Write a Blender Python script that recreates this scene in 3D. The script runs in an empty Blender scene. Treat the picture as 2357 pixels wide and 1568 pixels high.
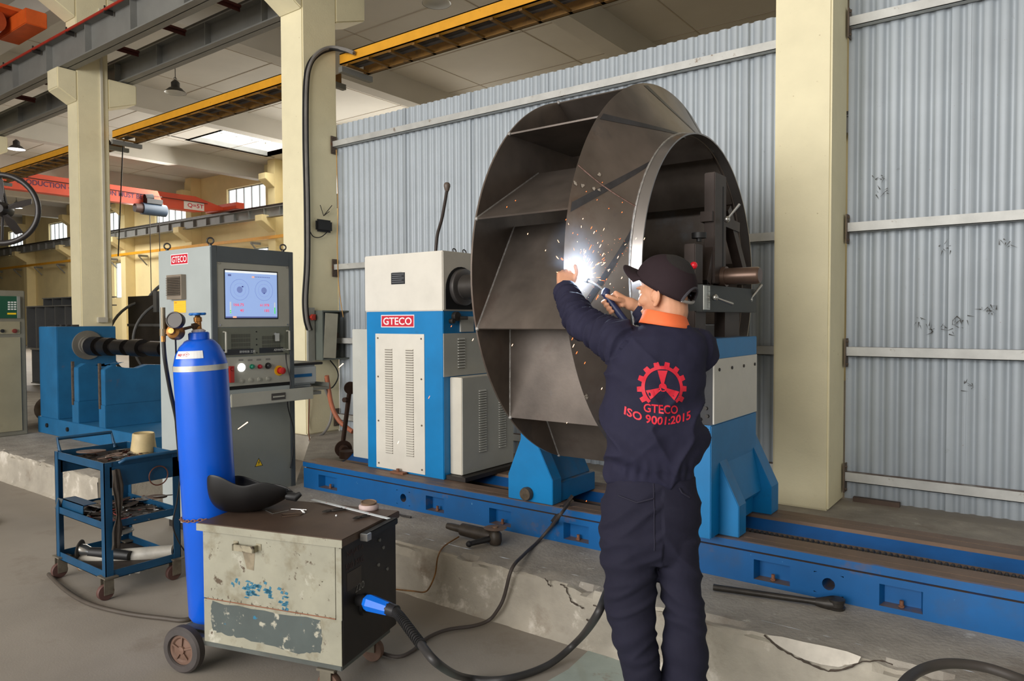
import bpy, bmesh, math, random
from math import sin, cos, pi, radians, sqrt, hypot
from mathutils import Vector, Matrix, noise
from mathutils.bvhtree import BVHTree
V = Vector
SC = bpy.context.scene
COL = SC.collection
# ---------------------------------------------------------------- camera
FPX, CX, CY, EYE = 1664.0, 1178.5, 784.0, 1.47
_yaw, _pit, _rol = radians(53.35), radians(1.676), radians(-0.2)
_F0 = V((-cos(_yaw), sin(_yaw), 0)); _R0 = V((sin(_yaw), cos(_yaw), 0)); _U0 = V((0, 0, 1))
CF = _F0 * cos(_pit) - _U0 * sin(_pit)
_U1 = _U0 * cos(_pit) + _F0 * sin(_pit)
CR = _R0 * cos(_rol) + _U1 * sin(_rol)
CU = _U1 * cos(_rol) - _R0 * sin(_rol)
CP = V((0, 0, EYE))
cam = bpy.data.cameras.new('camera'); cam.sensor_width = 36; cam.lens = FPX / 2357 * 36
cam.clip_start = 0.05; cam.clip_end = 300
camo = bpy.data.objects.new('camera', cam); COL.objects.link(camo)
m = Matrix.Identity(4)
for i in range(3):
    m[i][0] = CR[i]; m[i][1] = CU[i]; m[i][2] = -CF[i]; m[i][3] = CP[i]
camo.matrix_world = m
SC.camera = camo

def at(px, py, **k):
    """metric point seen at a pixel of the survey photo on the plane x=, y=, z= or at depth d="""
    d = CF + CR * ((px - CX) / FPX) + CU * ((CY - py) / FPX)
    (a, v), = k.items()
    t = v if a == 'd' else (v - CP['xyz'.index(a)]) / d['xyz'.index(a)]
    return CP + d * t

# ---------------------------------------------------------------- colour management, world, daylight
vs = SC.view_settings
SC.display_settings.display_device = 'sRGB'
vs.view_transform = 'Standard'; vs.look = 'None'; vs.gamma = 1.0; vs.use_curve_mapping = False
vs.exposure = 0.08
SC.cycles.use_denoising = True
SC.cycles.max_bounces = 6; SC.cycles.diffuse_bounces = 4; SC.cycles.glossy_bounces = 3
SC.cycles.sample_clamp_indirect = 4.0
W = bpy.data.worlds.new('sky'); SC.world = W; W.use_nodes = True
W.node_tree.nodes['Background'].inputs[0].default_value = (0.80, 0.90, 1.0, 1)
W.node_tree.nodes['Background'].inputs[1].default_value = 0.9

def area(name, loc, target, sx, sy, power, col=(1, 1, 1), spread=180):
    l = bpy.data.lights.new(name, 'AREA'); l.shape = 'RECTANGLE'; l.size = sx; l.size_y = sy
    l.energy = power; l.color = col; l.spread = radians(spread)
    o = bpy.data.objects.new(name, l); COL.objects.link(o); o.location = loc
    o.rotation_euler = (V(target) - V(loc)).to_track_quat('-Z', 'Y').to_euler()
    return o
# daylight through the hall doors and high windows on the near side, and through the far bay's windows; two added fills below
area('daylight_hall_door', (-3.5, -7.5, 3.6), (-3.4, 4, 1.6), 11, 4.5, 1300, (1.0, 0.97, 0.93))
area('daylight_gable_door', (9.5, 1.5, 3.2), (-3, 3.6, 1.0), 5, 4.5, 45, (0.93, 0.97, 1.0))
area('daylight_far_bay', (-17, 13.6, 5.4), (-15, 6, 2.0), 16, 1.4, 850, (1.0, 0.98, 0.92))
area('daylight_roof_monitor', (-19.3, 12.9, 7.8), (-19.3, 12.9, 0), 2.1, 2.3, 150, (1.0, 0.98, 0.94))
area('fill_far_bay_east', (-9.2, 11.5, 6.2), (-9.2, 11.5, 0), 3, 3, 110, (1.0, 0.97, 0.92))  # added fill lamp under the closed ceiling, brightens the far bay
area('fill_far_bay_west', (-30.0, 10.5, 6.2), (-30.0, 10.5, 0), 3, 3, 600, (1.0, 0.97, 0.92))  # second added fill, no roof opening above it, lifts the far wall

# ---------------------------------------------------------------- materials
def lin(c):
    return tuple(((x / 255) / 12.92 if x / 255 <= 0.04045 else ((x / 255 + 0.055) / 1.055) ** 2.4) for x in c)
MATS = {}
def mat(name, rgb, rough=0.6, metal=0.0, var=0.06, vs_=6.0, dirt=None, bump=0.0, bs=60.0, emit=0, spec=0.5,
        alpha=None, trans=0, streak=None, dust=None):
    """paint / metal / concrete; dirt=(rgb, coverage 0..1, scale) patches; dust=(rgb, amount) settles on upward faces;
    streak=(rgb, amount) vertical runs"""
    if name in MATS: return MATS[name]
    M = bpy.data.materials.new(name); M.use_nodes = True; MATS[name] = M
    nt = M.node_tree; N = nt.nodes; L = nt.links; b = N['Principled BSDF']
    b.inputs['Roughness'].default_value = rough; b.inputs['Metallic'].default_value = metal
    b.inputs['Specular IOR Level'].default_value = spec
    base = (*lin(rgb), 1)
    tc = N.new('ShaderNodeTexCoord')
    def nz(scale, det=4, vec=None, rgh=0.6):
        n = N.new('ShaderNodeTexNoise'); n.inputs['Scale'].default_value = scale
        n.inputs['Detail'].default_value = det; n.inputs['Roughness'].default_value = rgh
        L.new(vec or tc.outputs['Object'], n.inputs['Vector']); return n
    def ramp(src, lo, hi):
        r = N.new('ShaderNodeMapRange'); r.inputs['From Min'].default_value = lo; r.inputs['From Max'].default_value = hi
        r.clamp = True; L.new(src, r.inputs['Value']); return r.outputs[0]
    def mix(fac, a, c2):
        x = N.new('ShaderNodeMix'); x.data_type = 'RGBA'
        if isinstance(fac, float): x.inputs[0].default_value = fac
        else: L.new(fac, x.inputs[0])
        for v, i in ((a, 6), (c2, 7)):
            if isinstance(v, tuple): x.inputs[i].default_value = v
            else: L.new(v, x.inputs[i])
        return x.outputs[2]
    cur = base
    if var > 0:
        n = nz(vs_)
        dk = tuple(max(0, c * (1 - 2.2 * var)) for c in base[:3]) + (1,)
        lt = tuple(min(1, c * (1 + 1.6 * var)) for c in base[:3]) + (1,)
        cur = mix(ramp(n.outputs[0], 0.3, 0.7), dk, lt)
    if streak:
        mp = N.new('ShaderNodeMapping'); mp.inputs['Scale'].default_value = (1, 1, 0.06); L.new(tc.outputs['Object'], mp.inputs[0])
        n = nz(streak[2] if len(streak) > 2 else 22.0, 5, mp.outputs[0])
        t = 0.68 - 0.3 * streak[1]
        cur = mix(ramp(n.outputs[0], t, t + 0.16), cur, (*lin(streak[0]), 1))
    if dirt:
        for dd in (dirt if isinstance(dirt, list) else [dirt]):
            n = nz(dd[2], 8, None, 0.65)
            t = 0.72 - 0.42 * dd[1]
            cur = mix(ramp(n.outputs[0], t, t + (dd[3] if len(dd) > 3 else 0.08)), cur, (*lin(dd[0]), 1))
    if dust:
        g = N.new('ShaderNodeNewGeometry'); s = N.new('ShaderNodeSeparateXYZ'); L.new(g.outputs['Normal'], s.inputs[0])
        n = nz(9.0, 5)
        mu = N.new('ShaderNodeMath'); mu.operation = 'MULTIPLY'
        L.new(ramp(s.outputs[2], 0.3, 0.9), mu.inputs[0]); L.new(ramp(n.outputs[0], 0.55 - 0.35 * dust[1], 0.8 - 0.35 * dust[1]), mu.inputs[1])
        cur = mix(mu.outputs[0], cur, (*lin(dust[0]), 1))
    if isinstance(cur, tuple): b.inputs['Base Color'].default_value = cur
    else: L.new(cur, b.inputs['Base Color'])
    if bump > 0:
        n = nz(bs, 6); bp = N.new('ShaderNodeBump'); bp.inputs['Strength'].default_value = min(1, bump); bp.inputs['Distance'].default_value = 0.01
        L.new(n.outputs[0], bp.inputs['Height']); L.new(bp.outputs[0], b.inputs['Normal'])
    if emit:
        b.inputs['Emission Color'].default_value = base; b.inputs['Emission Strength'].default_value = emit
    return M

# ---------------------------------------------------------------- mesh builder
def _basis(d):
    d = d.normalized(); a = V((0, 0, 1)) if abs(d.z) < 0.9 else V((1, 0, 0))
    u = d.cross(a).normalized(); return u, d.cross(u).normalized()

class MB:
    def __init__(s): s.v = []; s.f = []; s.mi = []; s.cur = 0; s.X = None
    def add(s, vs_, fs):
        n = len(s.v); s.v += [V(p) if s.X is None else s.X @ V(p) for p in vs_]
        s.f += [tuple(i + n for i in f) for f in fs]; s.mi += [s.cur] * len(fs); return s
    def box(s, x0, x1, y0, y1, z0, z1):
        if x0 > x1: x0, x1 = x1, x0
        if y0 > y1: y0, y1 = y1, y0
        if z0 > z1: z0, z1 = z1, z0
        return s.add([(x, y, z) for x in (x0, x1) for y in (y0, y1) for z in (z0, z1)],
                     [(0, 1, 3, 2), (4, 6, 7, 5), (0, 4, 5, 1), (2, 3, 7, 6), (0, 2, 6, 4), (1, 5, 7, 3)])
    def bar(s, p0, p1, w, h, up=None):
        """rectangular bar from p0 to p1; w across, h along up"""
        p0, p1 = V(p0), V(p1); d = (p1 - p0).normalized()
        up = V(up) if up else (V((0, 0, 1)) if abs(d.z) < 0.95 else V((1, 0, 0)))
        a = d.cross(up).normalized(); b = a.cross(d).normalized()
        q = [p + a * (sx * w / 2) + b * (sz * h / 2) for p in (p0, p1) for sx in (-1, 1) for sz in (-1, 1)]
        return s.add(q, [(0, 1, 3, 2), (4, 6, 7, 5), (0, 4, 5, 1), (2, 3, 7, 6), (0, 2, 6, 4), (1, 5, 7, 3)])
    def cyl(s, p0, p1, r0, r1=None, n=20, caps=True):
        p0, p1 = V(p0), V(p1); r1 = r0 if r1 is None else r1; u, w = _basis(p1 - p0)
        vs_ = [p + (u * cos(2 * pi * k / n) + w * sin(2 * pi * k / n)) * r for p, r in ((p0, r0), (p1, r1)) for k in range(n)]
        fs = [(k, (k + 1) % n, n + (k + 1) % n, n + k) for k in range(n)]
        if caps: fs += [tuple(range(n))[::-1], tuple(range(n, 2 * n))]
        return s.add(vs_, fs)
    def tube(s, pts, r, n=10, caps=True, closed=False):
        pts = [V(p) for p in pts]; R = r if isinstance(r, (list, tuple)) else [r] * len(pts)
        m_ = len(pts); vs_ = []; u = None
        for i, p in enumerate(pts):
            a = pts[(i - 1) % m_] if (closed or i > 0) else p; b = pts[(i + 1) % m_] if (closed or i < m_ - 1) else p
            d = (b - a).normalized()
            if u is None: u, w = _basis(d)
            else:
                u = (u - d * u.dot(d)).normalized(); w = d.cross(u).normalized()
            vs_ += [p + (u * cos(2 * pi * k / n) + w * sin(2 * pi * k / n)) * R[i] for k in range(n)]
        fs = []
        for i in range(m_ if closed else m_ - 1):
            j = (i + 1) % m_
            fs += [(i * n + k, i * n + (k + 1) % n, j * n + (k + 1) % n, j * n + k) for k in range(n)]
        if caps and not closed: fs += [tuple(range(n))[::-1], tuple(range((m_ - 1) * n, m_ * n))]
        return s.add(vs_, fs)
    def lathe(s, c, axis, prof, n=32, a0=0.0, a1=2 * pi):
        """prof: (t along axis, radius)"""
        c = V(c); ax = V(axis).normalized(); u, w = _basis(ax); full = abs(a1 - a0 - 2 * pi) < 1e-6
        m_ = n if full else n + 1; vs_ = []; fs = []
        for t, r in prof:
            vs_ += [c + ax * t + (u * cos(a0 + (a1 - a0) * k / n) + w * sin(a0 + (a1 - a0) * k / n)) * max(r, 1e-5) for k in range(m_)]
        for i in range(len(prof) - 1):
            for k in range(n):
                k2 = (k + 1) % m_
                fs.append((i * m_ + k, i * m_ + k2, (i + 1) * m_ + k2, (i + 1) * m_ + k))
        return s.add(vs_, fs)
    def prism(s, poly, o, u, w, ext):
        """polygon (a,b) in plane o+a*u+b*w extruded by vector ext"""
        o, u, w, ext = V(o), V(u), V(w), V(ext); n = len(poly)
        vs_ = [o + u * a + w * b for a, b in poly]; vs_ += [p + ext for p in vs_]
        return s.add(vs_, [tuple(range(n))[::-1], tuple(range(n, 2 * n))] + [(k, (k + 1) % n, n + (k + 1) % n, n + k) for k in range(n)])
    def sph(s, c, r, n=16, m_=10, sc=(1, 1, 1)):
        c = V(c); vs_ = []; fs = []
        for i in range(m_ + 1):
            for k in range(n):
                th = pi * i / m_; ph = 2 * pi * k / n
                vs_.append(c + V((r * sc[0] * sin(th) * cos(ph), r * sc[1] * sin(th) * sin(ph), r * sc[2] * cos(th))))
        for i in range(m_):
            for k in range(n): fs.append((i * n + k, i * n + (k + 1) % n, (i + 1) * n + (k + 1) % n, (i + 1) * n + k))
        return s.add(vs_, fs)
    def ring(s, c, axis, R, r, n=40, k=10):
        u, w = _basis(V(axis)); c = V(c)
        return s.tube([c + (u * cos(2 * pi * i / n) + w * sin(2 * pi * i / n)) * R for i in range(n)], r, k, closed=True)
    def mesh(s, name, mats, smooth=False, bevel=0, recalc=True, org=None):
        me = bpy.data.meshes.new(name); bm = bmesh.new()
        org = org or V((0, 0, 0))
        bv = [bm.verts.new(p - org) for p in s.v]
        for f, mi in zip(s.f, s.mi):
            try:
                q = bm.faces.new([bv[i] for i in f]); q.material_index = mi
            except ValueError: pass
        bmesh.ops.remove_doubles(bm, verts=bm.verts, dist=1e-5)
        if recalc: bmesh.ops.recalc_face_normals(bm, faces=bm.faces)
        if bevel > 0:
            es = [e for e in bm.edges if len(e.link_faces) == 2 and e.calc_face_angle(0) > 0.5]
            bmesh.ops.bevel(bm, geom=es, offset=bevel, segments=2, affect='EDGES', clamp_overlap=True)
        bm.to_mesh(me); bm.free()
        for M in (mats if isinstance(mats, (list, tuple)) else [mats]): me.materials.append(M)
        if smooth is not False:
            me.polygons.foreach_set('use_smooth', [True] * len(me.polygons))
            me.set_sharp_from_angle(angle=radians(smooth if smooth is not True else 40))
        return me
    def build(s, name, mats, parent=None, smooth=False, bevel=0, world=False, label=None, recalc=True):
        """parts are written in their thing's own frame; world=True: written in hall coordinates"""
        if parent is not None:
            if world:
                inv = root_matrix(parent).inverted(); s.v = [inv @ p for p in s.v]
            o = bpy.data.objects.new(name, s.mesh(name, mats, smooth, bevel, recalc)); o.parent = parent
        else:
            lo = V([min(p[i] for p in s.v) for i in range(3)]); hi = V([max(p[i] for p in s.v) for i in range(3)])
            org = V(((lo.x + hi.x) / 2, (lo.y + hi.y) / 2, lo.z))
            o = bpy.data.objects.new(name, s.mesh(name, mats, smooth, bevel, recalc, org)); o.location = org
        COL.objects.link(o)
        if label: o['label'] = label
        return o

def root_matrix(o):
    m_ = Matrix.Translation(o.location) @ o.rotation_euler.to_matrix().to_4x4()
    return root_matrix(o.parent) @ m_ if o.parent else m_
def tag(o, label, cat, group=None, kind=None):
    o['label'] = label; o['category'] = cat
    if group: o['group'] = group
    if kind: o['kind'] = kind
    return o
def thing(name, label, cat, loc=(0, 0, 0), rz=0.0, group=None, rot=None):
    o = bpy.data.objects.new(name, None); COL.objects.link(o); o.empty_display_size = 0.1
    o.location = loc; o.rotation_euler = rot if rot else (0, 0, rz)
    return tag(o, label, cat, group)
def struct(o):
    o['kind'] = 'structure'; return o
def copy_thing(o, loc=None, rot=None, label=None, parent=None):
    c = o.copy(); COL.objects.link(c); c.parent = parent
    for ch in list(o.children): copy_thing(ch, parent=c)
    if loc is not None: c.location = loc
    if rot is not None: c.rotation_euler = rot
    if label: c['label'] = label
    return c
def smooth_path(pts, k=8):
    pts = [V(p) for p in pts]; out = []
    for i in range(len(pts) - 1):
        p0 = pts[max(i - 1, 0)]; p1 = pts[i]; p2 = pts[i + 1]; p3 = pts[min(i + 2, len(pts) - 1)]
        for j in range(k):
            t = j / k
            out.append(0.5 * ((2 * p1) + (p2 - p0) * t + (2 * p0 - 5 * p1 + 4 * p2 - p3) * t * t + (3 * p1 - p0 - 3 * p2 + p3) * t ** 3))
    return out + [pts[-1]]
_TX = {}
def text_polys(txt, bold=0.0, sp=1.0):
    key = (txt, bold, sp)
    if key not in _TX:
        c = bpy.data.curves.new('t', 'FONT'); c.body = txt; c.offset = bold; c.resolution_u = 3; c.space_character = sp
        o = bpy.data.objects.new('t', c); COL.objects.link(o)
        me = bpy.data.meshes.new_from_object(o.evaluated_get(bpy.context.evaluated_depsgraph_get()))
        vs_ = [(v.co.x, v.co.y) for v in me.vertices]; fs = [tuple(p.vertices) for p in me.polygons]
        bpy.data.objects.remove(o); bpy.data.curves.remove(c); bpy.data.meshes.remove(me)
        x0 = min(a for a, _ in vs_); x1 = max(a for a, _ in vs_); y0 = min(b for _, b in vs_); y1 = max(b for _, b in vs_)
        _TX[key] = ([((a - x0) / (x1 - x0), (b - y0) / (y1 - y0)) for a, b in vs_], fs)
    return _TX[key]
def add_text(mb, txt, o, u, w, W_, H_, bold=0.0, off=0.0008, sp=1.0):
    """flat lettering filling W_ x H_ from corner o along u (reading) and w (up), lifted off along u x w"""
    o, u, w = V(o), V(u).normalized(), V(w).normalized(); n = u.cross(w)
    vs_, fs = text_polys(txt, bold, sp)
    mb.add([o + u * (a * W_) + w * (b * H_) + n * off for a, b in vs_], fs)
    return mb
def logo_plate(parent, o, u, w, W_, H_, txt='GTECO'):
    """red sign plate with a white border line and white lettering"""
    o, u, w = V(o), V(u), V(w); n = u.cross(w)
    pl = MB().prism([(0, 0), (W_, 0), (W_, H_), (0, H_)], o, u, w, n * 0.002).build('sign_plate', mat('sign_white', (236, 226, 228), 0.4, var=0), parent, world=True)
    b = H_ * 0.07
    MB().prism([(b, b), (W_ - b, b), (W_ - b, H_ - b), (b, H_ - b)], o + n * 0.002, u, w, n * 0.0006).build('sign_face', mat('sign_red', (196, 28, 50), 0.4, var=0), pl, world=True)
    t = MB(); add_text(t, txt, o + u * W_ * 0.07 + w * H_ * 0.2 + n * 0.0026, u, w, W_ * 0.86, H_ * 0.6, bold=0.018, off=0.0008, sp=1.0)
    t.build('lettering', MATS['sign_white'], pl, world=True, label='white letters GTECO')
    return pl
ZP = 0.265            # top of the concrete plinth above the shop floor
# ================================================================ materials used widely
PIL = mat('cream_plaster', (238, 228, 192), 0.75, var=0.03, vs_=2.5, dirt=[((196, 180, 140), 0.12, 26, 0.06), ((214, 198, 160), 0.15, 2.2, 0.3)], bump=0.12, bs=60)
PIL2 = mat('far_plaster', (228, 210, 158), 0.8, var=0.04, vs_=1.0)
CEIL = mat('ceiling_plaster', (190, 184, 173), 0.9, var=0.04, vs_=0.5)
FLOOR = mat('shop_floor_concrete', (146, 138, 128), 0.62, var=0.07, vs_=1.1, dirt=[((112, 100, 88), 0.35, 2.2, 0.25), ((160, 152, 142), 0.12, 40, 0.1)], bump=0.08, bs=120)
CONC = mat('plinth_concrete', (172, 164, 150), 0.8, var=0.12, vs_=3.0, dirt=[((120, 104, 86), 0.42, 2.6, 0.2), ((214, 206, 194), 0.36, 6, 0.12), ((60, 50, 44), 0.05, 22, 0.05)], bump=0.5, bs=30)
CONCTOP = mat('plinth_top_concrete', (156, 149, 139), 0.85, var=0.12, vs_=4.0, dirt=[((116, 100, 86), 0.34, 3, 0.25), ((188, 183, 174), 0.26, 18, 0.1), ((48, 40, 36), 0.10, 34, 0.04)], bump=0.45, bs=50)
SHEET = mat('galvanised_sheet', (166, 174, 181), 0.45, 0.1, var=0.03, vs_=3, streak=((166, 174, 180), 0.35, 10), dirt=[((120, 84, 66), 0.06, 70, 0.02), ((120, 122, 122), 0.14, 9, 0.15)])
RAIL = mat('galvanised_rail', (190, 190, 186), 0.5, 0.2, var=0.06, vs_=8, dirt=[((120, 98, 76), 0.22, 12, 0.1)], dust=((110, 88, 74), 0.9))
GIRD = mat('grey_girder_paint', (128, 128, 124), 0.5, 0.0, var=0.05, vs_=3, dust=((90, 84, 78), 0.5))
YEL = mat('yellow_girder_paint', (226, 160, 38), 0.5, var=0.04, dirt=((150, 100, 30), 0.2, 6, 0.2))
YELD = mat('yellow_grimy_steel', (120, 84, 28), 0.6, var=0.1, dirt=((50, 38, 24), 0.45, 8, 0.2))
DKR = mat('dark_red_brace', (84, 36, 34), 0.6, var=0.08)
BLK = mat('black_rubber', (26, 25, 26), 0.55, var=0.05)
DST = mat('dark_steel', (62, 58, 55), 0.45, 0.5, var=0.12, vs_=10)
CHR = mat('bright_steel', (190, 188, 184), 0.25, 0.9, var=0.05)
def glow(name, rgb, e): return mat(name, rgb, 0.5, var=0, emit=e)

# ================================================================ floor, plinths
struct(MB().box(-62, 12, -10, 2.85, -0.08, 0.0).build('floor', FLOOR))
MB().box(-7.1, -3.9, 2.85, 4.74, -0.08, 0.0).build('floor', FLOOR)['kind'] = 'structure'
def plinth(name, poly, rough_edge):
    """poly counter-clockwise in xy; faces down to the floor; rough front edge between x values"""
    b = MB(); n = len(poly)
    b.add([(x, y, ZP) for x, y in poly], [tuple(range(n))]); b.cur = 1
    for i in range(n):
        (xa, ya), (xb, yb) = poly[i], poly[(i + 1) % n]
        if i == 0 and rough_edge: continue
        b.add([(xa, ya, 0), (xb, yb, 0), (xb, yb, ZP), (xa, ya, ZP)], [(0, 1, 2, 3)])
    return b
def rough_front(b, x0, x1, y, seed):
    """chipped front: a strip of the top and the face down to the floor, displaced by noise"""
    n = int((x1 - x0) / 0.035); rows = [(0.12, ZP), (0.06, ZP), (0.03, ZP), (0.010, ZP - 0.002), (0.0, ZP - 0.012), (-0.004, ZP - 0.035), (-0.004, ZP - 0.07), (-0.002, 0.12), (-0.004, 0.05), (-0.012, 0.018), (-0.03, 0.0)]
    vs_ = []
    for j, (dy, z) in enumerate(rows):
        for i in range(n + 1):
            x = x0 + (x1 - x0) * i / n
            a = noise.noise(V((x * 1.7 + seed, z * 3, 0))); c = noise.noise(V((x * 9 + seed, z * 20, 3.1)))
            d = noise.noise(V((x * 28 + seed, z * 60, 7.7)))
            k = 0 if j == 0 else (0.35 if j in (1,) else 1)
            chip = max(0, c - 0.0) * 0.075 * (1 if j in (2, 3, 4, 5) else 0.15)
            vs_.append((x, y + dy + k * (a * 0.010 + d * 0.003) + chip * 0.8, z - k * chip * (0.9 if j in (2, 3, 4) else 0) + (0.0015 * d if j < 4 else 0)))
    fs = [(j * (n + 1) + i, j * (n + 1) + i + 1, (j + 1) * (n + 1) + i + 1, (j + 1) * (n + 1) + i) for j in range(len(rows) - 1) for i in range(n)]
    nt = n * 3
    b.cur = 0; b.add(vs_, fs)
    for q in range(len(b.mi) - len(fs) + nt, len(b.mi)): b.mi[q] = 1
    return b
pr_ = plinth('p', [(-4.45, 2.88), (6.5, 2.88), (6.5, 5.0), (-7.0, 5.0), (-7.0, 4.74), (-6.1, 4.72), (-4.45, 3.3)], True)
rough_front(pr_, -4.45, 6.5, 2.76, 1.3)
pr_.cur = 1; pr_.add([(-4.45, 2.76, 0), (-4.45, 2.88, 0), (-4.45, 2.88, ZP), (-4.45, 2.76, ZP)], [(0, 1, 2, 3)])
o = pr_.build('floor_plinth', [CONCTOP, CONC], smooth=30); tag(o, 'long raised concrete machine plinth with chipped front edge', 'plinth'); struct(o)
pl_ = plinth('p', [(-62, 2.64), (-5.83, 2.64), (-5.83, 3.9), (-6.9, 3.9), (-6.9, 5.0), (-62, 5.0)], True)
rough_front(pl_, -14, -5.83, 2.52, 5.1)
pl_.cur = 1; pl_.box(-62, -14, 2.52, 2.64, 0, ZP)
pl_.add([(-5.83, 2.52, 0), (-5.83, 2.64, 0), (-5.83, 2.64, ZP), (-5.83, 2.52, ZP)], [(0, 1, 2, 3)])
o = pl_.build('floor_plinth', [CONCTOP, CONC], smooth=30); tag(o, 'raised concrete plinth on the left under the old blue machine', 'plinth'); struct(o)
struct(MB().box(-62, 12, 5.0, 16, ZP - 0.2, ZP).build('floor', FLOOR))
ck = MB(); rnd = random.Random(8)
for line in (((1255, 1330), (1262, 1345), (1270, 1350)), ((1290, 1345), (1302, 1352), (1308, 1368), (1316, 1386), (1334, 1396), (1345, 1402)), ((1366, 1392), (1382, 1398), (1392, 1404)), ((1760, 1462), (1790, 1490), (1828, 1512), (1866, 1530), (1905, 1545), (1945, 1540), (1985, 1524), (2030, 1520), (2062, 1532)), ((1350, 1425), (1366, 1442))):
    q = []
    for a, c in zip(line, line[1:]):
        for j in range(5): q.append(at(a[0] + (c[0] - a[0]) * j / 5 + rnd.uniform(-1.5, 1.5), a[1] + (c[1] - a[1]) * j / 5 + rnd.uniform(-1.5, 1.5), y=2.748))
    ck.tube(q, [rnd.uniform(.0015, .0045) for _ in q], 5)
o = ck.build('plinth_cracks', mat('crack_dark', (66, 56, 48), 0.9, var=0.1)); struct(o)
pp_c = [(1765, 1462), (1800, 1466), (1850, 1478), (1900, 1488), (1950, 1500), (1982, 1512), (1975, 1526), (1930, 1536), (1890, 1530), (1850, 1518), (1815, 1500), (1785, 1482)]
o = MB().add([at(*q, y=2.7465) for q in pp_c] + [at(*q, y=2.755) for q in pp_c], [tuple(range(12))] + [(k, (k + 1) % 12, 12 + (k + 1) % 12, 12 + k) for k in range(12)]).build('plinth_repair', mat('pale_render', (196, 188, 176), 0.85, var=0.08, vs_=12, dirt=((140, 126, 110), .2, 14))); struct(o)
# painted floor patch beside the worker
TEAL = mat('worn_teal_floor_paint', (158, 168, 160), 0.55, var=0.08, vs_=5, dirt=[((140, 130, 116), 0.3, 9, 0.1), ((70, 66, 60), 0.04, 25, 0.04)])
pts = [(-1.98, 2.06), (-1.7, 2.22), (-1.46, 2.42), (-1.36, 2.66), (-1.3, 2.735), (0.8, 2.735), (0.8, 1.2), (-2.1, 1.2)]
pts = [(-1.86, 2.02), (-1.70, 2.18), (-1.62, 2.36), (-1.60, 2.54), (-1.62, 2.735), (0.9, 2.735), (0.9, 1.0), (-1.7, 1.0), (-1.84, 1.7)]
o = MB().prism(pts, (0, 0, 0), (1, 0, 0), (0, 1, 0), (0, 0, 0.0015)).build('floor_paint', TEAL); tag(o, 'pale teal painted patch of floor at the worker\'s feet', 'floor paint'); struct(o)

# ================================================================ pillars
def kz(y, z): return (y * 1.013, (z - EYE) * 1.013 + EYE)
def pillar(name, x0, x1, y0=4.76, y1=5.20, top=6.8, corbel=True, z0=ZP, roof=True):
    b = MB().box(x0, x1, y0, y1, z0, top)
    if corbel:
        for (ya, yt) in ((y0, 4.50), (y1, 5.62)):
            b.prism([(ya, 4.67), (yt, 4.82), (yt, 5.11), (ya, 5.11)], (x0 - 0.0, 0, 0), (0, 1, 0), (0, 0, 1), (x1 - x0, 0, 0))
        if roof:
            for (ya, yt) in ((y0, 4.35), (y1, 5.6)):
                b.prism([(ya, 5.88), (yt, 6.12), (yt, 6.3), (ya, 6.3)], (x0, 0, 0), (0, 1, 0), (0, 0, 1), (x1 - x0, 0, 0))
    o = b.build('pillar', PIL, bevel=0.012); return o
PLAB = ['cream concrete pillar on the right, between the two sheet metal bays', 'cream concrete pillar with thick cable, behind the control cabinet',
        'cream concrete pillar with wide bracket, behind the old blue machine', 'cream concrete pillar cut off at the left edge of the photo', 'far cream pillar on the left']
for i, (xa, xb, yb) in enumerate([(at(1781, 600, y=4.76).x, at(1911, 600, y=4.76).x, at(1946, 600, x=at(1911, 600, y=4.76).x).y), (-6.59, -6.22, 5.2), (-11.77, -11.43, 5.2)]):
    o = pillar('p', xa, xb, y1=yb, corbel=True); struct(o); o['label'] = PLAB[i]; o['category'] = 'pillar'
for xa in (-16.95, -22.1, -27.3, 4.0):
    o = pillar('p', xa, xa + 0.34); struct(o); o['label'] = ('cream concrete pillar further down the row, %s' % ('at the left edge' if xa > -17 else 'far off')) ; o['category'] = 'pillar'
# ================================================================ ceiling and beams
SKY = (-20.5, -18.1, 11.6, 14.2)
cb = MB()
zc = 6.8
for (xa, xb, ya, yb) in ((-62, SKY[0], -10, 16), (SKY[1], 12, -10, 16), (SKY[0], SKY[1], -10, SKY[2]), (SKY[0], SKY[1], SKY[3], 16)):
    cb.box(xa, xb, ya, yb, zc, zc + 0.12)
struct(cb.build('ceiling', CEIL))
jm = mat('slab_joint', (168, 156, 140), 0.9, var=0)
jb = MB()
for k in range(-12, 3):
    jb.box(k * 2.57 - 0.2 - 0.012, k * 2.57 - 0.2 + 0.012, -6, 15, zc - 0.006, zc) if True else None
for y in (1.5, 7.4, 9.2, 11.0, 12.9): jb.box(-40, 6, y - 0.012, y + 0.012, zc - 0.006, zc)
o = jb.build('ceiling_joints', jm); struct(o)
for i, xc in enumerate((-42.7, -37.5, -32.3, -27.1, -21.93, -16.78, -11.6, -6.4, -1.25, 4.17)):
    o = MB().box(xc - 0.18, xc + 0.18, -8, 5.0, 6.3, zc).box(xc - 0.18, xc + 0.18, 5.0, 15, 6.3, zc).build('ceiling_beam', CEIL); struct(o)
o = MB().box(-62, 6, 4.85, 5.12, 6.3, zc).build('ceiling_beam', CEIL); struct(o)
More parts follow.
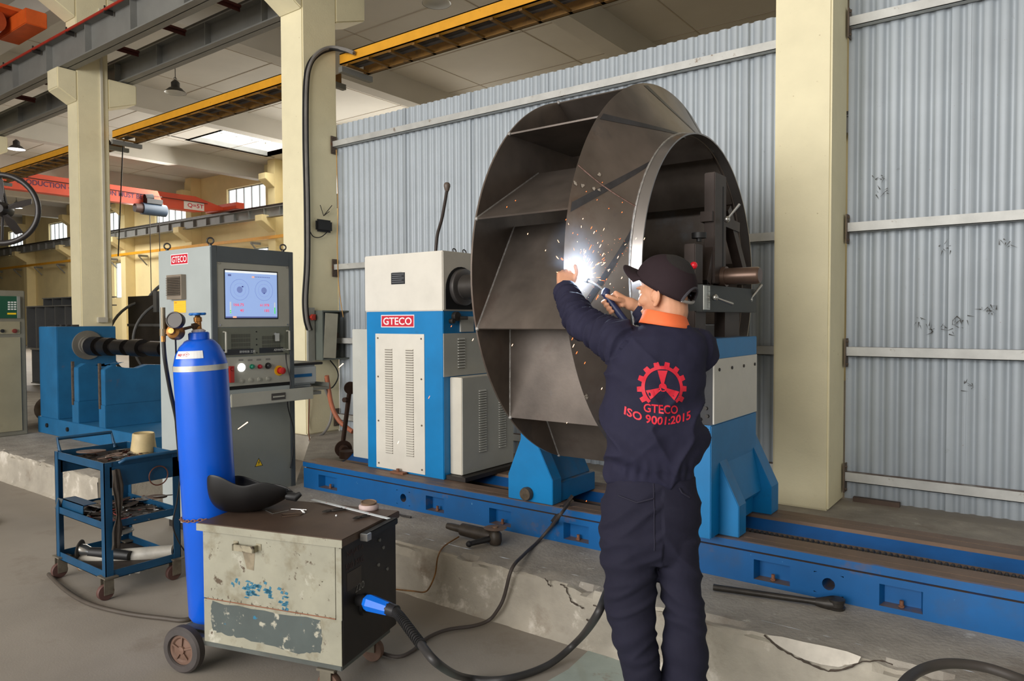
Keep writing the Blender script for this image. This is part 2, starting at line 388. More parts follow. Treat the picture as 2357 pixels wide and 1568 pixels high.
# roof monitor over the far bay: upstand walls with glazed frames and a grey rail
mo = MB(); x0, x1, y0, y1 = SKY
for a in ((x0 - .1, x0, y0 - .1, y1 + .1), (x1, x1 + .1, y0 - .1, y1 + .1), (x0, x1, y0 - .1, y0), (x0, x1, y1, y1 + .1)): mo.box(*a, zc, zc + 0.42)
mo.box(x0 - .3, x1 + .3, y0 - .3, y1 + .3, zc + 1.10, zc + 1.2)
o = mo.build('ceiling_monitor', CEIL); struct(o)
GLS = glow('daylit_pane', (246, 250, 252), 1.6)
fr = mat('window_frame_paint', (170, 176, 176), 0.5, var=0.03)
f = MB()
for k in range(8):
    x = x0 + (x1 - x0) * k / 7
    f.box(x - .045, x + .045, y1 - .02, y1 + .05, zc + .42, zc + 1.10)
for k in range(6):
    y = y0 + (y1 - y0) * k / 5
    f.box(x0 - .05, x0 + .02, y - .045, y + .045, zc + .42, zc + 1.10); f.box(x1 - .02, x1 + .05, y - .045, y + .045, zc + .42, zc + 1.10)
o = f.build('window_roof_frame', fr); struct(o)
g = MB().box(x0, x1, y1 + .05, y1 + .06, zc + .42, zc + 1.10).box(x0, x1, y0 - .06, y0 - .05, zc + .42, zc + 1.10).box(x0 - .07, x0 - .06, y0, y1, zc + .42, zc + 1.10).box(x1 + .06, x1 + .07, y0, y1, zc + .42, zc + 1.10)
o = g.build('window_roof_glass', GLS); struct(o)
o = MB().box(x0 + .01, x0 + .09, y0 - 1.2, y1 + .3, zc + .0, zc + .14).build('trim_1', GIRD); struct(o)

# ================================================================ outer walls
YW = 15.0
wins = []
for p in (-20.8, -25.95, -31.1, -36.2, -41.3, -15.7): wins.append((p - 3.25, p - 0.90, 4.95, 6.22))
wl = [(-32.75, -31.35, 2.45, 4.0), (-27.6, -26.2, 2.45, 4.0), (-22.4, -21.05, 2.45, 4.0)]
def wall_x(y, t, xa, xb, za, zb, holes, m_, name, side=1):
    """wall along x with rectangular holes"""
    xs = sorted(set([xa, xb] + [h[0] for h in holes] + [h[1] for h in holes])); zs = sorted(set([za, zb] + [h[2] for h in holes] + [h[3] for h in holes]))
    b = MB()
    for i in range(len(xs) - 1):
        for j in range(len(zs) - 1):
            cx_, cz_ = (xs[i] + xs[i + 1]) / 2, (zs[j] + zs[j + 1]) / 2
            if any(h[0] < cx_ < h[1] and h[2] < cz_ < h[3] for h in holes): continue
            b.box(xs[i], xs[i + 1], y, y + t, zs[j], zs[j + 1])
    o = b.build(name, m_); struct(o); return o
wall_x(YW, 0.25, -62, 6, 0, zc, wins + wl, PIL2, 'wall_far')
for i, (xa, xb, za, zb) in enumerate(wins + wl):
    f = MB(); t = 0.04
    f.box(xa, xb, YW + .08, YW + .12, za, za + t).box(xa, xb, YW + .08, YW + .12, zb - t, zb)
    nx = 5 if i < len(wins) else 2
    for k in range(nx + 1):
        x = xa + (xb - xa) * k / nx; f.box(x - t / 2, x + t / 2, YW + .08, YW + .12, za, zb)
    w_ = f.build('window_%d' % (i + 1), fr); struct(w_)
    o = MB().box(xa, xb, YW + .14, YW + .15, za, zb).build('pane', GLS, w_, world=True)
struct(MB().box(-62.2, -62, -10, 16, 0, zc).build('wall_left', PIL2))
struct(MB().box(-62, -9.5, -10.2, -10, 0, zc).box(2.5, 12, -10.2, -10, 0, zc).box(-9.5, 2.5, -10.2, -10, 6.0, zc).build('wall_near', PIL2))
struct(MB().box(12, 12.2, -1, 16, 0, zc).box(12, 12.2, -10, -1, 5.2, zc).build('wall_right', PIL2))
# far pillars with corbels, in the far wall
for i, xc in enumerate((-15.7, -20.8, -25.95, -31.1, -36.2, -41.3)):
    b = MB().box(xc - .2, xc + .2, 14.6, YW, ZP, zc)
    b.prism([(14.6, 4.4), (14.1, 4.72), (14.1, 4.92), (14.6, 4.92)], (xc - .2, 0, 0), (0, 1, 0), (0, 0, 1), (.4, 0, 0))
    b.prism([(14.6, 5.85), (14.25, 6.1), (14.25, 6.3), (14.6, 6.3)], (xc - .2, 0, 0), (0, 1, 0), (0, 0, 1), (.4, 0, 0))
    o = b.build('pillar', PIL2, bevel=0.01); struct(o)

# ================================================================ corrugated sheet partition between pillars
def corrugated(x0, x1, y, z0, z1, joints, skew=0.0):
    p = 0.0835; d = 0.016; b = MB(); xs = []
    x = x0; k = 0; prof = [(0, 0), (0.40, 0), (0.50, -d * .3), (0.58, -d * .85), (0.66, -d), (0.76, -d), (0.84, -d * .85), (0.92, -d * .3)]
    n = int((x1 - x0) / p) + 1
    for i in range(n):
        for a, h in prof:
            xx = x0 + (i + a) * p
            if xx > x1: break
            off = -0.006 if any(j < xx < j + 0.10 for j in joints) else 0
            xs.append((xx, y - h * 1.0 + off, i))
    t = 0.0012; m_ = len(xs); vs_ = []
    for (xx, yy, i) in xs:
        jit = 0.004 * sin(i * 1.9) + 0.003 * sin(i * 0.7)
        vs_ += [(xx, yy, z0 + jit), (xx, yy, z1), (xx, yy + t, z0 + jit), (xx, yy + t, z1)]
    fs = []
    for i in range(m_ - 1):
        a, c = 4 * i, 4 * i + 4
        fs += [(a, c, c + 1, a + 1), (a + 2, a + 3, c + 3, c + 2), (a + 1, c + 1, c + 3, a + 3), (a, a + 2, c + 2, c)]
    b.add(vs_, fs)
    for j in joints: b.box(j + 0.098, j + 0.102, y - 0.008, y - 0.004, z0, z1)
    return b
YS = 5.20
TOPZ = at(785, 285, y=YS).z; TOPZ2 = at(1780, 40, y=YS).z
b = corrugated(-6.22, -1.40, YS, ZP - 0.01, (TOPZ + TOPZ2) / 2, [at(919, 500, y=YS).x, at(1066, 500, y=YS).x, at(1240, 200, y=YS).x, at(1690, 300, y=YS).x])
o = b.build('wall_sheet', SHEET, recalc=False, smooth=50); struct(o); tag(o, 'grey corrugated sheet metal wall behind the balancing machine', 'sheet wall', kind='structure')
b = corrugated(-1.09, 3.9, YS, ZP - 0.01, 4.6, [at(2185, 500, y=YS).x])
o = b.build('wall_sheet', SHEET, recalc=False, smooth=50); tag(o, 'grey corrugated sheet metal wall right of the cream pillar', 'sheet wall', kind='structure')
def purlin(x0, x1, z, lab):
    t = thing('wall_rail', lab, 'rail', ((x0 + x1) / 2, YS - 0.03, z), group='galvanised rails across the sheet walls')
    b = MB(); y0, y1 = YS - 0.075, YS - 0.02; h = 0.058
    b.box(x0, x1, y0, y1, z, z + 0.004).box(x0, x1, y0, y0 + 0.004, z - h, z).box(x0, x1, y0, y1, z - h, z - h + 0.004)
    b.build('channel', RAIL, t, world=True)
    for xe, s in ((x0, 1), (x1, -1)):
        q = MB().box(xe, xe + s * 0.008, y0 - 0.02, y1, z - 0.13, z + 0.06)
        for zz in (z - 0.11, z + 0.04): q.cyl((xe, y0, zz), (xe + s * 0.02, y0, zz), 0.009, n=6)
        q.build('end_plate', mat('rusty_plate', (110, 96, 84), 0.6, 0.3, var=0.12, dirt=((110, 66, 44), 0.3, 14)), t, world=True)
rz = [at(1780, 95, y=YS - .07).z, at(1750, 538, y=YS - .07).z, at(1760, 798, y=YS - .07).z, at(1945, 1088, y=YS - .07).z]
nm = ['top', 'second', 'third', 'lowest']
for i, z in enumerate(rz): purlin(-6.21, -1.42, z, '%s galvanised rail across the sheet wall behind the big fan wheel' % nm[i])
rz2 = [at(1950, 42, y=YS - .07).z, at(1945, 515, y=YS - .07).z, at(1945, 800, y=YS - .07).z, at(1945, 1088, y=YS - .07).z]
for i, z in enumerate(rz2): purlin(-1.08, 3.8, z, '%s galvanised rail on the sheet wall right of the cream pillar' % nm[i])
# smears and scratches on the right sheets
sm = MB(); rnd = random.Random(4)
for (px, py) in ((2120, 740), (2150, 758), (2180, 762), (2205, 748), (2215, 735), (2270, 710), (2285, 715), (2020, 410), (2030, 440), (2225, 890), (2175, 570), (2313, 560)):
    for k in range(7):
        a = at(px + rnd.uniform(-14, 14), py + rnd.uniform(-10, 10), y=YS - 0.0155); an = rnd.uniform(0, 6.28); L_ = rnd.uniform(.01, .04); w_ = rnd.uniform(.001, .0035)
        sm.prism([(-w_, -w_), (L_, 0), (-w_, w_)], a, (cos(an), 0, sin(an)), (-sin(an), 0, cos(an)), (0, -0.0004, 0))
o = sm.build('wall_scuffs', mat('scuff_grime', (74, 72, 70), 0.8, var=0.1)); struct(o)

# ================================================================ girders
def ibeam(name, lab, x0, x1, yc, z0, z1, fw, ribs, m_, top_rail=True, ribx=None):
    t = thing(name, lab, 'girder', ((x0 + x1) / 2, yc, z0))
    b = MB().box(x0, x1, yc - fw / 2, yc + fw / 2, z0, z0 + .018).box(x0, x1, yc - fw / 2, yc + fw / 2, z1 - .018, z1).box(x0, x1, yc - .006, yc + .006, z0, z1)
    x = x0 + (ribx or 0)
    while x < x1:
        b.box(x - .005, x + .005, yc - fw / 2 + .008, yc + fw / 2 - .008, z0 + .018, z1 - .018); x += ribs
    b.build('beam', m_, t, world=True)
    if top_rail: MB().box(x0, x1, yc - .035, yc + .035, z1, z1 + .04).box(x0, x1, yc - .02, yc + .02, z1 + .04, z1 + .09).build('crane_rail', DST, t, world=True)
    return t
g1 = ibeam('crane_girder', 'grey crane girder nearest the camera, along the near side brackets', -30, 4.3, 4.64, 5.12, 5.56, 0.20, 1.27, GIRD, ribx=0.3)
g2 = ibeam('crane_girder', 'grey crane girder behind the pillar row, on the far side brackets', -30, 4.3, 5.50, 5.13, 5.47, 0.20, 1.27, GIRD, ribx=0.55)
g3 = ibeam('crane_girder', 'distant grey crane girder along the yellow far wall', -50, 0, 14.36, 4.84, 5.16, 0.2, 0.86, GIRD)
# red conductor pipe on the near girder
pa, pb = at(0, 160, y=4.54), at(290, 2, y=4.54)
zz = (pa.z + pb.z) / 2
t = thing('conductor_rail', 'thin red conductor rail running along the near crane girder', 'rail', (-12, 4.5, zz))
MB().cyl((-30, 4.5, zz), (4, 4.5, zz), 0.018, n=10).build('pipe', mat('red_rail_paint', (170, 48, 34), 0.5, var=0.08), t, world=True)
for k in range(30): x = -29.5 + k * 1.15; MB().box(x - .012, x + .012, 4.49, 4.60, zz - .05, zz + .01).cyl((x, 4.5, zz - .03), (x, 4.5, zz + .05), .012, n=8).build('clip', DST, t, world=True)
# braces between the two girders
for k, (x, w_) in enumerate(((-7.0, 'nearest the cable pillar'), (-8.3, 'second left of the cable pillar'), (-9.6, 'third left of the cable pillar'), (-10.9, 'just right of the bracketed pillar'), (-12.6, 'just left of the bracketed pillar'), (-13.4, 'second left of the bracketed pillar'), (-14.65, 'close to the left photo edge'))):
    o = MB().box(x - .03, x + .03, 4.74, 5.40, 5.43, 5.46).box(x - .004, x + .004, 4.74, 5.40, 5.38, 5.43).build('girder_brace', DKR)
    tag(o, 'dark red cross brace between the overhead crane girders, %s' % w_, 'brace', 'dark red braces between crane girders')
# yellow conductor gantry along the pillars
def yellow_beam(x0, x1, y, z, lab):
    t = thing('cable_gantry', lab, 'gantry', ((x0 + x1) / 2, y, z))
    MB().box(x0, x1, y, y + .012, z, z + .115).box(x0, x1, y, y + .06, z + .105, z + .115).box(x0, x1, y, y + .06, z, z + .01).build('front_channel', YEL, t, world=True)
    b = MB().box(x0, x1, y + .34, y + .352, z - .03, z + .08).box(x0, x1, y + .30, y + .35, z - .03, z - .02)
    b.build('back_channel', YELD, t, world=True)
    x = x0 + .1
    while x < x1:
        MB().box(x - .018, x + .018, y + .01, y + .34, z - .03, z - .01).build('rung', YELD, t, world=True); x += .33
    for dy_, r_ in ((.12, .018), (.2, .025)): MB().cyl((x0, y + dy_, z + .03), (x1, y + dy_, z + .03), r_, n=8).build('cable_run', mat('gantry_cable', (70, 64, 60), 0.6, var=0.1), t, world=True)
    for xe in (x0, x1 - .06): MB().box(xe, xe + .06, y - .02, y + .42, z - .09, z - .03).build('bracket', GIRD, t, world=True)
    return t
zy = at(785, 155, y=5.3).z
yellow_beam(-6.21, -1.42, 5.24, zy, 'yellow cable gantry crossing the upper middle, right of the cable pillar')
yellow_beam(-11.42, -6.60, 5.24, zy, 'yellow cable gantry between the two left pillars')
yellow_beam(-16.6, -11.78, 5.24, zy, 'yellow cable gantry at the left edge, beyond the bracketed pillar')
yellow_beam(-1.08, 3.9, 5.24, zy, 'yellow cable gantry right of the cream pillar')
t = thing('cable_gantry', 'thin yellow rail along the far wall under the distant girder', 'gantry', (-28, 14.6, 4.2))
MB().box(-50, -5, 14.55, 14.6, 4.18, 4.28).build('front_channel', YEL, t, world=True)
for k in range(14): x = -48 + k * 2.6; MB().box(x - .03, x + .03, 14.6, 14.97, 4.08, 4.16).bar((x, 14.62, 4.1), (x, 14.95, 3.75), .04, .04).build('bracket', GIRD, t, world=True)
# ================================================================ balancing machine
BLUE = mat('machine_blue', (0, 120, 182), 0.38, var=0.05, vs_=4, dirt=[((40, 60, 84), 0.18, 3.5, 0.3), ((104, 84, 70), 0.08, 9, 0.06)], dust=((96, 84, 74), 0.6))
BEDB = mat('bed_blue', (4, 88, 150), 0.42, var=0.07, vs_=3, dirt=[((64, 76, 90), 0.42, 2.4, 0.3), ((104, 86, 74), 0.24, 5, 0.15), ((96, 150, 190), 0.05, 30, 0.02)], dust=((104, 86, 72), 0.8))
WAY = mat('rusty_machined_way', (118, 96, 80), 0.5, 0.25, var=0.10, vs_=5, dirt=[((82, 64, 54), 0.35, 4, 0.3)])
WHT = mat('machine_cream', (214, 209, 198), 0.42, var=0.03, vs_=5, dirt=[((170, 150, 120), 0.06, 4, 0.2)])
WHT2 = mat('cover_grey', (184, 184, 176), 0.45, var=0.03, vs_=5, dirt=[((140, 120, 96), 0.08, 6, 0.15)])
STEEL = mat('mill_scale_steel', (122, 110, 101), 0.34, 0.55, var=0.20, vs_=2.2, dirt=[((104, 78, 64), 0.36, 3, 0.3), ((62, 66, 78), 0.34, 2.4, 0.25), ((140, 130, 122), 0.08, 6, 0.2)], bump=0.03, bs=90)
WELD = mat('weld_bead', (176, 172, 168), 0.35, 0.6, var=0.15, vs_=50, bump=0.5, bs=200)
RUSTB = mat('rust_bolt', (128, 84, 60), 0.7, var=0.12)
BY0, BY1, BZ = 3.26, 3.90, 0.455
XB0, XB1 = at(699, 1085, y=BY0).x, 3.6
t = thing('machine_bed', 'long low blue machine bed with brown rails lying on the concrete plinth', 'machine bed', ((XB0 + XB1) / 2, 3.58, ZP))
BED = t
pk = []
for (pa_, pb_) in (((733, 1090), (776, 1133)), ((980, 1140), (1022, 1180)), ((1126, 1168), (1176, 1208)), ((1297, 1204), (1355, 1246)), ((1735, 1290), (1818, 1336)), ((2024, 1350), (2124, 1412))):
    a = at(*pa_, y=BY0); c = at(*pb_, y=BY0); pk.append((a.x, c.x, 0.288, 0.378))
holes = [(at(928, 1143, y=BY0), 0.026), (at(1907, 1340, y=BY0), 0.026)]
xs = sorted(set([XB0, XB1] + [v for p in pk for v in p[:2]] + [h[0].x + s * 0.06 for h in holes for s in (-1, 1)]))
zs = [ZP, 0.288, 0.378, 0.408]
b = MB()
for i in range(len(xs) - 1):
    for j in range(3):
        xm = (xs[i] + xs[i + 1]) / 2
        if j == 1 and any(p[0] < xm < p[1] for p in pk): continue
        if j == 1 and any(abs(h[0].x - xm) < 0.05 for h in holes): continue
        b.add([(xs[i], BY0, zs[j]), (xs[i + 1], BY0, zs[j]), (xs[i + 1], BY0, zs[j + 1]), (xs[i], BY0, zs[j + 1])], [(0, 1, 2, 3)])
for h, r in holes:          # a cell with a round hole and its bore
    cx_, cz_ = h.x, 0.333; n = 32; ci = []; sq = []
    for k in range(n):
        a = 2 * pi * k / n; c_, s_ = cos(a), sin(a); m_ = min(0.06 / max(abs(c_), 1e-6), 0.045 / max(abs(s_), 1e-6))
        ci.append((cx_ + r * c_, BY0, cz_ + r * s_)); sq.append((cx_ + m_ * c_, BY0, cz_ + m_ * s_))
    inn = [(x, BY0 + .12, z) for x, y, z in ci]
    b.add(ci + sq, [(k, (k + 1) % n, n + (k + 1) % n, n + k) for k in range(n)])
    for ex in (-1, 1):
        for ez in (-1, 1):
            pass
    b.add(ci + inn, [(k, (k + 1) % n, n + (k + 1) % n, n + k) for k in range(n)]); b.add(inn, [tuple(range(n))])
    b.box(cx_ - .06, cx_ + .06, BY0 + .001, BY0 + .002, 0.288, 0.2885)
for p in pk:                # cast pockets
    x0, x1, z0, z1 = p; d = .05
    q = [(x0, BY0, z0), (x1, BY0, z0), (x1, BY0, z1), (x0, BY0, z1)]; q2 = [(x0 + .012, BY0 + d, z0 + .004), (x1 - .012, BY0 + d, z0 + .004), (x1 - .012, BY0 + d, z1 - .012), (x0 + .012, BY0 + d, z1 - .012)]
    b.add(q + q2, [(0, 1, 5, 4), (1, 2, 6, 5), (2, 3, 7, 6), (3, 0, 4, 7), (4, 5, 6, 7)])
# section of the bed: body, groove, front lip, ways, trough, rear way
sec = [(BY0, .408), (BY0 + .022, .410), (BY0 + .022, .416), (BY0 - .006, .418), (BY0 - .006, BZ - .004), (BY0, BZ)]
def sweep(bb, s_, x0, x1, mi):
    bb.cur = mi; n = len(s_)
    bb.add([(x, y, z) for x in (x0, x1) for y, z in s_], [(i, i + 1, n + i + 1, n + i) for i in range(n - 1)])
sweep(b, sec, XB0, XB1, 0)
sweep(b, [(BY0, BZ), (BY0 + .055, BZ), (BY0 + .055, BZ - .02), (BY0 + .062, BZ - .02), (BY0 + .062, BZ), (BY0 + .15, BZ), (BY0 + .165, BZ - .02)], XB0, XB1, 1)
sweep(b, [(BY0 + .165, BZ - .02), (BY0 + .26, .385), (BY0 + .31, .385)], XB0, XB1, 1)
sweep(b, [(BY0 + .31, .385), (BY0 + .34, .385), (BY0 + .40, .40)], XB0, XB1, 1)
sweep(b, [(BY0 + .40, .40), (BY0 + .47, BZ - .015)], XB0, XB1, 2)
sweep(b, [(BY0 + .47, BZ - .015), (BY0 + .48, BZ), (BY0 + .56, BZ), (BY0 + .56, BZ - .02), (BY0 + .567, BZ - .02), (BY0 + .567, BZ), (BY1, BZ), (BY1, BZ - .04)], XB0, XB1, 1)
sweep(b, [(BY1, BZ - .04), (BY1, ZP)], XB0, XB1, 0)
b.cur = 0; b.add([(XB0, y, z) for y, z in [(BY0, ZP)] + sec + [(BY0 + .165, BZ - .02), (BY0 + .26, .385), (BY0 + .40, .40), (BY0 + .48, BZ), (BY1, BZ), (BY1, ZP)]], [tuple(range(13))])
bedm = b.build('bed_casting', [BEDB, WAY, mat('trough_blue', (10, 84, 150), .45, var=.08, dirt=((96, 82, 72), .25, 4, .3))], t, world=True, recalc=False)
r = MB()                    # toothed rack in the trough
yr = BY0 + .335; r.box(XB0 + .1, XB1, yr - .018, yr + .018, .385, .402)
x = -2.0
while x < XB1: r.prism([(-.009, 0), (.009, 0), (.004, .009), (-.004, .009)], (x, yr - .018, .402), (1, 0, 0), (0, 0, 1), (0, .036, 0)); x += .024
r.build('gear_rack', mat('oily_rack', (66, 60, 50), 0.45, 0.4, var=0.1), t, world=True)
for i, p in enumerate(pk):
    xm = (p[0] + p[1]) / 2
    MB().cyl((xm, BY0 + .024, ZP + .02), (xm, BY0 + .024, .318), .008, n=12).cyl((xm, BY0 + .024, .292), (xm, BY0 + .024, .299), .012, n=6).build('anchor_bolt', RUSTB, t, world=True)
a = at(1795, 1200, y=BY0 + .36); c = at(1925, 1229, y=BY0 + .36)
o = MB().tube([(a.x, BY0 + .30, .392), (a.x + .3, BY0 + .29, .392)], .005, 8).build('steel_rod', CHR); tag(o, 'bright thin steel rod lying in the bed trough in front of the cream pillar', 'rod')

# ---------------------------------------------------------------- headstock
h0 = at(1022, 1105, z=BZ); YH, XH = h0.y, h0.x
XL = at(845, 900, y=YH).x; ZT = at(1000, 578, y=YH).z; ZM = at(1003, 716, y=YH).z; YHB = YH + .58
t = thing('balancing_headstock', 'tall cream and blue headstock cabinet with GTECO plate at left end of the blue bed', 'machine headstock', ((XL + XH) / 2, YH + .3, BZ))
HEADT = t
MB().box(XL, XH, YH, YHB, BZ, ZM).build('lower_housing', BLUE, t, world=True, bevel=.004)
b = MB().box(XL - .01, XH + .005, YH - .006, YHB, ZM, ZT)
b.build('upper_housing', WHT, t, world=True, bevel=.006)
# spindle recess with round top, on the right side
ysp = 3.5 + .0; rec = MB(); yc, r0 = 3.56, .15
poly = [(yc - r0, ZM + .01)] + [(yc + r0 * cos(pi - pi * k / 14), 1.66 + r0 * sin(pi * k / 14)) for k in range(15)] + [(yc + r0, ZM + .01)]
rec.prism(poly, (XH + .006, 0, 0), (0, 1, 0), (0, 0, 1), (.003, 0, 0)).build('spindle_recess', mat('recess_black', (14, 13, 14), 0.7, var=0), t, world=True)
fl = MB().lathe((XH + .01, 3.56, 1.678), (1, 0, 0), [(0, 0), (0, .118), (.03, .118), (.035, .11), (.035, .08), (.12, .08), (.12, .0)], 36)
fl.build('spindle_flange', mat('flange_steel', (110, 106, 104), .35, .7, var=.06), t, world=True, smooth=True)
MB().box(XH + .006, XH + .010, YH + .115, YH + .128, 1.60, 1.70).build('name_strip', mat('strip_brown', (92, 60, 56), .5), t, world=True)
def louvre_panel(parent, o, u, w, n, W_, H_, cols, z0, z1, rows, cw, m_, name='louvred_panel', screws=True):
    o, u, w, n = V(o), V(u), V(w), V(n)
    b = MB().prism([(0, 0), (W_, 0), (W_, H_), (0, H_)], o, u, w, n * .004)
    dz = (z1 - z0) / rows
    for c_ in cols:
        for k in range(rows):
            zz = z0 + k * dz
            p = o + n * .004 + u * (c_ - cw / 2) + w * zz
            b.add([p, p + u * cw, p + u * cw + w * dz * .62, p + w * dz * .62, p + n * .009 + u * .003, p + n * .009 + u * (cw - .003)],
                  [(0, 1, 5, 4), (4, 5, 2, 3), (0, 4, 3), (1, 2, 5)])
    q = b.build(name, m_, parent, world=True)
    for c_ in cols:
        dk = MB()
        for k in range(rows):
            p = o + n * .0043 + u * (c_ - cw / 2) + w * (z0 + k * dz - dz * .30)
            dk.add([p, p + u * cw, p + u * cw + w * dz * .30, p + w * dz * .30], [(0, 1, 2, 3)])
        so = dk.build('louvre_gap', mat('louvre_dark', (92, 84, 70), .7, var=0), q, world=True)
    if screws:
        s_ = MB()
        for a in (.025, W_ - .025):
            for c_ in (.03, H_ * .35, H_ * .68, H_ - .03): s_.cyl(o + n * .004 + u * a + w * c_, o + n * .008 + u * a + w * c_, .006, n=8)
        s_.build('screws', mat('dull_screw', (110, 100, 88), .4, .5, var=0), q, world=True)
    return q
p0 = at(865, 768, y=YH); p1 = at(977, 768, y=YH); pb = at(867, 1080, y=YH)
louvre_panel(t, (p0.x, YH, BZ + .012), (1, 0, 0), (0, 0, 1), (0, -1, 0), p1.x - p0.x, p0.z - BZ - .012, [(p1.x - p0.x) * .28, (p1.x - p0.x) * .71], .11, .82, 44, .072, WHT)
# small foot stud at the panel bottom
o = MB().cyl((at(916, 1095, y=YH - .03).x, YH - .03, BZ), (at(916, 1095, y=YH - .03).x, YH - .03, BZ + .03), .012, n=12).box(-3.50, -3.38, YH - .05, YH - .01, BZ - .001, BZ + .012).build('floor_clamp', RUSTB, t, world=True)
lp = at(878, 755, y=YH); lq = at(954, 728, y=YH)
logo_plate(t, (lp.x, YH - .0005, lp.z + .004), (1, 0, 0), (0, 0, 1), lq.x - lp.x, .083)
a = at(901, 655, y=YH - .006); c = at(932, 627, y=YH - .006)
d = MB().box(a.x, c.x, YH - .009, YH - .006, a.z, c.z); dp = d.build('data_plate', mat('black_plate', (52, 54, 58), .35, .3, var=.1, vs_=40), t, world=True, label='small black data plate')
ln = MB()
for k in range(6): ln.box(a.x + .008, c.x - .008 - (.02 if k % 2 else 0), YH - .0095, YH - .009, a.z + .012 + k * .013, a.z + .014 + k * .013)
ln.build('plate_line', mat('plate_print', (140, 142, 146), .5, var=0), dp, world=True)
# right side covers
o1 = at(1020, 768, x=XH); o2 = at(1022, 868, x=XH)
louvre_panel(t, (XH, o1.y, o2.z), (0, 1, 0), (0, 0, 1), (1, 0, 0), .46, o1.z - o2.z, [.17], .05, .25, 11, .07, WHT2, screws=False)
cbx = MB().box(XH, XH + .10, YH + .06, YH + .60, BZ + .03, o2.z - .005).build('side_cover', mat('machine_cream2', (206, 200, 186), .45, var=.03, dirt=((150, 124, 96), .1, 6, .2)), t, world=True, bevel=.004)
louvre_panel(t, (XH + .10, YH + .062, BZ + .034), (0, 1, 0), (0, 0, 1), (1, 0, 0), .536, o2.z - BZ - .042, [.20, .41], .12, .53, 26, .075, WHT2, screws=False)
MB().box(XH - .02, XH + .16, YH + .02, YH + .66, BZ + .001, BZ + .028).build('base_skid', mat('oily_black', (40, 34, 30), .5, var=.1), t, world=True)
# left side cover
l0 = at(810, 760, y=YH + .05)
MB().box(l0.x, XL, YH + .05, YHB - .05, BZ + .04, at(810, 758, y=YH + .05).z).build('side_cover', WHT2, t, world=True, bevel=.004)
MB().box(XL - .035, XL + .2, YH + .02, YHB - .1, 1.55, ZT - .1).build('side_cover', WHT, t, world=True, bevel=.004)
# fittings on right of spindle, low
MB().cyl((XH, 3.50, 1.49), (XH + .03, 3.50, 1.49), .03, n=16).cyl((XH + .03, 3.52, 1.48), (XH + .06, 3.56, 1.48), .012, n=10).cyl((XH, 3.46, 1.46), (XH + .03, 3.46, 1.46), .016, n=12).build('brake_fitting', DST, t, world=True)
MB().box(XH, XH + .012, 3.55, 3.68, 1.39, 1.49).build('fitting_plate', WHT2, t, world=True)
# gear lever on top
lv = [at(1003, 579, x=XH - .12), at(1007, 540, x=XH - .12), at(1018, 500, x=XH - .12), at(1029, 437, x=XH - .12)]
lt = MB().tube(smooth_path(lv, 6), .0105, 10).build('gear_lever', mat('lever_black', (58, 50, 46), .5, .3, var=.05), t, world=True, smooth=True)
e = lv[-1]; MB().lathe(e - V((0, 0, .012)), (0, 0, 1), [(0, 0), (0, .010), (.012, .016), (.035, .022), (.048, .021), (.058, .014), (.062, 0)], 18).build('lever_knob', mat('knob_brown', (92, 80, 72), .45, var=.06), t, world=True, smooth=True)
for yy in (YH + .17, YH + .27):
    MB().ring((XH - .05, yy, ZT + .012), (1, 0, .3), .016, .004, 16, 6).build('lifting_eye', DST, t, world=True, smooth=True)

# ---------------------------------------------------------------- fan wheel being welded
AX, AZ = 3.5, 1.678
XBP, XSO, XSI, XRI = -2.11, -1.614, -1.449, -1.392
RO, RI = .973, .706
t = thing('fan_impeller', 'huge bare steel centrifugal fan wheel mounted on the blue balancing machine', 'fan wheel', ((XBP + XSI) / 2, AX, AZ))
C0 = (0, AX, AZ)
MB().lathe((XBP - .004, AX, AZ), (1, 0, 0), [(0, .09), (0, RO), (.009, RO), (.009, .09)], 128).build('back_plate', STEEL, t, world=True, smooth=30)
def cone(r0, x0, r1, x1, th, n=128): return [(x0, r0), (x1, r1), (x1, r1 + th), (x0, r0 + th)]
prof = [(XSO, RO), (XSO + .004, RO + .004)]
N_ = 10
for k in range(N_ + 1):
    s = k / N_; r_ = RO + (RI - RO) * s; xx = XSO + (XSI - XSO) * s + .010 * sin(pi * s) * -1 + .006
    prof.append((xx, r_))
prof2 = [(x - .006, r - .003) for x, r in prof[2:]][::-1]
MB().lathe((0, AX, AZ), (1, 0, 0), prof + prof2 + [(XSO, RO - .002), (XSO, RO)], 144).build('shroud', STEEL, t, world=True, smooth=35)
COLR = mat('collar_steel', (146, 140, 136), .25, .75, var=.08, vs_=3, dirt=[((140, 92, 72), .36, 1.6, .3)])
MB().lathe((0, AX, AZ), (1, 0, 0), [(XSI - .004, RI), (XSI - .004, RI + .007), (XRI, RI + .001), (XRI, RI - .006), (XSI - .004, RI)], 144).build('inlet_ring', COLR, t, world=True, smooth=30)
wb = MB()
n = 220
wb.tube([V((XSI + .004, AX + (RI + .006 + .0015 * random.Random(k).random()) * cos(2 * pi * k / n), AZ + (RI + .006) * sin(2 * pi * k / n))) for k in range(n)], [.0045 + .0018 * random.Random(k * 7).random() for k in range(n)], 6, closed=True)
wb.build('weld_seam', WELD, t, world=True, smooth=True, label='bright weld bead around the inlet ring')
BL = mat('blade_steel', (100, 91, 84), .40, .5, var=.18, vs_=3, dirt=[((76, 58, 50), .34, 4, .3), ((120, 128, 138), .22, 2.4, .3)], bump=.03, bs=80)
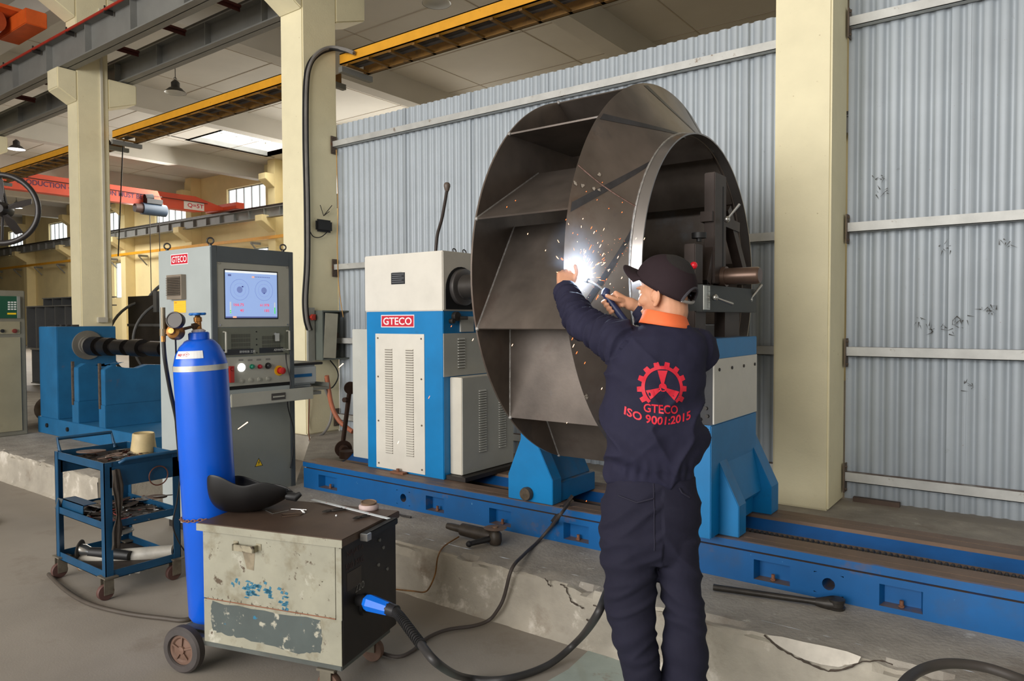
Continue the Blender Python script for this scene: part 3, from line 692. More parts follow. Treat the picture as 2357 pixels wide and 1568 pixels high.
for k in range(12):
    a0 = radians(165 + 30 * k); a1 = radians(165 + 30 * k - 35.5)
    ro, ri = RO - .003, .69
    yo, zo, yi, zi = AX + ro * cos(a0), AZ + ro * sin(a0), AX + ri * cos(a1), AZ + ri * sin(a1)
    dv = V((0, yi - yo, zi - zo)).normalized(); nn = V((0, -dv.z, dv.y)) * .004
    b = MB()
    pts = []
    M_ = 10
    for s in range(M_ + 1):
        f_ = s / M_; y_, z_ = yo + (yi - yo) * f_, zo + (zi - zo) * f_; r_ = hypot(y_ - AX, z_ - AZ)
        sc_ = min(1, max(0, (RO - r_) / (RO - RI))); xe = XSO + (XSI - XSO) * sc_ - .010 * sin(pi * sc_) - .001
        pts.append((V((XBP + .005, y_, z_)), V((xe, y_, z_))))
    vs_ = []
    for p_, q_ in pts: vs_ += [p_ + nn, q_ + nn, p_ - nn, q_ - nn]
    fs = []
    for s in range(M_):
        i = 4 * s; j = i + 4
        fs += [(i, j, j + 1, i + 1), (i + 2, i + 3, j + 3, j + 2), (i, i + 2, j + 2, j), (i + 1, j + 1, j + 3, i + 3)]
    fs += [(0, 1, 3, 2), (4 * M_, 4 * M_ + 2, 4 * M_ + 3, 4 * M_ + 1)]
    b.add(vs_, fs); bo = b.build('blade', BL, t, world=True)
    w_ = MB().tube([pts[0][0] + nn, pts[0][0] * .5 + pts[5][0] * .5 + nn, pts[5][0] + nn, pts[-1][0] + nn], .005, 6).sph(pts[0][0], .010, 8, 6).build('fillet_weld', WELD, bo, world=True, smooth=True)
MB().lathe((XBP - .03, AX, AZ), (1, 0, 0), [(0, .0), (0, .16), (.05, .16), (.055, .13), (.20, .12), (.20, .06), (.2, 0)], 40).build('hub', DST, t, world=True, smooth=30)
# joint lines on the shroud, chalky weld spatter, tack plates
b = MB()
def cone_pt(ang, s, off=.0):
    r_ = RO + (RI - RO) * s; xx = XSO + (XSI - XSO) * s - .010 * sin(pi * s) + .006 + off
    return V((xx, AX + (r_ + off * .6) * cos(ang), AZ + (r_ + off * .6) * sin(ang)))
for ang in (153, 262, 40): b.tube([cone_pt(radians(ang + 4 * s), s, .001) for s in [q / 8 for q in range(9)]], .0035, 5)
b.build('shroud_joint', mat('shroud_joint', (118, 88, 74), .5, .4, var=.2, vs_=30), t, world=True, smooth=True)
b = MB()
for k in range(12):
    a0 = 165 + 30 * k
    ra, rb = radians(a0), radians(a0 - 35.5); q = []
    for j in range(9):
        f_ = .02 + .9 * j / 8; y_, z_ = RO * cos(ra) * (1 - f_) + .69 * cos(rb) * f_, RO * sin(ra) * (1 - f_) + .69 * sin(rb) * f_
        r_ = hypot(y_, z_); an = math.atan2(z_, y_); s_ = max(0.01, min(.99, (RO - r_) / (RO - RI))); dA = .022 / r_
        q.append((cone_pt(an - dA, s_, .0012), cone_pt(an + dA, s_, .0012)))
    vs_ = [v for pr_2 in q for v in pr_2]; b.add(vs_, [(2 * j, 2 * j + 1, 2 * j + 3, 2 * j + 2) for j in range(8)])
b.build('heat_marks', mat('heat_mark_blue_grey', (74, 72, 74), .4, .5, var=.2, vs_=8), t, world=True, smooth=True, label='dull blue-grey heat marks where the blades are welded behind')
b = MB(); rnd = random.Random(5)
for (px, py_) in ((1366, 404), (1325, 412), (1333, 422), (1342, 428), (1355, 436), (1362, 440), (1355, 915), (1350, 930), (1384, 893)):
    o_ = at(px, py_, x=-1.585); n_ = 9; a_ = [rnd.uniform(.004, .011) for _ in range(n_)]
    rv = V((0, o_.y - AX, o_.z - AZ)); r_ = rv.length; an = math.atan2(rv.z, rv.y); s_ = max(.01, min(.95, (RO - r_) / (RO - RI)))
    c_ = cone_pt(an, s_, .003); t1 = V((0, -sin(an), cos(an))); t2 = (cone_pt(an, min(1, s_ + .05), .003) - c_).normalized()
    b.add([c_ + t1 * (a_[k] * cos(2 * pi * k / n_)) + t2 * (a_[k] * sin(2 * pi * k / n_)) for k in range(n_)], [tuple(range(n_))])
b.build('chalk_marks', mat('chalk_mark', (168, 156, 142), .8, var=.15, vs_=60), t, world=True)
# mounting shaft between wheel and spindle
MB().lathe((XH + .10, AX, AZ), (1, 0, 0), [(0, 0), (0, .075), (.25, .075), (.25, .055), (XBP - .006 - XH - .10, .055), (XBP - .006 - XH - .10, 0)], 28).build('mandrel_shaft', DST, HEADT, world=True, smooth=30)

# ---------------------------------------------------------------- blue steady stand under the wheel
t = thing('steady_stand', 'bright blue wedge-shaped stand on the bed just below the fan wheel', 'machine stand', (-2.31, 3.4, BZ))
py = [(-2.46, BZ + .001), (-2.46, .592), (-2.372, .80), (-2.372, .90), (-2.30, .90), (-2.262, .79), (-2.158, .592), (-2.158, BZ + .001)]
MB().prism(py, (0, BY0 + .005, 0), (1, 0, 0), (0, 0, 1), (0, .09, 0)).build('front_plate', BLUE, t, world=True, bevel=.003)
MB().box(-2.45, -2.168, BY0 + .095, BY0 + .48, BZ + .001, .56).prism([(-2.43, .56), (-2.2, .56), (-2.28, .72), (-2.36, .72)], (0, BY0 + .095, 0), (1, 0, 0), (0, 0, 1), (0, .38, 0)).build('carriage', BLUE, t, world=True, bevel=.003)
c = at(1212, 1141, y=BY0 - .01)
MB().lathe((c.x, BY0 + .005, c.z + .01), (0, -1, 0), [(0, 0), (0, .036), (.02, .038), (.034, .034), (.036, 0)], 26).build('clamp_bolt', mat('worn_bolt', (96, 84, 70), .5, .5, var=.15, vs_=30), t, world=True, smooth=35)

# ---------------------------------------------------------------- tailstock
t = thing('balancing_tailstock', 'blue tailstock with cream side panel and dark slide posts beside the worker', 'machine tailstock', (-1.28, 3.52, BZ))
XT = -1.235
def ty(px, py_): return at(px, py_, x=XT)
ya, yb = ty(1643, 900).y, ty(1741, 900).y
zw0, zw1 = ty(1642, 979).z, ty(1642, 828).z; ztop = ty(1645, 790).z
MB().box(-1.385, XT, ya - .03, yb, BZ + .001, zw0).build('lower_body', BLUE, t, world=True, bevel=.004)
MB().box(-1.38, XT - .005, ya, yb, zw0, zw1).build('slide_body', mat('dark_slide', (52, 52, 54), .4, .4, var=.08), t, world=True)
MB().box(XT - .005, XT + .002, ya, yb, zw0 + .002, zw1).build('side_panel', WHT, t, world=True, label='cream side panel')
MB().box(-1.38, XT, ya, yb, zw1, ztop + .02).build('top_block', BLUE, t, world=True, bevel=.003)
for k in range(4):
    yy = ya + .06 + k * (yb - ya - .1) / 3
    MB().cyl((XT + .002, yy, zw1 - .05), (XT + .007, yy, zw1 - .05), .008, n=8).build('screw', DST, t, world=True)
for (px, py_) in ((1625, 940), (1628, 958), (1612, 965)):
    p = at(px, py_, y=ya); MB().cyl((p.x, ya, p.z), (p.x, ya - .008, p.z), .009, n=6).build('cap_bolt', DST, t, world=True)
yf0, yf1 = at(1690, 1237, z=BZ).y, 3.89
for (a, c) in ((yf0, yf0 + .10), (yf1 - .12, yf1), (yf0 + .10, yf1 - .12)):
    prf = [(XT - .03, .86), (XT + .095, .60), (XT + .095, BZ + .001), (XT - .03, BZ + .001)] if c - a < .2 else [(XT - .03, .83), (XT + .0, .78), (XT + .045, .58), (XT + .02, .55), (XT - .03, .55)]
    MB().prism(prf, (0, a, 0), (1, 0, 0), (0, 0, 1), (0, c - a, 0)).build('buttress', BLUE, t, world=True, bevel=.003)
MB().box(-1.385, XT - .03, yf0, yf1, BZ + .001, .70).build('foot', BLUE, t, world=True, bevel=.004)
MB().lathe((at(1613, 1212, y=yf0).x, yf0, .50), (0, -1, 0), [(0, 0), (0, .03), (.03, .03), (.032, 0)], 20).build('clamp_bolt', MATS['worn_bolt'], t, world=True, smooth=35)
DB = mat('brown_black_steel', (66, 55, 50), .5, .35, var=.1, vs_=8)
XM = -1.315
def tm(px, py_, x=XM): return at(px, py_, x=x)
a, c = tm(1604, 718), tm(1728, 655)
MB().box(-1.36, XM + .03, a.y, c.y, a.z, tm(1604, 655).z).build('slide_block', mat('slide_black', (52, 54, 52), .45, .4, var=.06), t, world=True, bevel=.003)
MB().box(XM + .03, XM + .034, a.y, a.y + .075, a.z + .01, tm(1604, 655).z - .005).build('scale_plate', mat('scale_silver', (198, 198, 190), .35, .5, var=.03), t, world=True, label='silver graduated scale plate')
tk = MB()
for k in range(26): tk.box(XM + .034, XM + .0345, a.y + .035, a.y + (.072 if k % 5 == 0 else .055), a.z + .016 + k * .0053, a.z + .0175 + k * .0053)
tk.build('scale_marks', BLK, t, world=True)
def post(px0, px1, pyt, pyb, x0=-1.37, x1=XM, name='post'):
    a_, c_ = at(px0, pyt, x=x1), at(px1, pyb, x=x1)
    MB().box(x0, x1, a_.y, c_.y, c_.z, a_.z).build(name, DB, t, world=True, bevel=.004)
post(1646, 1671, 395, 655, name='slotted_post')
post(1600, 1618, 560, 655, name='side_post'); post(1600, 1625, 716, 792); post(1668, 1702, 716, 792)
pp = tm(1665, 420); MB().box(XM, XM + .001, pp.y - .008, pp.y + .006, tm(1665, 625).z, tm(1665, 430).z).build('slot', MATS['recess_black'], t, world=True)
for (u0, u1) in (((1650, 480), (1620, 650)), ((1668, 480), (1712, 650))):
    MB().bar(tm(*u0, x=-1.35), tm(*u1, x=-1.35), .05, .05, up=(1, 0, 0)).build('frame_leg', DB, t, world=True)
MB().bar(tm(1625, 498, x=-1.35), tm(1690, 525, x=-1.35), .05, .06, up=(1, 0, 0)).build('frame_crossbar', DB, t, world=True)
k = tm(1609, 556); MB().lathe(k, (0, 0, 1), [(0, 0), (0, .012), (.015, .012), (.015, .034), (.04, .034), (.04, 0)], 14).build('knurled_knob', BLK, t, world=True, smooth=35)
q = tm(1664, 637); MB().lathe((XM - .04, q.y, q.z), (1, 0, 0), [(0, 0), (0, .05), (.06, .05), (.06, .042), (.215, .042), (.225, .036), (.226, 0)], 28).build('quill', mat('quill_bronze', (110, 88, 76), .35, .6, var=.08), t, world=True, smooth=35)
def lever(p, q_, r=.007):
    b = MB().tube([p, q_], [r * .8, r * 1.15], 10).sph(p, r * 2.3, 12, 8); b.build('clamp_lever', CHR, t, world=True, smooth=True)
lever(tm(1646, 685, x=XM + .05), tm(1686, 700, x=XM + .10)); lever(tm(1726, 690, x=XM + .02), tm(1753, 656, x=XM + .06)); lever(tm(1673, 505, x=XM + .03), tm(1702, 470, x=XM + .08))
MB().sph(tm(1597, 611, x=XM + .03), .017, 14, 10).build('red_knob', mat('gloss_red', (214, 30, 44), .25, var=0), t, world=True, smooth=True)
# ================================================================ control cabinet
GC = mat('cabinet_grey_green', (164, 171, 170), .42, var=.03, vs_=3, dirt=[((120, 118, 104), .12, 3, .3)])
GF = mat('cabinet_frame_grey', (82, 88, 92), .42, var=.04)
GP = mat('panel_warm_grey', (164, 162, 150), .42, var=.03, dirt=[((140, 128, 110), .1, 8, .2)])
GD = mat('door_grey', (134, 137, 130), .42, var=.03, vs_=3)
IPC = mat('computer_olive_grey', (112, 114, 100), .45, .2, var=.04)
BKP = mat('black_strip', (20, 22, 26), .3, var=0)
WTX = mat('white_print', (214, 216, 214), .5, var=0)
DKGAP = MATS['recess_black']
CX1 = at(484, 565, z=1.96).x; CY0 = at(484, 565, z=1.96).y; CX0 = at(352, 578, z=1.96).x; CY1 = at(672, 580, x=CX1).y
t = thing('control_cabinet', 'tall grey control cabinet with a blue screen and push buttons behind the gas cylinder', 'control cabinet', ((CX0 + CX1) / 2, (CY0 + CY1) / 2, 0))
ZC = 1.96
MB().box(CX0, CX1, CY0, CY1, .06, ZC).build('body', GC, t, world=True, bevel=.006)
MB().box(CX0 + .03, CX1 - .03, CY0 + .03, CY1 - .03, 0, .06).build('base_plinth', DST, t, world=True)
X = CX1
def cy(px, py_): return at(px, py_, x=X)
def fx(y0, y1, z0, z1, t0, t1, name, m_, par=None, **k): return MB().box(X + t0, X + t1, y0, y1, z0, z1).build(name, m_, par or t, world=True, **k)
# dark frame round the front
f = MB().box(X, X + .012, CY0, CY0 + .035, .06, ZC).box(X, X + .012, CY1 - .035, CY1, .06, ZC).box(X, X + .012, CY0 + .035, CY1 - .035, cy(560, 612).z + .015, ZC)
f.build('front_frame', GF, t, world=True, bevel=.002)
py0, py1 = CY0 + .036, CY1 - .036
z_s1, z_s0 = cy(497, 600).z, cy(500, 752).z
z_s1 = (cy(497, 600).z + cy(660, 613).z) / 2; z_s0 = cy(500, 753).z
scp = fx(py0, py1, z_s0, z_s1, 0, .008, 'screen_panel', GP)
sy0, sy1 = cy(517, 700).y, cy(636, 700).y; sz1 = cy(517, 622).z; sz0 = cy(517, 732).z
fx(sy0 - .008, sy1 + .008, sz0 - .008, sz1 + .008, .008, .0095, 'bezel', BKP, scp)
SCR = glow('lit_screen', (150, 176, 226), .62)
sc = fx(sy0, sy1, sz0, sz1, .0095, .0105, 'screen', SCR, scp, label='lit pale blue screen with two round plots')
SW, SH = sy1 - sy0, sz1 - sz0
def sp(u, v): return V((X + .0105, sy0 + u * SW, sz0 + v * SH))
def sq(b, u0, u1, v0, v1, o=.0004):
    b.add([sp(u0, v0) + V((o, 0, 0)), sp(u1, v0) + V((o, 0, 0)), sp(u1, v1) + V((o, 0, 0)), sp(u0, v1) + V((o, 0, 0))], [(0, 1, 2, 3)])
b = MB(); sq(b, 0, 1, .955, 1); sq(b, .02, .08, .60, .61) if False else None
b.build('screen_bar', glow('screen_white', (226, 230, 232), .7), sc, world=True)
b = MB(); sq(b, 0, 1, 0, .03); sq(b, .05, .11, .88, .92)
for k in range(9): sq(b, .55 + k * .035, .575 + k * .035, .88, .895)
b.build('screen_text', glow('screen_navy', (92, 104, 160), .5), sc, world=True)
b = MB(); sq(b, .50, .55, .865, .90); sq(b, .13, .20, .0, .035, .0006)
b.build('screen_icon', glow('screen_orange', (240, 176, 150), .7), sc, world=True)
b = MB()
for (cu, cv) in ((.265, .60), (.735, .60)):
    for R_, w_ in ((.36, .006), (.23, .003)):
        n = 48
        for k in range(n):
            a0, a1 = 2 * pi * k / n, 2 * pi * (k + 1) / n
            b.add([sp(cu, cv) + V((.0004, R_ * s_ * SH * .62 * cos(a), R_ * s_ * SH * .62 * sin(a))) for a, s_ in ((a0, 1), (a1, 1), (a1, 1 - w_ / R_ * 1.6), (a0, 1 - w_ / R_ * 1.6))], [(0, 1, 2, 3)])
b.build('plot_ring', glow('screen_ring', (112, 132, 190), .5), sc, world=True)
for (cu, cv, du, dv) in ((.265, .60, .045, .07), (.735, .60, 0, -.075)):
    b = MB()
    b.add([sp(cu, cv) + V((.0004, .055 * SW * cos(2 * pi * k / 20), .055 * SW * sin(2 * pi * k / 20))) for k in range(20)], [tuple(range(20))])
    b.build('plot_core', glow('screen_core', (120, 138, 196), .5), sc, world=True)
b = MB(); sq(b, .305, .335, .655, .68); sq(b, .725, .75, .525, .55)
b.build('plot_mark', glow('screen_mark', (40, 40, 130), .3), sc, world=True)
b = MB()
for (tx, u0, v0, w_, h_) in (('166.75', .15, .25, .19, .062), ('40', .265, .13, .07, .06), ('61.978', .655, .25, .18, .058), ('185', .74, .13, .095, .058)):
    add_text(b, tx, sp(u0, v0), (0, 1, 0), (0, 0, 1), w_ * SW, h_ * SH, bold=.015, off=.0006)
b.build('readout', glow('screen_red', (236, 70, 96), .8), sc, world=True, label='red numbers on the screen')
b = MB(); sq(b, .075, .105, .09, .34); sq(b, .935, .96, .09, .34); b.build('level_track', glow('screen_grey', (196, 202, 210), .6), sc, world=True)
b = MB(); sq(b, .08, .10, .10, .125, .0008); sq(b, .08, .10, .14, .165, .0008); sq(b, .938, .957, .09, .23, .0008); b.build('level_bar', glow('screen_green', (40, 214, 80), .8), sc, world=True)
for (a, c) in ((.03, .03), (.03, .97), (.97, .03), (.97, .97)):
    yy, zz = py0 + (py1 - py0) * a, z_s0 + (z_s1 - z_s0) * c
    MB().cyl((X + .008, yy, zz), (X + .013, yy, zz), .006, n=10).build('screw', CHR, scp, world=True)
# industrial computer chassis
i1, i0 = z_s0 - .004, cy(560, 820).z
ipc = fx(py0, py1, i0, i1, 0, .006, 'computer_chassis', IPC)
ym = py0 + (py1 - py0) * .56
dk_ = mat('vent_dark', (66, 66, 58), .6, var=0)
for (a, c) in ((.18, .44), (.60, .87)):
    b = MB()
    for r_ in range(4):
        z0 = i1 - (.045 if a < .5 else .062) - r_ * (i1 - i0) * .155
        n = 18
        for k in range(n):
            y = py0 + (py1 - py0) * (a + (c - a) * k / n); b.box(X + .006, X + .0065, y, y + (py1 - py0) * (c - a) / n * .55, z0 - (i1 - i0) * .13, z0)
    b.build('vent_slots', dk_, ipc, world=True)
bz = i0 + (i1 - i0) * .06
fx(py0 + .02, ym - .05, bz, bz + .038, .006, .008, 'brand_strip', BKP, ipc)
s2 = fx(ym, py1 - .055, bz + .004, bz + .040, .006, .008, 'brand_strip', BKP, ipc)
b = MB(); add_text(b, 'ADVANTECH', (X + .008, ym + .115, bz + .015), (0, 1, 0), (0, 0, 1), .10, .015, bold=.01)
try: add_text(b, '\u7814\u534e\u79d1\u6280 \u5de5\u63a7', (X + .008, py0 + .16, bz + .010), (0, 1, 0), (0, 0, 1), .12, .017, bold=.005)
except Exception: pass
b.build('brand_lettering', WTX, s2, world=True)
for y in (py0 + .045, py1 - .02):
    MB().tube([(X + .006, y, i1 - .03), (X + .035, y, i1 - .03), (X + .035, y, bz + .02), (X + .006, y, bz + .02)], .007, 10).build('handle', GP, ipc, world=True, smooth=True)
b = MB()
for zz in (.16, .42, .62, .9): b.cyl((X + .006, ym - .022, i1 - (i1 - i0) * zz), (X + .009, ym - .022, i1 - (i1 - i0) * zz), .005, n=8)
b.build('indicator', BLK, ipc, world=True)
MB().cyl((X + .006, ym + .12, i1 - .05), (X + .022, ym + .12, i1 - .05), .010, n=12).box(X + .02, X + .026, ym + .115, ym + .15, i1 - .10, i1 - .045).build('keys', CHR, ipc, world=True)
# button panel
b1, b0 = i0 - .004, cy(600, 884).z
bp = fx(py0, py1, b0, b1, 0, .008, 'button_panel', GP)
def knob(px, py_, r, m_, name, lab=None, l=.02, r2=None):
    p = cy(px, py_); q = MB().lathe((X + .008, p.y, p.z), (1, 0, 0), [(0, 0), (0, r * 1.35), (.006, r * 1.3), (.006, r), (l, r2 or r * .95), (l + .003, (r2 or r) * .8), (l + .004, 0)], 22)
    return q.build(name, m_, bp, world=True, smooth=35, label=lab)
knob(554, 846, .021, glow('white_lamp', (250, 250, 252), 3.0), 'push_button', 'lit white push button', l=.012)
knob(578, 844, .013, mat('btn_green', (20, 110, 84), .35, var=0), 'push_button', 'green push button')
knob(596, 844, .012, mat('btn_red', (150, 30, 40), .35, var=0), 'push_button', 'red push button')
knob(615, 842, .017, mat('btn_black', (34, 32, 32), .3, var=0), 'selector_knob', 'black selector knob')
p = cy(640, 853); MB().cyl((X + .008, p.y, p.z), (X + .012, p.y, p.z), .036, n=28).build('warning_ring', mat('ring_yellow', (236, 178, 20), .4, var=0), bp, world=True)
knob(642, 853, .019, mat('stop_red', (190, 36, 36), .35, var=0), 'stop_button', 'red emergency stop button', l=.04, r2=.024)
for (px, py_) in ((554, 877), (575, 875), (595, 874), (615, 872)): knob(px, py_, .012, GP, 'blank_plug', l=.004)
p = cy(529, 860); MB().box(X + .008, X + .03, p.y - .016, p.y + .016, p.z - .06, p.z + .05).cyl((X + .03, p.y, p.z + .03), (X + .034, p.y, p.z + .03), .012).build('red_padlock', mat('lock_red', (172, 46, 40), .35, .3, var=.05), bp, world=True, bevel=.004, label='red and brass padlock')
for (px, py_) in ((553, 829), (574, 829), (594, 828), (615, 827)):
    p = cy(px, py_); MB().box(X + .008, X + .009, p.y - .018, p.y + .018, p.z - .006, p.z + .006).build('label_strip', mat('label_grey', (120, 118, 112), .5, var=0), bp, world=True)
# open keyboard drawer and lower door
dz1 = b0 - .012; fx(py0, py1, dz1 - .012, b0, 0, .003, 'drawer_gap', DKGAP)
dy0, dy1 = CY0 - .02, CY1 + .10
XD = X + .20
dr = MB().box(XD - .012, XD, CY0 + .01, CY1 + .02, dz1 - .105, dz1 - .02).build('drawer', GP, t, world=True, bevel=.003)
MB().box(X, XD - .012, CY0 + .05, CY1 - .05, dz1 - .095, dz1 - .085).box(X, XD - .012, CY0 + .05, CY0 + .058, dz1 - .095, dz1 - .04).box(X, XD - .012, CY1 - .058, CY1 - .05, dz1 - .095, dz1 - .04).build('drawer_tray', GD, dr, world=True)
p = at(627, 905, x=XD); ym2 = (CY0 + CY1) / 2
MB().box(XD, XD + .004, ym2 - .01, ym2 + .10, dz1 - .085, dz1 - .04).build('recess_handle', mat('handle_dark', (70, 66, 62), .5, .3, var=.05), dr, world=True)
MB().box(XD + .004, XD + .008, ym2 + .0, ym2 + .09, dz1 - .068, dz1 - .058).build('handle_bar', GP, dr, world=True)
dd = fx(py0, py1, .09, dz1 - .125, 0, .008, 'lower_door', GD, bevel=.002)
p = cy(594, 1064)
wt = MB().prism([(-.032, -.028), (.032, -.028), (0, .030)], (X + .008, p.y, p.z), (0, 1, 0), (0, 0, 1), (.001, 0, 0)).build('warning_sign', mat('sign_black', (24, 24, 22), .5, var=0), dd, world=True, label='yellow and black high voltage triangle')
MB().prism([(-.026, -.0245), (.026, -.0245), (0, .0225)], (X + .009, p.y, p.z), (0, 1, 0), (0, 0, 1), (.0005, 0, 0)).build('sign_face', mat('hazard_yellow', (238, 196, 24), .5, var=0), wt, world=True)
MB().prism([(.004, .012), (-.006, -.003), (-.001, -.002), (-.004, -.018), (.007, .000), (.002, .000), (.008, .012)], (X + .0095, p.y, p.z), (0, 1, 0), (0, 0, 1), (.0004, 0, 0)).build('bolt_symbol', MATS['sign_black'], wt, world=True)
MB().cyl((X + .008, py0 + .06, .38), (X + .02, py0 + .06, .38), .018, n=16).box(X + .015, X + .03, py0 + .055, py0 + .10, .365, .38).build('door_lock', CHR, dd, world=True)
# left side: plate, ventilation cowl, yellow note
def cxp(px, py_): return at(px, py_, y=CY0)
a, c = cxp(394, 611), cxp(433, 591)
logo_plate(t, (a.x, CY0, a.z), (1, 0, 0), (0, 0, 1), c.x - a.x, .073)
a, c = cxp(395, 690), cxp(428, 632)
cw = MB().box(a.x, c.x, CY0 - .035, CY0, a.z, c.z).build('vent_cowl', mat('cowl_grey', (140, 128, 114), .5, .2, var=.06), t, world=True)
b = MB(); n = 11; hh = (c.z - a.z - .04) / n
for k in range(n):
    z = a.z + .025 + k * hh; b.add([(a.x + .012, CY0 - .036, z), (c.x - .012, CY0 - .036, z), (c.x - .012, CY0 - .050, z + hh * .25), (a.x + .012, CY0 - .050, z + hh * .25), (a.x + .012, CY0 - .036, z + hh * .75), (c.x - .012, CY0 - .036, z + hh * .75)], [(0, 1, 2, 3), (3, 2, 5, 4), (0, 3, 4), (1, 5, 2)])
b.build('cowl_slats', MATS['cowl_grey'], cw, world=True)
b = MB()
for k in range(n): z = a.z + .025 + k * hh; b.box(a.x + .010, c.x - .010, CY0 - .0355, CY0 - .035, z + hh * .72, z + hh * 1.02)
b.build('slat_gap', DKGAP, cw, world=True)
a, c = cxp(401, 720), cxp(428, 692)
nt_ = MB().box(a.x, c.x, CY0 - .002, CY0, a.z, c.z).build('yellow_notice', mat('notice_yellow', (240, 190, 50), .6, var=.02), t, world=True, label='small yellow notice with faint lines')
b = MB()
for k in range(7): b.box(a.x + .012, c.x - .012, CY0 - .0025, CY0 - .002, c.z - .03 - k * .014, c.z - .0285 - k * .014)
b.box(a.x + .01, a.x + .04, CY0 - .0026, CY0 - .002, c.z - .018, c.z - .008)
b.build('notice_line', mat('notice_print', (210, 150, 40), .6, var=0), nt_, world=True)
for (x, y) in ((CX0 + .05, CY0 + .04), (CX1 - .05, CY0 + .03), (CX1 - .05, CY1 - .04), (CX0 + .05, CY1 - .04)):
    MB().ring((x, y, ZC + .036), (.8, -.5, 0), .020, .0055, 24, 8).cyl((x, y, ZC), (x, y, ZC + .016), .010, n=12).build('lifting_eye', DST, t, world=True, smooth=True)
# thin cable down the right of the front
cp = [cy(656, 813) + V((.01, 0, 0)), cy(650, 838) + V((.05, 0, 0)), cy(655, 880) + V((.07, 0, 0)), at(662, 930, x=X + .06), at(676, 990, x=X + .03), at(674, 1040, x=X + .02), at(668, 1078, x=X + .02)]
o = MB().tube(smooth_path(cp, 8), .004, 8).build('power_cable', BLK, smooth=True); tag(o, 'thin black cable hanging down the right of the control cabinet front', 'cable')

# shelf bracket with printer and keyboard tray on the far side of the cabinet
WPL = mat('printer_white', (196, 202, 206), .4, var=.02)
SHX0, SHX1 = CX1 - .42, CX1 - .02
zs = at(700, 893, y=CY1 + .15).z
t = thing('side_shelf', 'grey side shelf on the right flank of the control cabinet', 'shelf', ((SHX0 + SHX1) / 2, CY1 + .15, zs))
MB().box(SHX0, SHX1, CY1, CY1 + .34, zs - .02, zs).box(SHX0, SHX1, CY1 + .335, CY1 + .34, zs, zs + .03).build('tray', mat('shelf_steel', (150, 150, 142), .45, .2, var=.05, dust=((80, 70, 60), .6)), t, world=True)
MB().box(SHX0 + .02, SHX1 - .02, CY1, CY1 + .28, zs - .055, zs - .03).build('slide_rail', CHR, t, world=True)
t = thing('printer', 'white and blue desktop printer on the side shelf of the control cabinet', 'printer', ((SHX0 + SHX1) / 2, CY1 + .14, zs))
MB().box(SHX0 + .03, SHX1 - .03, CY1 + .02, CY1 + .25, zs + .03, zs + .17).box(SHX0 + .05, SHX1 - .05, CY1 + .04, CY1 + .22, zs + .001, zs + .03).build('housing', WPL, t, world=True, bevel=.012)
MB().box(SHX0 + .02, SHX1 - .02, CY1 + .015, CY1 + .30, zs + .171, zs + .19).build('paper_lid', mat('printer_dark', (52, 50, 52), .5, var=.05), t, world=True, bevel=.004)
MB().box(SHX1 - .031, SHX1 - .027, CY1 + .02, CY1 + .20, zs + .085, zs + .108).build('blue_band', mat('printer_blue', (24, 110, 176), .4, var=0), t, world=True, label='blue band')

# ================================================================ gas cylinder and regulator
CYB = mat('cylinder_blue', (12, 90, 210), .28, var=.03, vs_=4, dirt=[((150, 130, 130), .02, 26, .04), ((24, 92, 190), .2, 3, .3)])
pb_, pt_ = at(498, 1416, d=3.21), at(462, 842, d=3.16)
axd = (pt_ - pb_).normalized()
cb_ = pb_ - axd * .0
R_ = .1115
t = thing('gas_cylinder', 'tall bright blue gas cylinder with brass valve leaning on the welding set cart', 'gas cylinder', cb_)
L0 = (pt_ - pb_).length
MB().lathe(cb_, axd, [(0, 0), (.0, R_ * .9), (.02, R_), (L0 - .03, R_), (L0 + .01, R_ * .985), (L0 + .05, R_ * .90), (L0 + .085, R_ * .74), (L0 + .108, R_ * .56), (L0 + .115, R_ * .44), (L0 + .116, 0)], 64).build('shell', CYB, t, world=True, smooth=40)
MB().lathe(cb_, axd, [(L0 + .113, 0), (L0 + .113, .040), (L0 + .116, .043), (L0 + .142, .043), (L0 + .147, .038), (L0 + .147, 0)], 32).build('neck_ring', CYB, t, world=True, smooth=40)
MB().lathe(cb_, axd, [(L0 - .018, R_ * .9), (L0 - .018, R_ + .0012), (L0 + .006, R_ * .99 + .0014), (L0 + .006, R_ * .9)], 64).build('silver_band', mat('band_silver', (190, 188, 180), .4, .4, var=.12, vs_=14), t, world=True, smooth=40, label='worn silver paint band')
BR = mat('brass', (168, 116, 62), .35, .8, var=.12, vs_=30, dirt=((90, 66, 44), .3, 30, .2))
top = cb_ + axd * (L0 + .147)
vl = MB().lathe(top, axd, [(0, 0), (0, .022), (.012, .016), (.02, .0135), (.045, .0135), (.046, .017), (.064, .017), (.066, .012), (.078, .009), (.082, .0)], 20).build('valve', BR, t, world=True, smooth=40)
hw = MB(); hc = top + axd * .079; u, w_ = _basis(axd); n = 40
ring = [hc + (u * cos(2 * pi * k / n) + w_ * sin(2 * pi * k / n)) * (.030 + .0035 * cos(6 * 2 * pi * k / n)) for k in range(n)]
hw.tube(ring, .0055, 8, closed=True).lathe(hc - axd * .006, axd, [(0, 0), (0, .031), (.007, .031), (.010, .012), (.012, 0)], 30)
hw.build('handwheel', mat('handwheel_blue', (28, 108, 190), .35, var=.03), t, world=True, smooth=50, label='blue handwheel')
MB().lathe(top, axd, [(.0, .0), (.0, .027), (.006, .03), (.013, .02), (.014, .0)], 14).build('seal_tape', mat('ptfe_tape', (206, 196, 198), .7, var=.1, vs_=60), t, world=True, label='crumpled white sealing tape')
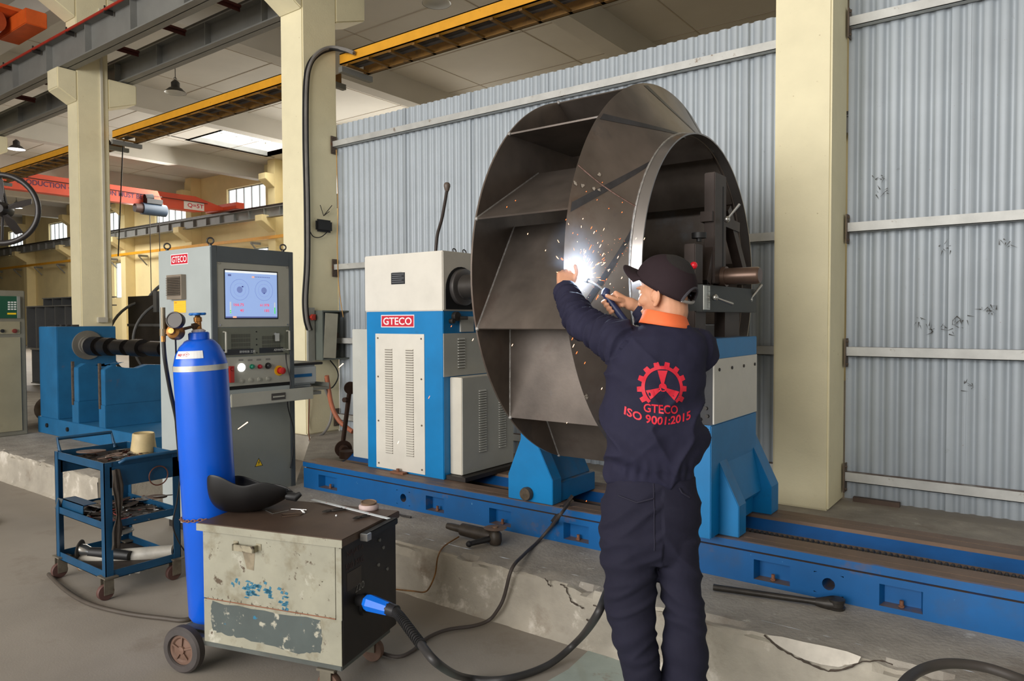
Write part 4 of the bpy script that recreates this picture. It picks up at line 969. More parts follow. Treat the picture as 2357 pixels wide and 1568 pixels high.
# paper label on the shoulder
lb = MB(); V0 = (-CF - axd * (-CF).dot(axd)).normalized(); V1 = axd.cross(V0).normalized()
if V1.dot(CR) < 0: V1 = -V1
def shoulder(a, s):
    import bisect
    pr__ = [(L0 + .01, R_ * .985), (L0 + .05, R_ * .90), (L0 + .085, R_ * .74)]
    for (s0, r0), (s1, r1) in zip(pr__, pr__[1:]):
        if s <= s1: break
    r_ = r0 + (r1 - r0) * (s - s0) / (s1 - s0)
    return cb_ + axd * (s + .0015) + (V0 * cos(a) + V1 * sin(a)) * (r_ + .0018)
def shoulder_patch(b, a0, a1, s0, s1, n=10, off=0):
    vs_ = [shoulder(a0 + (a1 - a0) * i / n, s) + V0 * off for i in range(n + 1) for s in (s0, (s0 + s1) / 2, s1)]
    b.add(vs_, [(3 * i + j, 3 * i + 3 + j, 3 * i + 4 + j, 3 * i + 1 + j) for i in range(n) for j in range(2)])
shoulder_patch(lb, radians(-42), radians(30), L0 + .036, L0 + .068)
lbo = lb.build('paper_label', mat('label_white', (220, 220, 220), .5, var=.02), t, world=True, label='white paper label on the shoulder')
tx = MB(); vs_, fs = text_polys('NAQI 1 S', .03)
tx.add([shoulder(radians(-36 + 22 * a), L0 + .046 + .012 * b_) + V0 * .0006 for a, b_ in vs_], fs); tx.build('label_print', MATS['sign_red'], lbo, world=True)
tx = MB(); c0 = (-8, .054)
for k in range(4):
    pa_ = [(0, .009), (7, 0), (0, -.009), (-7, 0)]
    a_, b_ = pa_[k], pa_[(k + 1) % 4]
    tx.tube([shoulder(radians(c0[0] + a_[0]), L0 + c0[1] + a_[1]), shoulder(radians(c0[0] + b_[0]), L0 + c0[1] + b_[1])], .0007, 4)
tx.tube([shoulder(radians(c0[0] - 2), L0 + .052), shoulder(radians(c0[0] + 2), L0 + .056)], .0015, 4)
tx.build('hazard_diamond', MATS['sign_red'], lbo, world=True)
# regulator (screwed onto the valve: a thing of its own)
rg = at(404, 762, d=3.08)
t = thing('gas_regulator', 'brass gas regulator with dark round gauge and flow tube, left of the blue cylinder valve', 'regulator', rg)
vp = top + axd * .030
MB().tube([vp, vp + (rg - vp) * .25], .015, 6).tube([vp + (rg - vp) * .25, rg], .0065, 10).build('inlet_pipe', mat('pipe_brown', (92, 74, 60), .4, .6, var=.1), t, world=True, smooth=40)
u_ = (V((-CF.x, -CF.y, 0)) + V((0, 0, .15))).normalized()
MB().lathe(rg - u_ * .02 + V((0, 0, -.005)), u_, [(0, 0), (0, .032), (.025, .034), (.045, .028), (.05, .016), (.062, .012), (.063, 0)], 24).build('bonnet', BR, t, world=True, smooth=40)
MB().sph(rg + V((0, 0, .004)), .03, 16, 12).build('body', BR, t, world=True, smooth=True)
gc = at(405, 738, d=3.04)
MB().lathe(gc - u_ * .015, u_, [(0, 0), (0, .034), (.03, .036), (.034, .034), (.034, .031), (.030, .030), (.030, 0)], 32).build('gauge', mat('gauge_brown', (50, 42, 36), .4, .05, var=.08), t, world=True, smooth=40)
MB().lathe(at(392, 745, d=3.10) - u_ * .015, u_, [(0, 0), (0, .03), (.02, .03), (.022, .026), (.022, 0)], 28).build('rear_gauge', mat('gauge_tan', (100, 82, 62), .4, .1, var=.08), t, world=True, smooth=40)
MB().tube([rg, at(385, 768, d=3.08), at(376, 768, d=3.08)], .007, 10).build('outlet_pipe', MATS['pipe_brown'], t, world=True, smooth=True)
ft = at(376, 768, d=3.08); ftt = at(375, 708, d=3.08)
MB().cyl(ft - V((0, 0, .01)), ft + V((0, 0, .02)), .015, n=16).cyl(ft, ftt, .0095, n=16).build('flow_tube', mat('smoked_tube', (120, 108, 86), .25, .2, var=.06), t, world=True, smooth=40)
MB().cyl(ft - V((0, 0, .035)), ft - V((0, 0, .008)), .010, n=8).build('hose_barb', BR, t, world=True)
hs = [ft - V((0, 0, .03)), at(380, 830, d=3.08), at(392, 900, d=3.14), at(405, 960, d=3.2), at(408, 990, d=3.26), at(414, 1060, d=3.36)]
o = MB().tube(smooth_path(hs, 8), .0085, 10).build('gas_hose', BLK, smooth=True); tag(o, 'black rubber gas hose hanging from the regulator beside the blue cylinder', 'hose')
hs = [at(404, 780, d=3.08), at(405, 820, d=3.12), at(402, 850, d=3.15), at(406, 930, d=3.22), at(410, 1000, d=3.27), at(418, 1060, d=3.33), at(408, 1150, d=3.4), at(398, 1205, d=3.42), at(410, 1245, d=3.5), at(430, 1275, d=3.6)]
o = MB().tube(smooth_path(hs, 8), .0035, 8).build('heater_cable', BLK, smooth=True); tag(o, 'thin black heater cable looping down past the blue trolley', 'cable')

# ================================================================ welding set cart (turned 16 degrees)
WC = V((at(790, 1500, d=2.745).x, at(790, 1500, d=2.745).y, 0))
RZ = math.atan2(.187, .631)
WPAINT = mat('worn_cream_paint', (150, 147, 130), .5, var=.07, vs_=5, dirt=[((112, 102, 78), .46, 7, .2), ((196, 192, 178), .28, 9, .12), ((84, 70, 54), .26, 18, .05), ((60, 50, 42), .08, 60, .03)], bump=.05)
WDARK = mat('sooty_panel', (34, 29, 27), .5, .1, var=.14, vs_=5, dirt=[((60, 40, 32), .25, 5, .3)])
WTOP = mat('rusty_lid', (92, 74, 62), .5, .35, var=.12, vs_=4, dirt=[((66, 52, 44), .35, 5, .3), ((120, 100, 84), .10, 9, .1)])
WGRN = mat('scuffed_grey_green', (76, 84, 82), .5, var=.08, vs_=5, dirt=[((168, 164, 148), .34, 14, .05), ((40, 110, 140), .14, 26, .02)])
t = thing('welding_set', 'boxy worn cream welding power set on wheels in the foreground', 'welding machine', WC, RZ)
Wd, Dp, Z0, Z1 = .665, .41, .15, .645
# local frame: x to the right along the front from -Wd to 0, y away
MB().box(-Wd, 0, 0, Dp, Z0, Z1 - .03).build('body', WDARK, t, bevel=.004)
fp = MB().box(-Wd + .004, -.03, -.004, 0, .335, Z1 - .032).build('front_panel', WPAINT, t)
lp_ = MB().box(-Wd + .004, -.004, -.004, 0, Z0 + .004, .330).box(-.027, -.002, -.004, 0, .330, Z1 - .032).build('lower_panel', WPAINT, t)
b = MB(); rnd = random.Random(2)
pl = [(-Wd + .045, .322), (-.10, .318), (-.09, .26), (-.10, .19), (-.2, .175), (-.5, .195), (-Wd + .05, .20), (-Wd + .038, .26)]
pp_ = []
for i in range(len(pl)):
    a_, c_ = V((*pl[i], 0)), V((*pl[(i + 1) % len(pl)], 0))
    for k in range(8):
        q = a_ + (c_ - a_) * k / 8; pp_.append((q.x + rnd.uniform(-.003, .003), q.y + rnd.uniform(-.005, .005)))
b.prism(pp_, (0, -.004, 0), (1, 0, 0), (0, 0, 1), (0, -.0006, 0)); b.build('bare_patch', WGRN, lp_, label='scuffed grey-green patch')
b = MB()
for k in range(60):
    cx_ = rnd.choice((-.50, -.44, -.43, -.40, -.34, -.27)) + rnd.uniform(-.02, .02); cz_ = .405 + rnd.gauss(0, .018) - (.03 if cx_ > -.3 else 0); w_ = rnd.uniform(.003, .018); h_ = rnd.uniform(.003, .010)
    b.prism([(cx_ - w_, cz_ - h_ * .5), (cx_ + w_ * .5, cz_ - h_), (cx_ + w_, cz_ + h_ * .4), (cx_ - w_ * .3, cz_ + h_)], (0, -.0045, 0), (1, 0, 0), (0, 0, 1), (0, -.0003, 0))
b.build('blue_paint_flakes', mat('old_blue_flake', (46, 108, 134), .5, var=.05), fp, label='flaked patch of old blue paint')
b = MB()
for k in range(46):
    cx_ = rnd.uniform(-Wd + .02, -.04); cz_ = rnd.choice((rnd.uniform(.34, .6), .338, .335)); an = rnd.uniform(0, 6.28); L_ = rnd.uniform(.002, .012); w_ = rnd.uniform(.0008, .003)
    b.prism([(-w_, -w_), (L_, 0), (-w_, w_)], (cx_, -.0045, cz_), (cos(an), 0, sin(an)), (-sin(an), 0, cos(an)), (0, -.0003, 0))
b.build('scratches', mat('scratch_brown', (86, 72, 58), .6, var=.1), fp)
MB().box(-Wd + .02, -.03, -.005, -.004, .331, .335).build('seam', RUSTB, fp)
hx = -.43; b = MB().box(hx - .06, hx + .045, -.032, -.026, .555, .580).box(hx - .06, hx - .052, -.032, -.004, .555, .580).box(hx + .037, hx + .045, -.032, -.004, .555, .580).box(hx - .075, hx - .052, -.007, -.004, .560, .585).box(hx + .037, hx + .06, -.007, -.004, .560, .585)
b.build('handle', mat('worn_handle', (150, 142, 120), .5, .2, var=.12, vs_=20, dirt=((70, 56, 44), .35, 30, .05)), fp)
MB().prism([(hx - .035, .555), (hx + .03, .555), (hx + .022, .475), (hx - .012, .478)], (0, -.0044, 0), (1, 0, 0), (0, 0, 1), (0, -.0003, 0)).build('grime_patch', mat('grime', (134, 122, 100), .6, var=.15, vs_=20), fp)
# lid
MB().box(-Wd - .015, .012, -.018, Dp + .012, Z1 - .03, Z1).build('lid', WTOP, t, bevel=.003)
MB().box(-Wd - .015, .012, -.020, -.018, Z1 - .031, Z1 - .002).build('lid_edge', WPAINT, t, label='chipped cream front edge of the lid')
MB().box(.012, .045, .10, Dp - .06, Z1 - .035, Z1 - .008).build('end_grip', BLK, t, bevel=.004)
MB().box(.045, .052, .10, .125, Z1 - .035, Z1 - .008).box(.02, .052, .094, .10, Z1 - .035, Z1 - .008).build('tape_tab', CHR, t)
# right panel: faded writing, screws, socket
b = MB()
add_text(b, 'NAJATA', (.0005, .03, .555), (0, 1, 0), (0, 0, 1), .12, .028, off=.001); add_text(b, '500 MIG', (.0005, .02, .51), (0, 1, 0), (0, 0, 1), .13, .026, off=.001)
rp = b.build('faded_lettering', mat('faded_print', (64, 42, 38), .6, var=.1), t)
b = MB(); add_text(b, '220', (.0005, .085, .405), (0, 1, 0), (0, 0, 1), .065, .03, off=.001)
b.build('scratched_number', mat('scratched', (126, 122, 114), .6, var=.3, vs_=90), t)
MB().box(0, .0015, .03, .13, .43, .50).build('rating_plate', mat('dull_plate', (58, 48, 40), .5, var=.1), t)
for (yy, zz) in ((.27, .56), (.26, .46), (.33, .42), (.30, .52)): MB().cyl((0, yy, zz), (.005, yy, zz), .007, n=10).build('screw', mat('worn_screw', (120, 118, 112), .4, .5, var=.1), t)
MB().cyl((0, .155, .335), (.035, .155, .335), .030, n=24).cyl((0, .155, .335), (.012, .155, .335), .042, n=24).build('socket', BLK, t, smooth=40)
# base, wheels
MB().box(-Wd - .20, -.02, .02, Dp - .02, Z0 - .03, Z0 + .001).build('chassis', mat('chassis_grey', (88, 92, 88), .55, .2, var=.1, dirt=((96, 76, 60), .3, 8, .2)), t, bevel=.003)
WHL = mat('tyre_grey_brown', (66, 60, 58), .65, var=.12, vs_=12)
HUBM = mat('rusty_hub', (110, 84, 70), .6, .2, var=.15, vs_=10)
ax_ = Matrix.Rotation(-RZ, 4, 'Z') @ (at(423, 1482, d=3.02) - WC)
for (yy, nm_) in ((ax_.y, 'near'), (Dp + .02, 'far')):
    c = V((ax_.x, yy, .098)); w = MB().lathe(c + V((0, .022, 0)), (0, -1, 0), [(0, .05), (0, .09), (.006, .097), (.034, .097), (.042, .089), (.044, .066), (.036, .062)], 40).build('wheel', WHL, t, smooth=40)
    b = MB().lathe(c + V((0, .018, 0)), (0, -1, 0), [(0, 0), (0, .062), (.030, .062), (.030, .052), (.024, .045), (.028, .018), (.036, .016), (.038, 0)], 32)
    for k in range(5): a_ = 2 * pi * k / 5 + .3; b.bar(c + V((.015 * cos(a_), -.012, .015 * sin(a_))), c + V((.055 * cos(a_), -.008, .055 * sin(a_))), .008, .008, up=(0, 1, 0))
    b.build('wheel_hub', HUBM, w, smooth=40)
MB().cyl((ax_.x, ax_.y, .098), (ax_.x, Dp + .02, .098), .012, n=12).box(ax_.x - .02, ax_.x + .02, .0, Dp, .098, Z0).build('axle', DST, t)
for yy in (.04, Dp - .05):
    c = V((-.09, yy, .05)); w = MB().lathe(c + V((0, .014, 0)), (0, -1, 0), [(0, 0), (0, .048), (.004, .05), (.024, .05), (.028, .048), (.028, 0)], 28).build('caster', HUBM, t, smooth=40)
    MB().box(-.12, -.07, yy - .022, yy - .017, .045, .118).box(-.12, -.07, yy + .017, yy + .022, .045, .118).box(-.13, -.05, yy - .03, yy + .03, .112, .121).build('caster_fork', mat('fork_grey', (120, 114, 100), .5, .4, var=.1), w)
MB().box(-Wd - .16, -Wd - .002, .06, Dp - .05, Z0 + .0, Z0 + .012).build('cylinder_platform', MATS['chassis_grey'], t)
WM = root_matrix(t); WMi = WM.inverted()
def wl(x, y, z=Z1): return WM @ V((x, y, z))
def wtop(px, py_, z=Z1): return at(px, py_, z=z)
# chain round the cylinder
ch = MB(); c_ = cb_ + axd * (at(470, 1185, d=3.16) - cb_).dot(axd); n = 26
pts = []
for k in range(n + 1):
    a = radians(-100 + 200 * k / n); pts.append(c_ + (V0 * cos(a) + V1 * sin(a)) * (R_ + .006) + V((0, 0, .012 * sin(a * 1.0))))
t = thing('retaining_chain', 'rusty brown chain round the blue cylinder just above the welding set', 'chain', pts[0])
for k in range(n):
    if k < 15:
        a, b_ = pts[k], pts[k + 1]; m_ = (a + b_) / 2; d = (b_ - a).normalized(); up = V((0, 0, 1)) if k % 2 else (V0 * cos(radians(-100 + 200 * k / n)) + V1 * sin(radians(-100 + 200 * k / n)))
        s_ = d.cross(up).normalized(); up = s_.cross(d)
        rg_ = [m_ + d * (.011 * cos(q)) + up * (.0055 * sin(q)) for q in [2 * pi * j / 12 for j in range(12)]]
        MB().tube(rg_, .0018, 5, closed=True).build('link', RUSTB, t, world=True, smooth=True)

# plug and cables of the welding set
sk = wl(.035, .155, .335); p1 = at(845, 1386, d=2.78); p2 = at(900, 1404, d=2.70)
sk = at(826, 1381, d=2.83)
d = (p2 - p1).normalized()
t = thing('cable_plug', 'blue cable connector plugged into the right side of the welding set', 'connector', p1)
MB().tube([p1, p1 + d * .02, p2 - d * .01], [.028, .033, .025], 8).build('sleeve', mat('plug_blue', (14, 104, 214), .3, var=.02), t, world=True, bevel=.0)
MB().tube([sk, p1 + d * .004], .022, 16).build('collar', BLK, t, world=True, smooth=40)
MB().tube([p2 - d * .014, p2 + d * .028], [.024, .023], 16).build('collar', mat('plug_black', (36, 36, 40), .35, var=.03), t, world=True, smooth=40)
big = [p2 + d * .02, at(925, 1425, d=2.62), at(965, 1478, d=2.45), at(1010, 1530, d=2.33), at(1070, 1560, z=.03), at(1160, 1564, z=.022), at(1260, 1532, z=.022), at(1330, 1475, z=.10), at(1372, 1420, d=2.54), at(1396, 1365, d=2.64), at(1425, 1300, d=2.70), at(1442, 1250, d=2.70)]
sp_ = smooth_path(big, 12)
CBL = mat('welding_cable', (48, 46, 46), .5, var=.06)
t = thing('welding_cable', 'thick black welding cable sweeping across the floor to behind the worker', 'cable', p2)
MB().tube(sp_, .0145, 12).build('sheath', CBL, t, world=True, smooth=True)
b = MB()
for k in range(3, 34):
    a = sp_[k * 1]; dd_ = (sp_[k + 1] - a).normalized(); b.cyl(a, a + dd_ * .006, .019, n=12) if k < 26 else None
b.build('strain_relief', BLK, t, world=True, smooth=40)
ear = [at(1310, 1158, z=BZ + .03), at(1290, 1185, z=BZ + .012), at(1272, 1208, y=BY0 - .03), at(1240, 1245, y=BY0 - .07), at(1205, 1278, z=ZP + .02), at(1178, 1310, y=2.72), at(1160, 1375, y=2.71), at(1145, 1405, y=2.70), at(1125, 1428, y=2.69), at(1090, 1441, z=.014), at(1030, 1450, z=.014), at(985, 1468, z=.014), at(950, 1498, z=.014), at(915, 1512, z=.014), at(870, 1500, z=.014), at(850, 1488, z=.014)]
t = thing('earth_cable', 'thin dark earth cable clamped to the blue bed and trailing over the plinth edge', 'cable', ear[7])
MB().tube(smooth_path(ear, 8), .0085, 10).build('sheath', mat('earth_sheath', (66, 58, 54), .6, var=.08), t, world=True, smooth=True)
a, c = at(1318, 1150, z=BZ + .035), at(1270, 1210, y=BY0 - .028)
MB().bar(a, c, .022, .012).bar(a + V((0, 0, .022)), c + V((0, 0, .02)), .022, .010).cyl((a + c) / 2 - V((0, 0, .01)), (a + c) / 2 + V((0, 0, .035)), .014, n=14).build('clamp', mat('clamp_steel', (92, 82, 74), .4, .7, var=.2, vs_=40), t, world=True)

# ================================================================ things lying on the welding set
hm = thing('welding_helmet', 'matt black welding mask lying upside down on the welding set against the cylinder', 'welding mask', at(560, 1175, z=Z1))
HB = mat('helmet_black', (17, 16, 17), .45, var=.05)
hp = at(572, 1178, z=Z1)      # rests here
b = MB(); n = 22; m_ = 14
ex = V((CR.x, CR.y, 0)).normalized(); ey = V((-ex.y, ex.x, 0)); ez = V((0, 0, 1))
# shell of the mask: a trough lying open side up, chin to the left, crown rim to the right
rows = [(-.158, .085, .19, .06, .0), (-.145, .115, .225, .030, .0), (-.115, .130, .235, .006, .0), (-.07, .130, .225, .001, .005), (-.02, .125, .20, .001, .02), (.03, .12, .185, .006, .02), (.08, .11, .19, .020, .0), (.13, .10, .18, .045, .0), (.175, .085, .155, .075, .0), (.195, .07, .14, .09, .0)]
vs_ = []; fs = []
for (x, hw_, top_, bot_, fl_) in rows:
    for j in range(n + 1):
        a = pi * j / n            # 0..pi sweeps front rim, bottom, back rim
        yy = -cos(a) * hw_; zz = bot_ + (top_ - bot_) * (1 - sin(a) ** .8)
        if yy < 0: zz = bot_ + (top_ - bot_ - fl_) * (1 - sin(a) ** .8)
        if yy > 0: zz = bot_ + (top_ - .075 - bot_) * (1 - sin(a) ** .8)
        vs_.append(hp + ex * x * .92 + ey * (yy + .02) + ez * zz * .80)
for i in range(len(rows) - 1):
    for j in range(n): fs.append((i * (n + 1) + j, i * (n + 1) + j + 1, (i + 1) * (n + 1) + j + 1, (i + 1) * (n + 1) + j))
b.add(vs_, fs)
ho = b.build('mask_shell', HB, hm, world=True, smooth=60)
md = ho.modifiers.new('thick', 'SOLIDIFY'); md.thickness = .005; md.offset = 1
md = ho.modifiers.new('soft', 'SUBSURF'); md.levels = 1; md.render_levels = 2
b = MB(); e0 = hp + ex * .19 + ez * .09
b.box(-.001, .001, -.001, .001, -.001, .001) if False else None
b.tube([hp + ex * .02 + ey * -.04 + ez * .07, hp + ex * .10 + ey * -.04 + ez * .08, hp + ex * .165 + ey * -.0 + ez * .09, hp + ex * .13 + ey * .06 + ez * .08, hp + ex * .03 + ey * .08 + ez * .07], .011, 8)
b.build('headband', BLK, hm, world=True, smooth=True)
MB().tube([hp + ex * .175 + ey * -.03 + ez * .075, hp + ex * .215 + ey * -.035 + ez * .07, hp + ex * .235 + ey * -.03 + ez * .085], [.016, .018, .010], 10).build('headband_knob', BLK, hm, world=True, smooth=True)
def flat_rod(name, lab, cat, pts, r, m_, grp=None):
    o = MB().tube(pts, r, 8).build(name, m_, smooth=True); return tag(o, lab, cat, grp)
zt = Z1 + .0005
a, c = at(719, 1150, z=zt + .006), at(895, 1194, z=zt + .012)
t = thing('steel_ruler', 'long white measuring strip lying across the welding set lid', 'ruler', (a + c) / 2)
MB().bar(a, c, .017, .002).build('strip', mat('ruler_white', (220, 226, 228), .4, var=.01), t, world=True)
d = (c - a); tk = MB(); wv = d.cross(ez).normalized()
for k in range(60): p = a + d * (k / 60 + .005) + wv * .004 + ez * .0012; tk.bar(p - wv * .0018, p + wv * .0018, .0009, .0002)
tk.build('tick_marks', BLK, t, world=True)
tk = MB()
for k in (12, 28, 46): p = a + d * (k / 60) + ez * .0013; tk.bar(p - wv * .003, p + wv * .003, .004, .0002)
tk.build('red_mark', mat('mark_red', (210, 60, 60), .5, var=0), t, world=True)
c = at(849, 1172, z=zt)
t = thing('abrasive_spool', 'pinkish white spool under a brown disc at the back corner of the welding set', 'spool', c)
MB().lathe(c, (0, 0, 1), [(0, 0), (0, .040), (.004, .043), (.016, .043), (.022, .038), (.022, 0)], 36).build('wheel_body', mat('pink_abrasive', (190, 168, 164), .8, var=.08, vs_=30), t, world=True, smooth=40)
MB().lathe(c + V((.0, .0, .022)), (.08, -.05, 1), [(0, 0), (0, .030), (.007, .034), (.010, .035), (.011, .032), (.008, .029), (.008, 0)], 36).build('top_disc', mat('brown_disc', (122, 98, 78), .6, var=.12, vs_=20, dirt=((176, 150, 130), .2, 20)), t, world=True, smooth=40)
flat_rod('wire_piece', 'bent thin steel wire in front of the black mask', 'wire', [at(611, 1175, z=zt + .002), at(628, 1183, z=zt + .002), at(664, 1175, z=zt + .002)], .0018, CHR)
flat_rod('metal_strip', 'flat shiny metal strip beside the chalk stub on the welding set', 'strip', [at(670, 1172, z=zt + .002), at(706, 1174, z=zt + .002)], .0025, CHR)
flat_rod('wire_piece', 'brown hairpin wire nearest the lid front edge', 'wire', [at(703, 1180, z=zt + .002), at(690, 1186, z=zt + .002), at(650, 1190, z=zt + .002), at(648, 1184, z=zt + .002), at(695, 1181, z=zt + .002)], .0018, mat('brown_wire', (92, 74, 60), .5, .4, var=.1))
flat_rod('chalk_stub', 'white chalk stub lying on the metal strip', 'chalk', [at(694, 1174, z=zt + .005), at(700, 1180, z=zt + .005)], .0042, mat('chalk_white', (232, 232, 230), .8, var=0))
o = MB().sph(at(774, 1187, z=zt + .004), .0042, 12, 8).build('chalk_stub', MATS['chalk_white'], smooth=True); tag(o, 'small white chalk end standing alone in the middle of the lid', 'chalk')
for (pa_, pc_, lb_) in (((742, 1178), (800, 1170), 'dark pliers lying in the middle of the welding set lid'), ((812, 1194), (848, 1186), 'dark small clamp near the ruler end on the welding set')):
    a, c = at(*pa_, z=zt + .006), at(*pc_, z=zt + .006); d = (c - a).normalized(); s_ = d.cross(ez).normalized()
    t = thing('pliers', lb_, 'pliers', (a + c) / 2)
    for sg in (-1, 1):
        MB().tube([a + s_ * .002 * sg, a + d * .02 + s_ * .008 * sg, a + d * .035 + s_ * .002 * sg, a + d * .05 - s_ * .008 * sg, c - s_ * .012 * sg], [.002, .004, .005, .004, .0035], 8).build('jaw_handle', DST, t, world=True, smooth=True)
flat_rod('wrench', 'thin spanner lying on the plinth just behind the welding set', 'wrench', [at(905, 1180, z=ZP + .008), at(925, 1187, z=ZP + .008), at(946, 1191, z=ZP + .008)], .006, DST)
# ================================================================ blue tool trolley
TRB = mat('trolley_blue', (18, 70, 104), .42, .1, var=.10, vs_=6, dirt=[((54, 54, 58), .22, 8, .2), ((92, 70, 58), .08, 14, .05)])
TRD = mat('trolley_tray_grime', (70, 62, 56), .6, .3, var=.15, vs_=14)
tx0, tx1, tya, tyb = -4.555, -3.95, 1.736, 2.145
t = thing('tool_trolley', 'blue three-tier steel trolley full of tools and scrap, left of the gas cylinder', 'trolley', ((tx0 + tx1) / 2, (tya + tyb) / 2, 0))
TR = t
tops = (.726, .41, .15)
L_ = .04
for (x, sx) in ((tx0, 1), (tx1, -1)):
    for (y, sy) in ((tya, 1), (tyb, -1)):
        b = MB().box(x, x + sx * .004, y, y + sy * L_, .125, .726).box(x, x + sx * L_, y, y + sy * .004, .125, .726)
        b.build('leg', TRB, t, world=True)
for k, z in enumerate(tops):
    hgt = (.045, .04, .045)[k]
    b = MB().box(tx0 + .004, tx1 - .004, tya + .004, tyb - .004, z - hgt, z - hgt + .003)
    for (a, c, e, f_) in ((tx0 + .004, tx1 - .004, tya + .004, tya + .008), (tx0 + .004, tx1 - .004, tyb - .008, tyb - .004), (tx0 + .004, tx0 + .008, tya + .004, tyb - .004), (tx1 - .008, tx1 - .004, tya + .004, tyb - .004)):
        b.box(a, c, e, f_, z - hgt, z)
    s_ = b.build('shelf', TRB, t, world=True)
    MB().box(tx0 + .01, tx1 - .01, tya + .01, tyb - .01, z - hgt + .003, z - hgt + .005).build('grime_layer', TRD, s_, world=True)
MB().box(tx1 - .004, tx1, tya + .03, tyb, .59, .70).build('apron', TRB, t, world=True); MB().box(tx0, tx0 + .004, tya + .03, tyb, .60, .70).build('apron', TRB, t, world=True)
MB().tube([(tx0 + .01, tya + .03, .70), (tx0 - .035, tya + .03, .79), (tx0 - .035, tyb - .08, .79), (tx0 + .01, tyb - .08, .70)], .011, 10).build('push_handle', TRB, t, world=True, smooth=50)
MB().tube([(tx1 + .001, tya + .08, .715), (tx1 + .022, tya + .10, .735), (tx1 + .022, tyb + .0, .735)], .010, 10).build('push_handle', TRB, t, world=True, smooth=50)
for (x, y) in ((tx0 + .02, tya + .02), (tx1 - .02, tya + .02), (tx1 - .02, tyb - .02), (tx0 + .02, tyb - .02)):
    b = MB().box(x - .045, x + .045, y - .035, y + .035, .118, .125).box(x - .022, x - .018, y - .03, y + .02, .03, .118).box(x + .018, x + .022, y - .03, y + .02, .03, .118)
    c = b.build('caster_fork', mat('caster_steel', (118, 110, 96), .5, .4, var=.15, vs_=20, dirt=((90, 62, 48), .3, 30)), t, world=True)
    MB().lathe((x - .014, y - .015, .042), (1, 0, 0), [(0, 0), (0, .04), (.004, .042), (.024, .042), (.028, .04), (.028, 0)], 26).build('caster_wheel', mat('caster_red_brown', (88, 60, 54), .6, var=.1), c, world=True, smooth=40)
# contents
TOPZ_ = .726 - .040
c = at(333, 1040, z=TOPZ_)
o = MB().lathe((-4.20, 2.07, TOPZ_), (.03, .0, 1), [(0, 0), (0, .066), (.01, .070), (.03, .069), (.085, .062), (.115, .060), (.12, .056), (.112, .05), (.11, 0)], 36).build('plastic_tub', mat('yellowed_plastic', (188, 168, 124), .55, var=.08, vs_=12, dirt=((150, 120, 80), .25, 14, .2)), smooth=50)
tag(o, 'yellowed round plastic tub upside down on the top tray of the blue trolley', 'tub')
o.location = (at(330, 1015, z=.76).x, at(330, 1015, z=.76).y, TOPZ_)
def disc(px, py_, r, lab, z, m_, name='cutting_disc', tilt=(0, 0, 1), th=.004, hole=.011, grp=None):
    p = at(px, py_, z=z)
    o = MB().lathe((p.x, p.y, z), tilt, [(0, hole), (0, r), (th, r), (th, hole), (0, hole)], 36).build(name, m_, smooth=40); return tag(o, lab, 'disc', grp)
DSC = mat('worn_disc_brown', (96, 74, 62), .7, var=.15, vs_=20)
DSG = mat('worn_disc_grey', (92, 86, 80), .6, var=.15, vs_=20)
disc(210, 1040, .075, 'large brown cutting disc on a stud at the front left of the trolley top', .715, DSC, tilt=(-.03, .05, 1), th=.006)
rnd = random.Random(7)
for (px, py_, r, lab) in ((255, 1030, .04, 'small grey disc beside the large brown disc on the trolley top'), (262, 1048, .045, 'grey worn disc near the front edge of the trolley top'), (240, 1055, .035, 'tilted small disc at the trolley top front rim'),
                          (285, 1035, .04, 'brown disc at the foot of the plastic tub'), (280, 1048, .03, 'small disc right of the tray middle on the trolley top')):
    disc(px, py_, r, lab, TOPZ_ + rnd.uniform(.004, .016), rnd.choice((DSC, DSG)), tilt=(rnd.uniform(-.15, .15), rnd.uniform(-.15, .15), 1))
def scrap(name, lab, xa, xb, ya_, yb_, z, n, seed, sz=.03):
    rnd = random.Random(seed); b = MB()
    for k in range(n):
        p = V((rnd.uniform(xa, xb), rnd.uniform(ya_, yb_), z + .003 + rnd.uniform(0, .016))); a = rnd.uniform(0, 6.28); d = V((cos(a), sin(a), rnd.uniform(-.15, .15)))
        b.cur = rnd.choice((0, 0, 0, 1, 2)); ty_ = rnd.random()
        if ty_ < .4: b.bar(p, p + d * rnd.uniform(.01, sz * 1.6), rnd.uniform(.003, .014), rnd.uniform(.001, .005))
        elif ty_ < .75: b.lathe(p, V((rnd.uniform(-.4, .4), rnd.uniform(-.4, .4), 1)), [(0, .004), (0, rnd.uniform(.010, sz)), (.002, .012), (.002, .004)], 14)
        else: b.cyl(p, p + d * rnd.uniform(.02, sz * 2), .003, n=7)
    o = b.build(name, [mat('scrap_dark', (74, 64, 58), .5, .5, var=.2, vs_=40), CHR, mat('scrap_red', (120, 50, 46), .5, .1, var=.1)]); return tag(o, lab, 'scrap', kind='stuff')
scrap('metal_scrap', 'litter of small discs, offcuts and screws on the trolley top tray', tx0 + .12, tx1 - .03, tya + .04, tyb - .05, TOPZ_, 110, 3)
scrap('metal_scrap', 'heap of dark worn discs and offcuts on the trolley middle shelf', tx0 + .03, tx1 - .02, tya + .03, tyb - .03, .375, 150, 5, .05)
for k in range(5): disc(320 + k * 14, 1150 - k * 2, .055, ('dark flap disc on the middle trolley shelf, %s' % ('nearest the leg', 'second from the leg', 'in the middle', 'near the far end', 'farthest right')[k]), .395 + .004 * k, rnd.choice((DSC, DSG)), tilt=(rnd.uniform(-.2, .2), rnd.uniform(-.2, .2), 1), name='flap_disc')
a, c = at(145, 1148, y=tya + .03), at(225, 1165, y=tya + .03)
t = thing('channel_offcut', 'grey-blue angled steel channel offcut on the left of the middle trolley shelf', 'offcut', (-4.40, tya + .06, .38))
